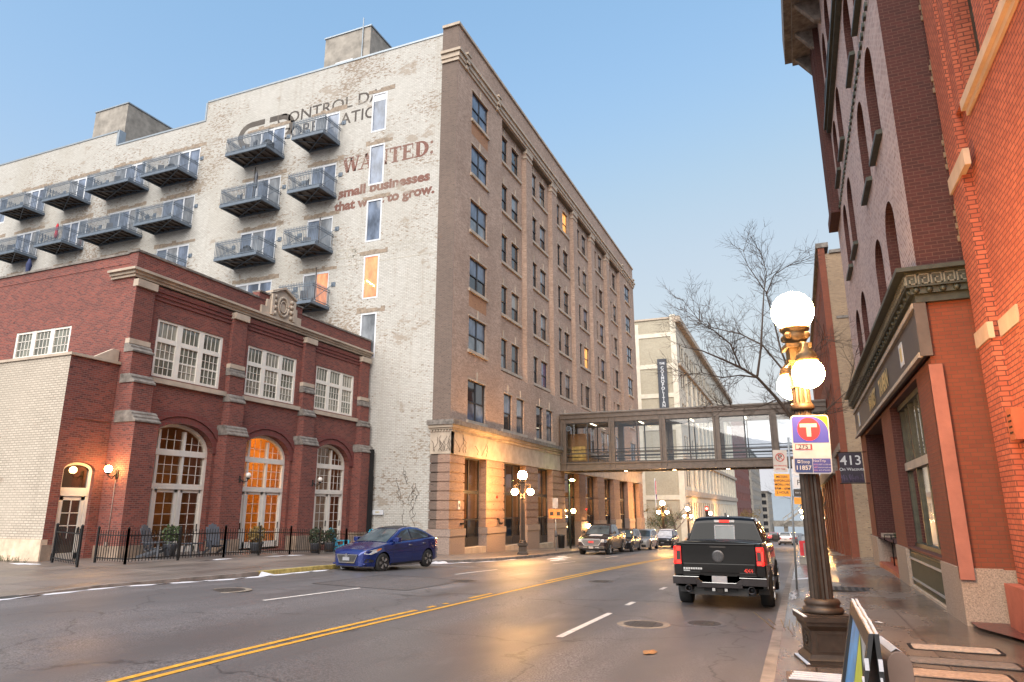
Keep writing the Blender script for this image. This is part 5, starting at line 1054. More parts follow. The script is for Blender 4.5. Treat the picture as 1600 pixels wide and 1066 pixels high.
class Car:
    def __init__(s, name, label, loc, rz, sp, pm, group=None):
        s.sp = sp; s.t = thing(name, label, sp.get('cat', 'car'), loc, rz, group); s.pm = pm; s.body()
    def hw(s, x): return ip(x, *zip(*s.sp['plan']))
    def zt(s, x): return ip(x, *zip(*s.sp['top']))
    def wid(s, x, z):
        H = s.sp['belt']; q = ip(z/H, (.1, .28, .42, .62, .80, .94, 1.06), (.90, .97, .985, 1.0, .985, .955, .925)); return s.hw(x)*q
    def zb(s, x):
        z = ip(x, (0, .5, 1.0, s.sp['L']-1.0, s.sp['L']-.5, s.sp['L']), s.sp.get('under', (.24, .2, .2, .2, .24, .32)))
        for w in s.sp['wx']:
            R = s.sp['wr']+s.sp.get('arch', .055)
            if abs(x-w) < R: z = max(z, s.sp['wr']+math.sqrt(max(0, R*R-(x-w)**2))*.99)
        return z
    def gw(s, x, z):
        g = s.sp['gh']; zb_, zr_ = g['z0'], g['z1']; k = max(0, min(1, (z-zb_)/(zr_-zb_)))
        ends = ip(x, (g['roof'][0][0], g['roof'][1][0]+.2, g['roof'][-2][0]-.2, g['roof'][-1][0]), (.93, 1, 1, g.get('rt', .93)))
        return (g['w0']+(g['w1']-g['w0'])*(k**1.25))*ends
    def rz(s, x): return ip(x, *zip(*s.sp['gh']['roof']))
    def loft(s, xs, zb, zt, w, crown, nz=7, fr=(1, .97, .85, .5, 0), smooth=True):
        B = M(); rings = []
        for x in xs:
            a, b = zb(x), zt(x); P = []
            for i in range(nz+1): z = a+(b-a)*i/nz; P.append((x, w(x, z), z))
            wt = w(x, b)
            for f in fr[1:]: P.append((x, wt*f, b+crown*(1-f*f)))
            P += [(p[0], -p[1], p[2]) for p in P[-2::-1]]; rings.append(P)
        n = len(rings[0])
        B.add([p for r in rings for p in r], [(i*n+j, i*n+j+1, (i+1)*n+j+1, (i+1)*n+j) for i in range(len(xs)-1) for j in range(n-1)], 0, smooth)
        for r in (rings[0], rings[-1]): B.add(r, [tuple(range(n))], 0, False)
        return B
    def body(s):
        L = s.sp['L']; xs = set(np.round(np.linspace(0, L, 34), 3))
        xs |= {round(x, 3) for x, _ in s.sp['plan']} | {round(x, 3) for x, _ in s.sp['top']}
        for w in s.sp['wx']: R = s.sp['wr']+s.sp.get('arch', .055); xs |= {round(w+R*math.cos(math.pi*i/12), 3) for i in range(13)}
        b = s.loft(sorted(xs), s.zb, s.zt, s.wid, s.sp.get('crown', .05))
        o = b.build('body', s.pm, s.t); s.bodyo = o
        u = M(); m = min(s.hw(L/2), .98)-.26; u.box(.35, L-.35, -m, m, s.sp['wr']*.75, s.sp['belt']*.75); u.box(.1, L-.1, -m*.8, m*.8, s.sp['wr']*.8, s.sp['belt']*.7); u.build('underbody', T['trim'], s.t)
        g = s.sp['gh']; x0, x1 = g['roof'][0][0], g['roof'][-1][0]
        xs = sorted(set(np.round(np.linspace(x0, x1, 24), 3)) | {x for x, _ in g['roof']})
        s.loft(xs, lambda x: min(g['z0'], s.rz(x)-.002), s.rz, s.gw, .035, 6).build('cabin', s.pm, s.t)
        tm, km = wheel_mesh(s.sp['wr'], s.sp.get('ww', .21), s.sp.get('spokes', 5))
        for w in s.sp['wx']:
            for sd in (-1, 1):
                o = bpy.data.objects.new('wheel', tm); S.collection.objects.link(o); o.parent = s.t; o.location = (w, sd*(s.hw(w)-.115), s.sp['wr']); o.rotation_euler = (0, 0, 0 if sd > 0 else math.pi)
                k = bpy.data.objects.new('rim', km); S.collection.objects.link(k); k.parent = o
    def side(s, name, poly, m, cabin=True, off=.008, sides=(-1, 1)):
        w = s.gw if cabin else s.wid
        for sd in sides:
            B = M(); n = len(poly); cx, cz = sum(p[0] for p in poly)/n, sum(p[1] for p in poly)/n
            if False: B.add([(x, sd*(w(x, z)+off), z) for x, z in poly], [tuple(range(n))])
            else:       # follow the curved body side
                pts = [(cx, cz)]; k = 4
                for i in range(n):
                    a, b = poly[i], poly[(i+1) % n]; pts += [(a[0]+(b[0]-a[0])*j/k, a[1]+(b[1]-a[1])*j/k) for j in range(k)]
                q = len(pts)-1; B.add([(x, sd*(w(x, z)+off), z) for x, z in pts], [(0, 1+i, 1+(i+1) % q) for i in range(q)])
            B.build(name, m, s.t)
    def top(s, name, x0, x1, f, m, cabin=True, off=.012, f1=None, n=8):
        zt, w, cr = (s.rz, s.gw, .035) if cabin else (s.zt, s.wid, s.sp.get('crown', .05)); B = M(); f1 = f if f1 is None else f1; V = []
        for i in range(n+1):
            x = x0+(x1-x0)*i/n; ff = f+(f1-f)*i/n; dz = (zt(x+.02)-zt(x-.02))/.04; nx, nz = -dz/math.hypot(1, dz), 1/math.hypot(1, dz)
            for j in range(9): q = -1+j/4; y = q*ff; V.append((x+nx*off, y*w(x, zt(x)), zt(x)+cr*(1-y*y)+nz*off))
        B.add(V, [(i*9+j, i*9+j+1, (i+1)*9+j+1, (i+1)*9+j) for i in range(n) for j in range(8)], 0, True); return B.build(name, m, s.t)
    def box(s, name, m, *bs, bev=0):
        B = M(); [B.box(*b) for b in bs]; o = B.build(name, m, s.t)
        if bev: md = o.modifiers.new('bevel', 'BEVEL'); md.width = bev; md.segments = 2
        return o
    def pair(s, name, m, x0, x1, y0, y1, z0, z1, bev=.01):
        for sd in (-1, 1): s.box(name, m, (x0, x1, *sorted((sd*y0, sd*y1)), z0, z1), bev=bev)
    def mirrors(s, x, z, y, m=None):
        for sd in (-1, 1): s.box('mirror', m or s.pm, (x-.09, x+.1, *sorted((sd*(y+.03), sd*(y+.22))), z-.07, z+.09), (x-.02, x+.06, *sorted((sd*(y-.12), sd*(y+.05))), z-.06, z-.01), bev=.03)
    def seams(s, xs, z0, z1):
        for x in xs: s.side('door_seam', [(x-.006, z0), (x+.006, z0), (x+.006, z1), (x-.006, z1)], T['trim'], False, .002)
# ---- blue sedan
SED = dict(cat='car', L=4.4, wx=(.88, 3.46), wr=.315, belt=1.0, crown=.05,
    top=[(0, .60), (.04, .68), (.12, .74), (.5, .83), (1.0, .92), (1.25, .96), (2.5, 1.0), (3.6, 1.05), (3.95, 1.07), (4.28, 1.04), (4.4, .90)],
    plan=[(0, .50), (.08, .64), (.22, .76), (.5, .83), (.9, .86), (2.2, .865), (3.5, .86), (4.0, .81), (4.28, .70), (4.4, .55)],
    gh=dict(z0=.94, z1=1.46, w0=.80, w1=.56, roof=[(1.1, .93), (1.5, 1.14), (2.0, 1.37), (2.3, 1.445), (2.7, 1.46), (3.1, 1.42), (3.5, 1.29), (4.02, 1.06)]))
P_ = paint('metallic_blue_paint', (.010, .026, .16), .25, .5)
zs = gz(-14.1, 22.6)
sd_ = Car('blue_sedan', 'metallic blue sedan parked in front of the patio fence', (-14.4, 20.3, zs+.005), R_(90-7), SED, P_)
sd_.side('side_window', [(1.52, 1.02), (1.75, 1.15), (2.06, 1.33), (2.45, 1.40), (2.48, 1.03)], T['cglass2']); sd_.side('side_window', [(2.56, 1.03), (2.53, 1.40), (2.9, 1.39), (3.3, 1.29), (3.62, 1.15), (3.55, 1.08)], T['cglass2'])
sd_.side('window_trim', [(1.46, .985), (1.46, 1.005), (3.7, 1.085), (3.7, 1.065)], T['chrome']); sd_.side('pillar_trim', [(2.49, 1.0), (2.49, 1.41), (2.54, 1.41), (2.55, 1.0)], T['trim'], True, .006)
sd_.top('windscreen', 1.16, 1.99, .93, T['cglass2'], True, .012, .88); sd_.top('rear_screen', 3.2, 3.92, .86, T['cglass'], True, .012, .8); sd_.top('roof_panel', 2.05, 3.1, .8, T['trim'], True, .006)
sd_.seams((1.42, 2.52, 3.38), .3, .98); sd_.side('crease', [(1.0, .70), (3.9, .80), (3.9, .815), (1.0, .712)], T['trim'], False, .003)  # dark strip drawn as the shade line of the body crease
sd_.side('headlight', [(.08, .64), (.3, .60), (.72, .74), (.78, .80), (.45, .77), (.12, .72)], T['headl'], False, .012); sd_.side('indicator', [(.5, .69), (.72, .75), (.77, .80), (.6, .785)], T['amber'], False, .018)
sd_.side('taillight', [(3.98, .82), (4.3, .84), (4.34, 1.0), (4.05, .98)], T['redl'], False, .012); sd_.side('fog_light', [(.1, .36), (.42, .36), (.42, .42), (.16, .48)], T['trim'], False, .012)
sd_.side('sill', [(1.3, .2), (3.05, .2), (3.05, .27), (1.3, .27)], T['trim'], False, .01)
B = M(); B.prism([(-.47, .62), (.47, .62), (.34, .34), (-.34, .34)], lambda a, b: (-.03, a, b), lambda a, b: (.1, a, b), 0); B.prism([(-.42, .59), (.42, .59), (.30, .37), (-.30, .37)], lambda a, b: (-.04, a, b), lambda a, b: (.0, a, b), 1)
[B.box(-.05, -.035, -.40+.02*i, .40-.02*i, .55-.04*i, .56-.04*i, 0) for i in range(5)]; B.lathe([(.07, -.06), (.05, -.05)], (0, 0, .575), 14, 0, False, 0, 'x'); B.build('grille', [T['chrome'], T['trim']], sd_.t)
sd_.box('number_plate', T['plate'], (-.065, -.045, -.15, .15, .42, .53)); sd_.box('bumper_lip', T['trim'], (.0, .3, -.5, .5, .2, .27), (.0, .2, -.42, .42, .27, .34), bev=.02); sd_.box('bumper_lip', sd_.pm, (.06, .3, -.72, -.42, .27, .33), (.06, .3, .42, .72, .27, .33), bev=.03)
sd_.mirrors(1.5, 1.04, .82); sd_.pair('door_handle', T['chrome'], 2.27, 2.45, .855, .88, .83, .86); sd_.pair('door_handle', T['chrome'], 3.1, 3.28, .85, .878, .86, .89)
# ---- pickups
def truck(name, label, loc, rz, pm, rear):
    sp = dict(cat='pickup truck', L=5.85, wx=(1.0, 4.62), wr=.41, ww=.28, belt=1.32, crown=.05, arch=.09, spokes=6, under=(.42, .36, .36, .38, .46, .5),
        top=[(0, .98), (.05, 1.07), (.3, 1.13), (1.2, 1.22), (1.65, 1.26), (3.0, 1.30), (4.0, 1.34), (4.12, 1.40), (5.75, 1.43), (5.85, 1.42)],
        plan=[(0, .84), (.1, .93), (.3, .985), (1.0, 1.01), (3.5, 1.0), (4.7, 1.02), (5.6, 1.0), (5.8, .985), (5.85, .96)],
        gh=dict(z0=1.26, z1=1.95, w0=.93, w1=.68, rt=.99, roof=[(1.5, 1.25), (1.95, 1.58), (2.42, 1.86), (2.7, 1.93), (3.4, 1.95), (3.9, 1.92), (4.0, 1.86), (4.14, 1.32)]))
    c = Car(name, label, loc, rz, sp, pm)
    c.side('side_window', [(1.95, 1.33), (2.1, 1.5), (2.5, 1.78), (2.85, 1.83), (2.88, 1.35)], T['cglass2']); c.side('side_window', [(2.96, 1.35), (2.93, 1.83), (3.7, 1.82), (3.88, 1.4), (3.8, 1.35)], T['cglass2'])
    c.top('windscreen', 1.56, 2.40, .93, T['cglass2'], True, .012, .9)
    c.seams((1.8, 2.92, 3.95), .5, 1.28); c.mirrors(1.95, 1.42, .98, T['trim']); c.pair('door_handle', T['trim'], 2.62, 2.84, .995, 1.03, 1.12, 1.16); c.pair('door_handle', T['trim'], 3.66, 3.88, .995, 1.03, 1.14, 1.18)
    c.side('fender_flare', [(.38, .52), (.55, .86), (1.0, 1.0), (1.45, .86), (1.62, .52), (1.55, .52), (1.36, .8), (1.0, .93), (.64, .8), (.45, .52)], T['trim'], False, .02) if not rear else None
    c.top('bed_cover', 4.2, 5.76, .9, T['trim'], False, .006)
    c.pair('running_board', T['trim'], 1.75, 3.9, .86, 1.04, .36, .42)
    if rear:
        X = 5.85
        c.side('taillight', [(5.60, .98), (5.84, .98), (5.84, 1.34), (5.68, 1.36), (5.60, 1.3)], T['redl'], False, .014)
        for sd in (-1, 1):
            y0, y1 = sorted((sd*.80, sd*.955)); B = M(); B.box(X-.01, X+.035, y0, y1, .97, 1.36)
            a, b = sorted((sd*.82, sd*.90)); B.box(X+.035, X+.04, a, b, 1.07, 1.25, 1)
            for q in ((y0+.01, y1-.01, 1.27, 1.345), (y0+.01, y1-.01, .985, 1.05), (*sorted((sd*.905, sd*.945)), .985, 1.34)): B.box(X+.035, X+.042, *q, 2)
            B.build('taillight', [T['redl'], T['trim'], T['redon']], c.t)
        t = c.box('tailgate', pm, (X-.02, X+.02, -.79, .79, .74, 1.40), (X-.06, X+.05, -.80, .80, 1.385, 1.425), (X+.0, X+.03, -.77, .77, .80, 1.0), bev=.015)
        B = M(); B.box(X+.02, X+.035, -.17, .17, 1.335, 1.365); B.build('tailgate_handle', T['trim'], t)
        e = M(); e.lathe([(.13, 0), (.13, .025), (.105, .03), (.105, .01)], (X+.015, 0, 1.15), 24, 0, False, 0, 'x')
        for sd in (-1, 1): e.prism([(sd*.01, 1.05), (sd*.05, 1.10), (sd*.045, 1.2), (sd*.09, 1.15), (sd*.085, 1.22), (sd*.0, 1.235), (sd*.015, 1.16)], lambda a, b: (X+.02, a, b), lambda a, b: (X+.045, a, b))
        e.build('emblem', plain('dark_chrome', (.09, .09, .095), .3, .9), t)
        e = M(); text(e, "4X4", .105, (X+.031, .62, .86), (0, 1, 0), (1, 0, 0), 0, .004, .008); [e.box(X+.03, X+.038, -.76+.052*i, -.76+.052*i+.04, .865, .905, 1) for i in range(8)]; e.box(X+.03, X+.038, -.76, -.62, .83, .85, 1); e.build('badge', [plain('red_badge', (.5, .03, .02), .4), T['chrome']], t)
        b = M(); b.box(X-.1, X+.14, -.99, -.48, .56, .72); b.box(X-.1, X+.14, .48, .99, .56, .72); b.box(X-.1, X+.12, -.48, .48, .50, .60); b.box(X-.05, X+.16, -.985, -.42, .715, .725, 1); b.box(X-.05, X+.16, .42, .985, .715, .725, 1); b.box(X-.0, X+.14, -.36, .36, .60, .61, 1)
        b.obox((X+.05, -.5, .66), (X+.05, -.38, .57), .16, .1); b.obox((X+.05, .5, .66), (X+.05, .38, .57), .16, .1)
        o = b.build('rear_bumper', [plain('dark_bumper_steel', (.03, .027, .03), .3, .6), T['chrome']], c.t); md = o.modifiers.new('bevel', 'BEVEL'); md.width = .025; md.segments = 2
        c.box('bumper_recess', T['trim'], (X-.1, X-.0, -.9, .9, .5, .75)); c.box('number_plate', T['plate'], (X+.03, X+.04, -.16, .16, .60, .74)); c.box('tow_hitch', T['iron'], (X-.3, X+.08, -.07, .07, .4, .49), (X-.3, X+.0, -.35, .35, .43, .48)); c.box('tow_hitch', T['chrome'], (X+.06, X+.1, -.16, -.1, .43, .49), (X+.06, X+.1, .1, .16, .43, .49))
        for sd in (-1, 1): B = M(); B.lathe([(.07, -.3), (.08, .14), (.06, .14), (.06, .0)], (X-.02, sd*.66, .47), 16, 0, True, 0, 'x'); B.build('exhaust_tip', plain('blackened_exhaust', (.04, .04, .045), .3, .8), c.t); c.box('mud_flap', T['trim'], (5.05, 5.09, *sorted((sd*.74, sd*.98)), .3, .6))
        # back glass with a sliding centre pane
        c.top('rear_screen', 4.015, 4.115, .93, T['cglass'], True, .01, .95, 4)
        gx = lambda z, o=.03: ip(z, (1.32, 1.86), (4.14, 4.0))+o
        B = M()
        for z0, z1, y0, y1 in ((1.38, 1.41, -.24, .24), (1.76, 1.785, -.24, .24)): B.add([(gx(z), y, z) for z, y in ((z0, y0), (z0, y1), (z1, y1), (z1, y0))], [(0, 1, 2, 3)])
        for y in (-.24, .22): B.add([(gx(z), y_, z) for z, y_ in ((1.38, y), (1.38, y+.02), (1.785, y+.02), (1.785, y))], [(0, 1, 2, 3)])
        B.build('sliding_window_frame', T['plate'], c.t)
        B = M(); B.add([(gx(z, .022), y, z) for z, y in ((1.41, -.22), (1.41, .22), (1.76, .22), (1.76, -.22))], [(0, 1, 2, 3)]); B.build('sliding_window', T['cglass2'], c.t)
        B = M(); B.add([(gx(z, .024), y, z) for z, y in ((1.40, .30), (1.40, .74), (1.72, .68), (1.74, .30))], [(0, 1, 2, 3)]); B.build('window_reflection_pane', T['cglass2'], c.t) if False else None
        c.box('high_brake_light', T['headl'], (3.95, 4.03, -.24, -.12, 1.845, 1.90), (3.95, 4.03, .12, .24, 1.845, 1.90)); c.box('high_brake_light', T['redon'], (3.95, 4.035, -.12, .12, 1.85, 1.895))
        B = M(); B.prism([(3.4, 1.97), (3.62, 1.97), (3.6, 2.07)], lambda a, b: (a, -.02, b), lambda a, b: (a, .02, b)); B.build('roof_aerial', T['trim'], c.t)
        c.top('roof_frost', 2.6, 3.9, .9, plain('frosted_roof', (.05, .055, .07), .5), True, .005)
    else:
        B = M(); B.prism([(-.62, 1.08), (.62, 1.08), (.66, .86), (.5, .64), (-.5, .64), (-.66, .86)], lambda a, b: (-.05, a, b), lambda a, b: (.12, a, b), 0); B.prism([(-.56, 1.04), (.56, 1.04), (.6, .86), (.46, .68), (-.46, .68), (-.6, .86)], lambda a, b: (-.06, a, b), lambda a, b: (.0, a, b), 1)
        [B.box(-.075, -.055, -.55, .55, .72+.075*i, .745+.075*i, 0) for i in range(5)]; B.build('grille', [T['chrome'], T['trim']], c.t)
        B = M(); text(B, "GMC", .17, (-.085, 0, .87), (0, -1, 0), (-1, 0, 0), 0, .012, .01); B.build('badge', plain('red_badge', (.55, .02, .02), .4), c.t)
        c.pair('headlight', T['headl'], -.03, .15, .66, .88, .86, 1.05, .02); c.side('headlight', [(.04, .84), (.3, .88), (.32, 1.04), (.06, 1.04)], T['headl'], False, .012)
        c.box('front_bumper', T['trim'], (-.1, .3, -.92, .92, .42, .62), bev=.04); c.box('front_bumper', T['chrome'], (-.115, -.09, -.55, -.28, .5, .56), (-.115, -.09, .28, .55, .5, .56)); c.box('number_plate', T['plate'], (-.125, -.1, -.15, .15, .46, .6))
        c.top('bonnet_snow', .9, 1.5, .45, T['snowroof'], False, .012)
    return c
truck('black_pickup', 'glossy black pickup seen from behind, parked by the near lamp and shop front', (-1.78, 16.3+5.85, gz(-1.8, 18.5)+.003), R_(-90), paint('black_paint', (.004, .0038, .0042), .1, .0), True)
yg = 45.4; truck('dark_pickup', 'dark pickup with big chrome grille facing the camera under the bridge', (-13.0, yg, gz(-13, yg+2)+.003), R_(90), paint('charcoal_paint', (.045, .03, .03), .22, .4), False)
# ---- sport utility cars
def suv(name, label, loc, rz, pm, snow=False, lit=None, cat='car', snowf=False):
    sp = dict(cat=cat, L=4.6, wx=(.9, 3.6), wr=.35, ww=.23, belt=1.05, crown=.05, arch=.06, under=(.3, .26, .26, .26, .3, .36),
        top=[(0, .68), (.05, .80), (.2, .90), (1.0, 1.02), (1.25, 1.06), (3.8, 1.10), (4.4, 1.10), (4.55, 1.05), (4.6, .95)], plan=[(0, .62), (.1, .76), (.3, .86), (.9, .92), (3.6, .92), (4.3, .88), (4.55, .78), (4.6, .7)],
        gh=dict(z0=1.03, z1=1.68, w0=.86, w1=.64, rt=.96, roof=[(1.1, 1.02), (1.5, 1.3), (1.95, 1.56), (2.3, 1.66), (3.4, 1.68), (4.0, 1.64), (4.25, 1.55), (4.5, 1.08)]))
    c = Car(name, label, loc, rz, sp, pm)
    c.side('side_window', [(1.55, 1.12), (2.0, 1.46), (2.5, 1.57), (2.52, 1.12)], T['cglass2']); c.side('side_window', [(2.6, 1.12), (2.58, 1.57), (3.35, 1.57), (3.4, 1.14)], T['cglass']); c.side('side_window', [(3.48, 1.15), (3.46, 1.56), (3.95, 1.5), (4.1, 1.3)], T['cglass'])
    c.top('windscreen', 1.18, 1.96, .93, T['snowroof'] if snowf else T['cglass2'], True, .012, .9); c.top('rear_screen', 4.05, 4.42, .85, T['cglass2'], True, .012, .85); c.seams((1.45, 2.56, 3.44), .35, 1.05)
    c.side('headlight', [(.1, .72), (.5, .78), (.55, .9), (.15, .86)], T['headl'], False, .012); c.pair('headlight', T['headl'], -.01, .1, .42, .62, .72, .84); c.side('taillight', [(4.1, .85), (4.5, .9), (4.5, 1.06), (4.2, 1.04)], T['redl'] if not lit else T['redon'], False, .012); c.pair('taillight', T['redl'] if not lit else T['redon'], 4.5, 4.63, .5, .72, .85, 1.03)
    c.box('grille', T['trim'], (-.03, .05, -.4, .4, .62, .82), (-.04, .1, -.62, .62, .3, .5), bev=.02); c.box('number_plate', T['plate'], (-.06, -.03, -.15, .15, .5, .6)); c.box('number_plate', T['plate'], (4.6, 4.63, -.15, .15, .75, .87)); c.box('rear_bumper', T['trim'], (4.45, 4.68, -.75, .75, .36, .6), bev=.03); c.mirrors(1.55, 1.1, .88)
    c.pair('door_handle', T['chrome'], 2.3, 2.48, .905, .93, .92, .95)
    if snow: c.top('roof_snow', 2.05, 4.1, .96, T['snowroof'], True, .03); c.top('bonnet_snow', .25, 1.1, .9, T['snowroof'], False, .02)
    return c
gl = lambda x, y: gz(x, y)+.003
suv('black_suv', 'black sport utility car parked right behind the dark pickup', (-13.0, 52.8, gl(-13, 55)), R_(90), paint('black_paint_suv', (.02, .02, .022), .2, .4), cat='car')
suv('silver_suv', 'silver white sport utility car parked behind the black one', (-12.9, 59.4, gl(-12.9, 61.5)), R_(90), paint('silver_paint', (.52, .51, .50), .25, .4))
suv('snowy_suv', 'dark sport utility car with snow covered windscreen and roof', (-12.6, 68.8, gl(-12.6, 71)), R_(90), paint('dark_paint', (.04, .04, .045), .25, .3), True, snowf=True)
suv('pale_car', 'pale grey car driving beyond the parked row near the crossing', (-12.4, 85, gl(-12.4, 87)), R_(60), paint('pale_grey_paint', (.40, .36, .36), .3, .4))
suv('red_car', 'red car with lit brake lamps far down the street', (-4.4, 125, gl(-4.4, 123)), R_(-90), paint('red_paint', (.35, .02, .02), .25, .2), lit=True)
suv('white_car', 'white car seen from behind, parked far beyond the black pickup', (-2.2, 104, gl(-2.2, 102)), R_(-90), paint('white_paint', (.6, .6, .62), .25, .1))
suv('far_grey_car', 'small dark grey car beyond the white one at the right kerb', (-1.7, 112.5, gl(-1.7, 110)), R_(-90), paint('grey_paint', (.1, .1, .12), .25, .3))
suv('far_pale_car', 'small pale car left of the red one, farthest down the street', (-7.2, 133, gl(-7.2, 131)), R_(-90), paint('beige_paint', (.35, .30, .25), .3, .2))
# ------------------------------------------------------------------ street lamps
T['lamp_light'] = plain('lamp_iron_light', (.13, .08, .032), .55, .2, var=.35, sc=14, bump=.2)  # near bracket iron with the globes' golden light put into its colour
def street_lamp(loc, rz, label, near=False, arms=2, col=None, sc=1.0):
    t = thing('street_lamp', label, 'street lamp', loc, rz, 'globe street lamps'); t.scale = (sc,)*3; n = 32 if near else 16; Li = T['lamp_iron']; G_ = T['globe'] if near else T['globe_far']
    b = M()
    for z0, z1, h in ((-.1, .09, .34), (.09, .13, .29), (.53, .58, .28), (.58, .64, .315), (.64, .66, .26)): b.box(-h, h, -h, h, z0, z1)
    for z0, z1, h0, h1 in ((.13, .19, .30, .245), (.47, .53, .235, .285)): b.add([(sx*h, sy*h, z) for z, h in ((z0, h0), (z1, h1)) for sx, sy in ((-1, -1), (1, -1), (1, 1), (-1, 1))], [(0, 1, 5, 4), (1, 2, 6, 5), (2, 3, 7, 6), (3, 0, 4, 7)])
    b.box(-.235, .235, -.235, .235, .13, .53)
    for s in (-1, 1):
        for q in (('y', ), ('x', )):
            for a0, a1, z0, z1 in ((-.17, .17, .22, .235), (-.17, .17, .43, .445), (-.17, -.155, .235, .43), (.155, .17, .235, .43)):
                c0, c1 = sorted((s*.235, s*.247)); b.box(a0, a1, c0, c1, z0, z1) if q[0] == 'y' else b.box(c0, c1, a0, a1, z0, z1)
    pts = [(.05*math.cos(.5236*k), -.245, .335+.05*math.sin(.5236*k)) for k in range(13)]; b.tube(pts, .012, 6)
    b.lathe([(.24, .66), (.255, .69), (.24, .73), (.205, .74), (.215, .77), (.225, .79), (.2, .83), (.17, .84)], n=n); b.build('base', Li, t)
    if near:
        sn = M(); sn.box(-.31, .28, -.312, -.27, .641, .652); sn.box(-.312, -.27, -.26, .3, .641, .65); sn.box(-.33, .33, -.335, -.295, .091, .102); sn.box(-.335, -.3, -.29, .3, .091, .1); sn.build('snow', T['snow'], t)
    s = M(); s.lathe([(.145, .84), (.138, 1.6), (.126, 2.6), (.115, 3.3)], n=32, sm=False, flute=.13); s.lathe([(.14, 3.3), (.16, 3.33), (.155, 3.37), (.135, 3.40)], n=n); s.lathe([(.128, 3.4), (.12, 3.62)], n=32, sm=False, flute=.1); s.build('shaft', Li if not near else T['lamp_light'] if False else Li, t)
    h = M(); h.box(-.115, .115, -.115, .115, 3.62, 3.95); h.box(-.15, .15, -.15, .15, 3.95, 4.0); h.box(-.12, .12, -.12, .12, 4.0, 4.18); h.box(-.17, .17, -.17, .17, 4.18, 4.24); h.lathe([(.12, 4.24), (.15, 4.3), (.19, 4.36), (.15, 4.4), (.17, 4.43), (.2, 4.46), (.2, 4.49)], n=n)
    for k in range(4): a = 1.5708*k+.785; h.ball((.17*math.cos(a), .17*math.sin(a), 4.36), .055, 0, 10)
    for k in range(arms):
        a = 6.2832*k/arms; c, q = math.cos(a), math.sin(a); P = lambda r, z: (r*c, r*q, z)
        h.tube([P(.1, 3.7), P(.2, 3.78), P(.3, 3.95), P(.34, 4.1), P(.42, 4.16), P(.49, 4.1)], [.05, .045, .04, .035, .035, .04], 8); h.tube([P(.12, 4.1), P(.3, 4.2), P(.42, 4.17)], .03, 6)
        h.lathe([(.03, .28), (.05, .2), (.13, .12), (.15, .04), (.13, .0)], P(.49, 3.88), 14)
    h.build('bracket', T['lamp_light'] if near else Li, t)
    g = M(); g.ball((0, 0, 4.74), .29, 0, 28); g.build('globe', G_, t)
    for k in range(arms): a = 6.2832*k/arms; g = M(); g.ball((.49*math.cos(a), .49*math.sin(a), 3.74), .205, 0, 24); g.build('globe', G_, t)
    return t
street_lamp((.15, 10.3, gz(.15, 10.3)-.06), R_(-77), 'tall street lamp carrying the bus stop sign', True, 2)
street_lamp((-15.9, 40.4, gz(-15.9, 40.4)), R_(20), 'street lamp before the tan warehouse piers across the street', False, 2)
for x, y, lb, rz in ((-15, 83, 'street lamp at the far corner of the tan warehouse', 20), (-15.2, 104, 'street lamp just beyond the tan warehouse, with the flagpole behind', 25), (-14.8, 128, 'first street lamp in front of the cream block', 20), (-14.8, 160, 'second street lamp along the cream block, farther off', 20), (.5, 84, 'street lamp on the right pavement behind the parking signs', 30), (.6, 118, 'small distant lamp on the right pavement, lower than the parking signs', 30), (3.2, 134, 'far right lamp among the garden shrubs', 10)):
    street_lamp((x, y, gz(x, y)), R_(rz), lb)
# ------------------------------------------------------------------ bus stop sign on the lamp, parking signs, banner
U1, Nn = (1, 0, 0), (0, -1, 0)
bs = thing('bus_stop_sign', 'bus stop sign with red circle and white T fixed to the near lamp', 'sign', (.2, 10.03, 2.4))
def rrect(w, h, r, n=5): return [(sx*(w/2-r)+r*math.cos(a), sz*(h/2-r)+r*math.sin(a)) for sx, sz, a0 in ((1, 1, 0), (-1, 1, 1.5708), (-1, -1, 3.1416), (1, -1, 4.7124)) for a in [a0+1.5708*i/n for i in range(n+1)]]
w, h = .47, .78; B = M(); f = lambda y: (lambda a, b: (a, y, b+h/2))
B.prism(rrect(w, h, .045), f(0), f(.012), 0)
def face(poly, y, mi): B.add([(a, y, b+h/2) for a, b in poly], [tuple(range(len(poly)))], mi)
top = [p for p in rrect(w-.03, h-.03, .035) if p[1] > 0]; top = [(-w/2+.015, -.02+.03)] + [(x, z) for x, z in rrect(w-.03, h-.03, .035) if z > 0][::-1][0:0] + []
tp = [(w/2-.015, .02)] + [p for p in rrect(w-.03, h-.03, .035)[:12]] + [(-w/2+.015, .02)]; face(tp, -.002, 1)
ye = [(.03, .372), ] + [(.16+.06*math.sin(t)-.13+.26*math.sin(t)*.55, .372-.22*(1-math.cos(t))) for t in [i*.17 for i in range(1, 9)]]
cv = [(-.0+.215*math.sin(t*1.5708/10), .372-.215+.215*math.cos(t*1.5708/10)) for t in range(11)]; face([(x+.005, z) for x, z in cv] + [(.22, .345), (.213, .362), (.195, .372)], -.003, 2)
face([(.005+.012*math.cos(0)-.035+.14*math.cos(a), .20+.155*math.sin(a)) for a in [6.2832*i/40 for i in range(40)]], -.004, 3)
for x0, x1, z0, z1 in ((-.125, .085, .225, .275), (-.045, .01, .10, .225)): face([(x0, z0), (x1, z0), (x1, z1), (x0, z1)], -.006, 4)
for x0, x1, z0, z1 in ((-.2, .01, -.075, -.0)[:2]+((-.075, -.0)), ): face([(x0, z0), (x1, z0), (x1, z1), (x0, z1)], -.003, 3); face([(x0+.008, z0+.008), (x1-.022, z0+.008), (x1-.022, z1-.008), (x0+.008, z1-.008)], -.005, 4)
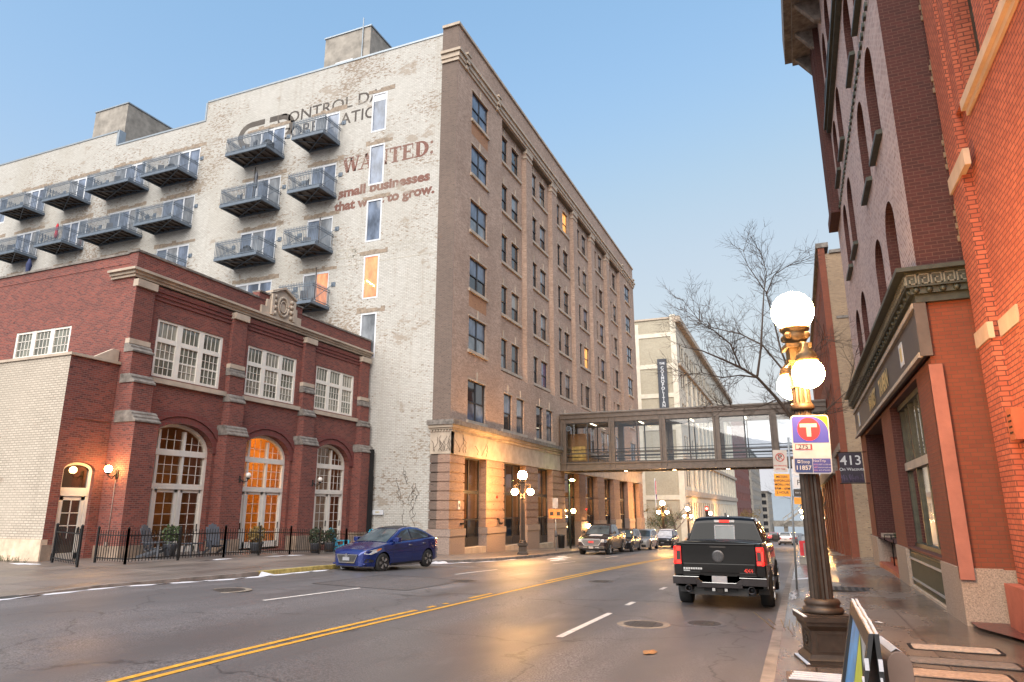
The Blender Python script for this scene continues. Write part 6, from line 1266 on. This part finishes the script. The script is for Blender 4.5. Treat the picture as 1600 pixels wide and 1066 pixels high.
face([(-.22, -.19), (-.002, -.19), (-.002, -.375), (-.19, -.375), (-.215, -.365), (-.22, -.34)], -.003, 5); face([(.004, -.19), (.22, -.19), (.22, -.34), (.215, -.365), (.19, -.375), (.004, -.375)], -.003, 6)
L_ = lambda s, z, x, st, mi, b=.0: text(B, st, s, (x, -.004, z+h/2), U1, Nn, mi, b, .003)
L_(.085, -.038, -.10, "275", 7, .001); L_(.06, -.235, -.085, "Stop", 4); L_(.078, -.315, -.115, "11857", 4, .0018); L_(.045, -.222, .085, "NexTrip", 4)
for i, (st, st2) in enumerate((("TEXT", "11857 to 828 64"), ("VISIT", "metrotransit.org"), ("CALL", "612-373-3333"))): L_(.022, -.27-.037*i, .035, st, 8); L_(.024, -.27-.037*i, .14, st2, 4)
face([(-.185, -.212), (-.15, -.212), (-.15, -.25), (-.185, -.25)], -.005, 4); face([(-.18, -.222), (-.155, -.222), (-.155, -.235), (-.18, -.235)], -.006, 5)
B.build('panel', [plain('sign_rim', (.48, .45, .44), .45), plain('sign_blue', (.055, .055, .36), .4, var=.05), plain('sign_yellow', (.75, .52, .01), .4, var=.05), plain('sign_red', (.70, .02, .02), .4, var=.05), plain('sign_white', (.46, .42, .40), .45, var=.05), plain('sign_navy', (.02, .035, .14), .4), plain('sign_purple', (.05, .045, .22), .4), T['trim'], plain('sign_pink', (.6, .25, .3), .4)], bs)
bs.rotation_euler = (0, R_(1.5), 0)
B = M(); [B.box(-.04, .04, .012, .14, z, z+.03) for z in (.2, .55)]; B.build('bracket', T['coping'], bs)
pp = thing('parking_sign_post', 'leaning steel post with no parking and orange meter signs behind the near lamp', 'sign', (-.28, 20.5, gz(-.28, 20.5)))
B = M(); B.tube([(0, 0, 0), (0, 0, 4.0)], .03, 6); B.build('pole', T['coping'], pp)
B = M(); B.box(-.42, -.06, -.03, -.02, 3.05, 3.65); B.lathe([(.12, -.034), (.12, -.031)], (-.24, 0, 3.45), 20, 1, False, 0, 'y'); B.lathe([(.095, -.037), (.095, -.035)], (-.24, 0, 3.45), 20, 0, False, 0, 'y'); text(B, "P", .2, (-.24, -.037, 3.45), U1, Nn, 2, .004, .003); B.obox((-.32, -.042, 3.53), (-.16, -.042, 3.37), .004, .02, 1); text(B, "NO PARKING", .055, (-.24, -.031, 3.22), U1, Nn, 1, .001); text(B, "ANY TIME", .055, (-.24, -.031, 3.13), U1, Nn, 1, .001); B.build('no_parking_panel', [plain('sign_pale', (.42, .40, .39), .5), plain('sign_dark_red', (.35, .03, .03), .5), T['trim']], pp)
B = M(); B.box(-.42, -.02, -.03, -.02, 2.4, 3.0); [text(B, s_, .085, (-.22, -.031, 2.92-.105*i), U1, Nn, 1, .001) for i, s_ in enumerate(("METERS", "ENFORCED", "MON - FRI", "8AM - 6PM", "2 HOUR"))]; B.build('meter_panel', [plain('sign_orange', (.75, .30, .02), .5), T['trim']], pp)
B = M(); B.box(.06, .40, -.03, -.02, 2.95, 3.4); text(B, "CAR", .1, (.23, -.031, 3.3), U1, Nn, 1, .001); text(B, "ONLY", .1, (.23, -.031, 3.1), U1, Nn, 1, .001); B.box(.06, .40, -.03, -.02, 2.62, 2.92); text(B, "P", .2, (.2, -.031, 2.77), U1, Nn, 1); B.box(.06, .40, -.03, -.02, 2.4, 2.6, 2); text(B, "PAY HERE", .06, (.23, -.031, 2.5), U1, Nn, 0); B.box(.06, .40, -.03, -.02, 2.2, 2.38, 3); B.build('pay_panel', [T['upvc'], T['trim'], T['trim'], plain('sign_orange2', (.7, .3, .03), .5)], pp)
pp.rotation_euler = (0, R_(2), 0)
an_ = thing('projecting_banner', 'dark projecting banner reading 413 beside the shop entrance', 'sign', (2.45, 29.2, 2.9))
B = M(); B.box(-.92, -.12, -.012, .012, 0, 1.12); text(B, "413", .5, (-.52, -.012, .82), U1, Nn, 1, .004); text(B, "On Wacouta", .16, (-.52, -.012, .5), U1, Nn, 1, .001)
rr = random.Random(8)
for k in range(40): x0 = -.9+.76*rr.random(); B.tube([(x0, -.014, .02), (x0+.04*rr.random(), -.014, .12), (x0+.06*(rr.random()-.5), -.014, .16+.16*rr.random())], .006, 4, 2)
B.build('cloth', [plain('banner_plum', (.035, .028, .045), .7), T['upvc'], plain('banner_reeds', (.10, .07, .13), .7)], an_)
B = M(); [B.tube([(.05, 0, z), (-.98, 0, z)], .018, 6) for z in (-.02, 1.14)]; B.build('bracket', T['iron'], an_)
# ------------------------------------------------------------------ pavement things
af = thing('pavement_sign', 'tall folding board with blue and lime poster and snow on its edge', 'sign', (.25, 4.36, gz(.25, 4.4)))
def board(nm, xb, xt, zt, mats, poster):      # a leaning panel, local y along the pavement
    B = M(); hl = .63; P = lambda y, t, o: (xb+(xt-xb)*t+o, y, .03+(zt-.03)*t)
    for y0, y1, t0, t1 in ((-hl, -hl+.07, 0, 1), (hl-.07, hl, 0, 1), (-hl+.07, hl-.07, 0, .08), (-hl+.07, hl-.07, .95, 1)):
        B.add([P(y, t, o) for o in (0, .02) for y, t in ((y0, t0), (y1, t0), (y1, t1), (y0, t1))], [(0, 1, 2, 3), (4, 5, 6, 7), (0, 1, 5, 4), (1, 2, 6, 5), (2, 3, 7, 6), (3, 0, 4, 7)], 0)
    F = lambda pts, o, mi: B.add([P(y, t, o) for y, t in pts], [tuple(range(len(pts)))], mi)
    a, c = -hl+.07, hl-.07
    F([(a, .08), (c, .08), (c, .95), (a, .95)], .02, 3 if poster else 0)
    if poster:
        F([(-.08, .08), (c-.03, .08), (c-.03, .93), (.02, .93)], .016, 1); F([(a+.03, .08), (-.12, .08), (-.03, .93), (a+.03, .8)], .014, 2)
        F([(-.1, .55), (c-.03, .36), (c-.03, .38), (-.1, .57)], .012, 3); F([(-.1, .3), (c-.03, .5), (c-.03, .51), (-.1, .315)], .012, 3)
        for i in range(4): F([(a+.08, .25+.09*i), (-.22, .33+.09*i), (-.22, .345+.09*i), (a+.08, .265+.09*i)], .011, 4)
    for k in range(9): y = -hl+2*hl*k/9; F([(y, 1.001), (y+2*hl/9.6, 1.001)], 0, 5) if False else B.box(xt+.004, xt+.016, y, y+2*hl/9, zt, zt+.006+.003*(k % 3), 5)
    for k in range(14): t = .1+.06*k; q = P(-hl-.012, t, .0); B.box(q[0]+.002, q[0]+.012+.008*(k % 2), q[1], q[1]+.011, q[2], q[2]+.05, 5)
    B.build(nm, mats, af)
pm_ = [T['trim'], plain('poster_blue', (.07, .30, .60), .5, var=.35, sc=5), plain('poster_lime', (.55, .60, .06), .5, var=.15), plain('poster_white', (.42, .44, .45), .5), T['char'], T['snow']]
board('front_board', -.30, -.012, 1.33, pm_, True); board('back_board', .02, .009, 1.33, pm_, False)
b = M(); b.prism([(-.06, 0), (.07, 0)] + [(.005+.065*math.cos(t*.3142), 1.05+.08*math.sin(t*.3142)) for t in range(11)], lambda a, c: (a, -.22, c), lambda a, c: (a, .22, c)); b.prism([(-.03, 1.122), (.0, 1.14), (.035, 1.122), (.0, 1.148)], lambda a, c: (a, -.2, c), lambda a, c: (a, .2, c), 1)
o = single(b, 'plastic_sign_stand', [plain('beige_plastic', (.27, .19, .155), .5, var=.15), T['snow']], 'beige plastic sign stand with rounded top beside the blue and lime board', 'sign', (.41, 4.9, gz(.5, 5.05)-.02), R_(6)); md = o.modifiers.new('bevel', 'BEVEL'); md.width = .015; md.segments = 2
nb = thing('slatted_bench', 'low slatted bench dusted with snow at the foot of the near lamp', 'bench', (.0, 8.35, gz(.0, 8.4)-.06), R_(3))
B = M(); [B.box(-.3, .3, -.2+.1*i, -.12+.1*i, .22, .26) for i in range(4)]; [B.box(-.28+.02*i, .27, -.19+.1*i, -.14+.1*i, .261, .272, 1) for i in range(4)]; B.build('seat', [plain('weathered_slat', (.16, .11, .09), .7), T['snow']], nb)
for x in (-.24, .24): B = M(); B.box(x-.03, x+.03, -.18, .18, 0, .22); B.build('leg', T['lamp_iron'], nb)
mt_ = plain('cast_iron_cover', (.07, .06, .055), .45, .3, var=.4, sc=14, bump=.5, bsc=50)
for x, y, r, lb in ((-2.87, 13.35, .36, 'round iron cover ringed with salt beside the short white dashes'), (-1.86, 14.0, .30, 'round iron cover directly behind the black pickup'), (-5.99, 21.9, .38, 'round iron cover on the double yellow line'), (-9.57, 19.4, .40, 'round iron cover in the lane beside the blue sedan'), (-12.9, 13.4, .42, 'round iron cover by the yellow kerb before the patio fence')):
    b = M(); z = gz(x, y)+.006; b.lathe([(r*1.35, 0), (r*1.3, .004)], n=24, sm=False); b.lathe([(r, .004), (r, .009), (r*.93, .009), (r*.9, .006)], n=24, mi=1, sm=False); [b.box(-r*.6, r*.6, r*(.2*i)-.015, r*(.2*i)+.015, .006, .010, 1) for i in range(-3, 4)]
    single(b, 'manhole_cover', [plain('salt_ring', (.24, .20, .16), .7, var=.4, sc=9) if y < 13.8 else T['asphalt'], mt_], lb, 'manhole cover', (x, y, z), 0, 'covers in the road')
for x, y, w, d, m, lb in ((1.84, 12.05, 1.05, .42, (.40, .33, .28), 'palest vault lid, nearest the granite base of the shop'), (1.75, 11.0, 1.2, .42, (.16, .14, .13), 'dark speckled vault lid between the two pale ones'), (1.42, 10.15, 1.3, .45, (.33, .24, .19), 'long tan vault lid nearest the pavement signs')):
    b = M(); z = gz(x, y)+.004; b.prism(rrect(w+.1, d+.1, .08), lambda a, c: (a, c, 0), lambda a, c: (a, c, .006), 1); b.prism(rrect(w, d, .06), lambda a, c: (a, c, .0061), lambda a, c: (a, c, .010), 0); b.prism(rrect(w*.96, d*.9, .05), lambda a, c: (a, c, .0101), lambda a, c: (a, c, .013), 0)
    single(b, 'vault_lid', [plain('concrete_lid', m, .6, var=.35, sc=20, bump=.3), T['iron']], lb, 'vault lid', (x, y, z), 0, 'vault lids in the pavement')
for x, y, w, d, m, lb in ((1.1, 14.3, .09, .05, 'upvc', 'crumpled white scrap of paper on the wet pavement'), (.75, 16.0, .10, .09, 'leaf_dark', 'dark dead leaf on the wet pavement'), (-2.2, 10.6, .12, .2, 'room_dim', 'rusty brown leaf in the near lane')):
    b = M(); n = 9; rr = random.Random(int(x*90)); pts = [(w*math.cos(6.28*i/n)*(.6+.5*rr.random()), d*math.sin(6.28*i/n)*(.6+.5*rr.random()), .004+.02*rr.random()) for i in range(n)]; b.add(pts+[(0, 0, .03)], [(i, (i+1) % n, n) for i in range(n)])
    single(b, 'litter' if m == 'upvc' else 'dead_leaf', T[m], lb, 'litter' if m == 'upvc' else 'leaf', (x, y, gz(x, y)+.004))
b = M(); b.box(.0, 1.6, -.5, .5, .0, .006); [b.box(.04+.16*i, .12+.16*i, -.46, .46, .006, .010, 1) for i in range(10)]; single(b, 'pavement_grate', [T['iron'], mt_], 'iron grate across the pavement behind the near lamp', 'grate', (.5, 20.4, gz(1.2, 20.4)+.004))
# left pavement furniture
sp_ = thing('street_sign_post', 'slim post with white and orange signs and a meter before the warehouse', 'sign', (-16.0, 47, gz(-16.0, 47)))
B = M(); B.tube([(0, 0, 0), (0, 0, 3.6)], .035, 6); B.build('pole', T['coping'], sp_); B = M(); B.box(-.2, .2, -.05, -.035, 2.9, 3.6); B.build('white_panel', T['plate'], sp_); B = M(); B.box(-.5, .5, -.05, -.035, 2.2, 2.85); [B.box(-.4+.5*i, -.15+.5*i, -.055, -.05, 2.4, 2.65, 1) for i in range(2)]; B.build('orange_panel', [plain('sign_faded_orange', (.55, .22, .06), .5), T['trim']], sp_); B = M(); B.lathe([(.08, .95), (.11, 1.05), (.11, 1.3), (.04, 1.38)], n=12); B.build('meter_head', T['char'], sp_)
b = M(); b.lathe([(.24, 0), (.28, .9), (.3, .92), (.3, 1.0), (.1, 1.02)], n=16); single(b, 'litter_bin', T['trim'], 'dark litter bin under the bridge beside the entrance recess', 'litter bin', (-17.6, 53.0, gz(-17.6, 53.0)))
gp = thing('green_lamp_post', 'slim green post with a yellow green lamp under the bridge end', 'street lamp', (-16.8, 52.8, gz(-16.8, 52.8))); B = M(); B.tube([(0, 0, 0), (0, 0, 4.9)], [.09, .06], 8); B.tube([(0, 0, 4.9), (.1, -.05, 5.25), (.3, -.15, 5.3)], .04, 6); B.build('pole', T['green_metal'], gp); B = M(); B.lathe([(.1, .08), (.22, 0), (.2, -.04), (.02, -.1)], (.3, -.15, 5.22), 12); B.build('lamp_head', emit('green_lamp', (.85, 1, .35), 25), gp)
for i, (z, lb) in enumerate(((1.75, 'upper lit wall sconce in the entrance recess under the bridge'), (.4, 'lit wall sconce between the piers past the entrance recess'))):
    y = 57.6 if i == 0 else 62.2; b = M(); b.ball((0, 0, 0), .2, 0, 14); b.lathe([(.12, -.24), (.2, -.2), (.12, -.16)], n=12, mi=1); b.box(-.3, -.1, -.03, .03, -.05, .03, 1); single(b, 'wall_sconce', [T['bulb'], T['iron']], lb, 'wall lamp', (XT+.5, y, z), 0, 'sconces on the warehouse')
b = M(); b.box(0, .02, -.12, .12, 0, .5); b.box(.02, .023, -.07, .07, .15, .35, 1); single(b, 'wall_plate', [T['upvc'], T['trim']], 'small white notice plate on the warehouse corner pier', 'sign', (XT+.11, 36.6, 1.9))
b = M(); b.lathe([(.1, 0), (.1, .06), (.03, .1)], n=12, ax='x'); single(b, 'alarm_bell', plain('alarm_red', (.5, .04, .02), .4), 'small red alarm bell on the second warehouse pier', 'bell', (XT+.11, 42.1, 2.7))
b = M(); b.tube([(0, 0, .25), (.12, 0, .22), (.14, 0, 0), (.22, -.1, -.05), (.3, -.15, 0)], .06, 8); b.tube([(.14, 0, 0), (.22, .15, -.05), (.3, .2, 0)], .06, 8); single(b, 'hose_connection', T['iron'], 'black fire hose connection on the second warehouse pier', 'fire fitting', (XT+.11, 42.2, 1.05))
b = M(); [b.box(0, .1, .16*i, .16*i+.09, 0, .1) for i in range(3)]; single(b, 'wall_valves', T['iron'], 'row of three small black valves on the corner pier', 'valves', (XT+.11, 36.8, 1.05))
fp = thing('flag_pole', 'tall pole with a hanging red, white and blue flag by the cream block', 'flag', (-20.5, 108, gz(-20, 108))); B = M(); B.tube([(0, 0, 0), (0, 0, 9.2)], .07, 6); B.build('pole', T['upvc'], fp)
B = M(); [B.add([(.1+.12*math.sin(.8*k), -.2+.1*k, 8.9-.12*k-2.0*(q)) for k, q in ((j, 0), (j+1, 0), (j+1, 1), (j, 1))], [(0, 1, 2, 3)], [0, 1, 0, 2][j % 4]) for j in range(8)]; B.build('cloth', [plain('flag_red', (.4, .04, .05), .8), T['upvc'], plain('flag_blue', (.05, .06, .25), .8)], fp)
ts = thing('traffic_signal', 'red traffic signal hanging at the crossing before the cream block', 'traffic light', (-11.0, 92, gz(-11, 92))); B = M(); B.tube([(0, 0, 0), (0, 0, 4.6)], .1, 8); B.build('pole', T['iron'], ts)
B = M(); B.box(-.22, .22, -.36, -.12, 3.3, 4.7); B.build('housing', T['iron'], ts); B = M(); B.ball((0, -.38, 4.4), .17, 0, 12); B.build('red_lens', emit('signal_red', (1, .02, .015), 30), ts); B = M(); [B.ball((0, -.34, z), .12, 0, 12) for z in (4.0, 3.6)]; B.build('dark_lens', T['trim'], ts)
rs = thing('red_temporary_sign', 'small red sign on a low stand at the kerb past the black pickup', 'sign', (.0, 35, gz(0, 35))); B = M(); B.box(-.2, .2, -.02, .02, .35, 1.0); B.build('panel', plain('sign_bright_red', (.6, .03, .04), .5), rs); B = M(); B.box(-.25, .25, -.2, .2, 0, .3); B.box(-.03, .03, -.03, .03, .3, .9); B.build('stand', T['conc'], rs)
# ------------------------------------------------------------------ trees
def grow(B, p, d, r, L, lvl, rnd, mi=0, spread=.55, up=.04, kids=(3, 4)):
    pts = [Vector(p)]; d = Vector(d).normalized(); n = 5 if lvl > 1 else 4
    for i in range(n): d = (d+Vector((rnd.gauss(0, .14), rnd.gauss(0, .14), rnd.gauss(0, .12)+up))).normalized(); pts.append(pts[-1]+d*L/n)
    B.tube(pts, [r*(1-.72*i/n) for i in range(n+1)], 5 if r > .02 else 3, mi, True, False)
    if lvl > 0:
        for k in range(rnd.randint(*kids)):
            i = rnd.randint(1, n); q = pts[i]; a = Vector((rnd.gauss(0, 1), rnd.gauss(0, 1), rnd.gauss(0, .8))); a -= d*a.dot(d); a.normalize()
            grow(B, q, d*(1-spread*.4)+a*spread*(.8+.6*rnd.random()), max(.0048, r*(1-.72*i/n)*.62), L*(.50+.25*rnd.random()), lvl-1, rnd, mi, spread, up, kids)
    return pts
def limb(B, pts, r0, r1, rnd, tw, lvl=2, L=.9):
    B.tube(pts, [r0+(r1-r0)*i/(len(pts)-1) for i in range(len(pts))], 6, 0, True, False)
    V = [Vector(p) for p in pts]
    for k in range(tw):
        t = .12+.88*rnd.random(); f = t*(len(V)-1); i = min(int(f), len(V)-2); q = V[i].lerp(V[i+1], f-i); d = (V[i+1]-V[i]).normalized(); a = Vector((rnd.gauss(0, 1), rnd.gauss(0, 1), rnd.gauss(0, .9))); a -= d*a.dot(d); a.normalize()
        grow(B, q, d*.75+a*.75, .012, L*(.6+.7*rnd.random()), lvl, rnd)
rr = random.Random(14)
st = thing('bare_street_tree', 'bare leaning street tree just behind the near lamp with the bus stop sign', 'tree', (.3, 24.8, gz(.3, 24.8)), 0, 'bare trees', True)
B = M(); B.tube([(.3, 24.8, gz(.3, 24.8)-.1), (.28, 24.8, 1.4), (.24, 24.7, 3), (.16, 24.6, 4.61)], [.12, .10, .09, .08], 8); B.build('trunk', T.setdefault('bark', plain('brown_bark', (.10, .065, .05), .85, var=.4, sc=10, bump=.5)), st)
B = M(); LB = [([(.16, 24.6, 4.61), (.03, 24.6, 4.84), (-.38, 24.4, 5.52), (-.94, 24, 6.23), (-1.43, 23.6, 6.54), (-1.97, 23.2, 6.79), (-2.56, 22.8, 7.05), (-3.1, 22.5, 7.15)], .08, .012, 26),
 ([(-.94, 24, 6.23), (-1.45, 23.6, 6.28), (-2, 23, 6.13), (-2.56, 22.4, 6.23), (-3.2, 22, 6.1)], .03, .006, 16), ([(-.94, 24, 6.29), (-.77, 24.2, 7.19), (-.64, 24.4, 8.24), (-.5, 24.6, 9.38), (-.36, 24.8, 10.12), (-.55, 25, 11.37)], .045, .006, 18),
 ([(.03, 24.6, 6.0), (.07, 24.6, 6.5), (-.13, 24.8, 7.26), (-.3, 25, 8.6), (-.45, 25.2, 9.55), (-1.01, 25.5, 10.76), (-1.12, 25.6, 11.42)], .05, .006, 16), ([(-1.43, 23.6, 6.54), (-1.66, 23.2, 7.28), (-2.15, 23, 7.75), (-2.47, 22.6, 7.91), (-3.02, 22.2, 8.74)], .035, .006, 16),
 ([(.03, 24.6, 6.3), (-.72, 24.8, 7.52), (-1.42, 25, 8.03), (-2.49, 25.4, 8.49), (-3.62, 26, 9.57)], .04, .006, 20), ([(-.42, 24.8, 9.37), (-.12, 25.2, 10.15), (.43, 25.6, 10.6), (1.27, 26, 11.04)], .022, .006, 6), ([(.03, 24.6, 4.84), (.05, 24.6, 5.6), (.03, 24.6, 6.3)], .07, .05, 4), ([(.03, 24.6, 4.84), (.63, 24.2, 6.38), (.95, 23.9, 7.09), (1.25, 23.6, 7.33)], .03, .006, 10), ([(.2, 24.6, 4.3), (.9, 24, 4.9), (1.7, 23.2, 5.5), (2.0, 22.5, 6.6)], .025, .005, 9), ([(-.38, 24.4, 5.52), (-.9, 23.6, 5.2), (-1.7, 23, 5.1), (-2.5, 22.6, 5.3)], .025, .005, 12)]
for p, a, b_, n in LB: limb(B, p, a, b_, rr, int(n*1.5), 2, .85)
B.build('branches', T['twig'], st)
def bare_tree(x, y, h, label, seed, mat='twig', leaf=None, lean=0, name='bare_tree', nleaf=500):
    rnd = random.Random(seed); z = gz(x, y); t = thing(name, label, 'tree', (x, y, z), 0, 'bare trees' if leaf is None else 'trees keeping some leaves')
    k = M(); k.tube([(0, 0, -.1), (lean*.2, 0, h*.15), (lean*.5, 0, h*.32)], [h*.022, h*.017, h*.014], 7); k.build('trunk', T['bark'], t)
    b = M()
    for i in range(6): a = 1.047*i+rnd.random(); grow(b, (lean*(.3+.03*i), 0, h*(.22+.03*i)), (math.cos(a)*.8, math.sin(a)*.8, .8), h*.009, h*.42, 3, rnd, kids=(3, 4))
    b.build('branches', T[mat], t)
    if leaf:
        l = M()
        for i in range(14): leafclump(l, (rnd.gauss(0, h*.2), rnd.gauss(0, h*.2), h*(.45+.4*rnd.random())), h*.16, nleaf//14, rnd, h*.022)
        l.build('crown', T[leaf], t)
    return t
T['twig_pink'] = plain('reddish_twigs', (.20, .13, .12), .85)
bare_tree(-16.3, 99, 7.0, 'rounded bare reddish tree at the corner before the cream block', 31, 'twig_pink')
bare_tree(-18.6, 101, 5.2, 'small yellowing tree behind the lamps at the warehouse corner', 32, 'twig', 'leaf_dry', nleaf=900); bare_tree(-17.2, 96, 4.6, 'low green shrubby tree left of the reddish bare tree', 33, 'twig', 'leaf', nleaf=900)
bare_tree(-14.5, 215, 9, 'small autumn leaved tree beside the distant red warehouse', 34, 'twig', 'leaf_dry', nleaf=700)
bare_tree(1.6, 75, 9, 'bare tree over the right pavement behind the parking signs', 35, 'twig'); bare_tree(2.2, 98, 8, 'yellow leaved tree on the right behind the parking signs', 36, 'twig', 'leaf_dry', nleaf=1000); bare_tree(5, 118, 9, 'tree with green and yellow leaves right of the near lamp shaft', 37, 'twig', 'leaf', nleaf=1200); bare_tree(8, 108, 11, 'tall bare tree right of the near lamp in the distance', 38)
rr = random.Random(77)
for i, (x, y, r) in enumerate(((3.0, 100, .9), (4.6, 103, 1.1), (6.3, 101, 1.0))):
    l = M(); leafclump(l, (0, 0, r*.7), r, 500, rr, .12, .8); single(l, 'shrub', T['leaf_dry' if i == 1 else 'leaf'], ('left green shrub', 'middle yellowing shrub', 'right green shrub')[i] + ' in the garden at the far right', 'shrub', (x, y, gz(x, y)), 0, 'shrubs in the far garden')
B = M()
for k in range(24):
    a = Vector((rr.gauss(0, .25), rr.gauss(0, .25), 0)); B.tube([a, a*1.3+Vector((rr.gauss(0, .05), rr.gauss(0, .05), .08+.12*rr.random()))], .005, 3)
o = single(B, 'weeds', T['leaf_dry'], 'dry weeds growing at the kerb edge behind the near lamp', 'weeds', (-.1, 13.2, gz(-.1, 13.2)))
B = M()
for k in range(60): a = Vector((rr.gauss(0, .6), rr.gauss(0, .06), 0)); B.tube([a, a+Vector((rr.gauss(0, .05), rr.gauss(0, .05), .06+.15*rr.random()))], .006, 3)
single(B, 'weeds', T['leaf'], 'green weeds along the foot of the limewashed annex wall', 'weeds', (-25.6, 16.2, gz(-25, 16.2)))
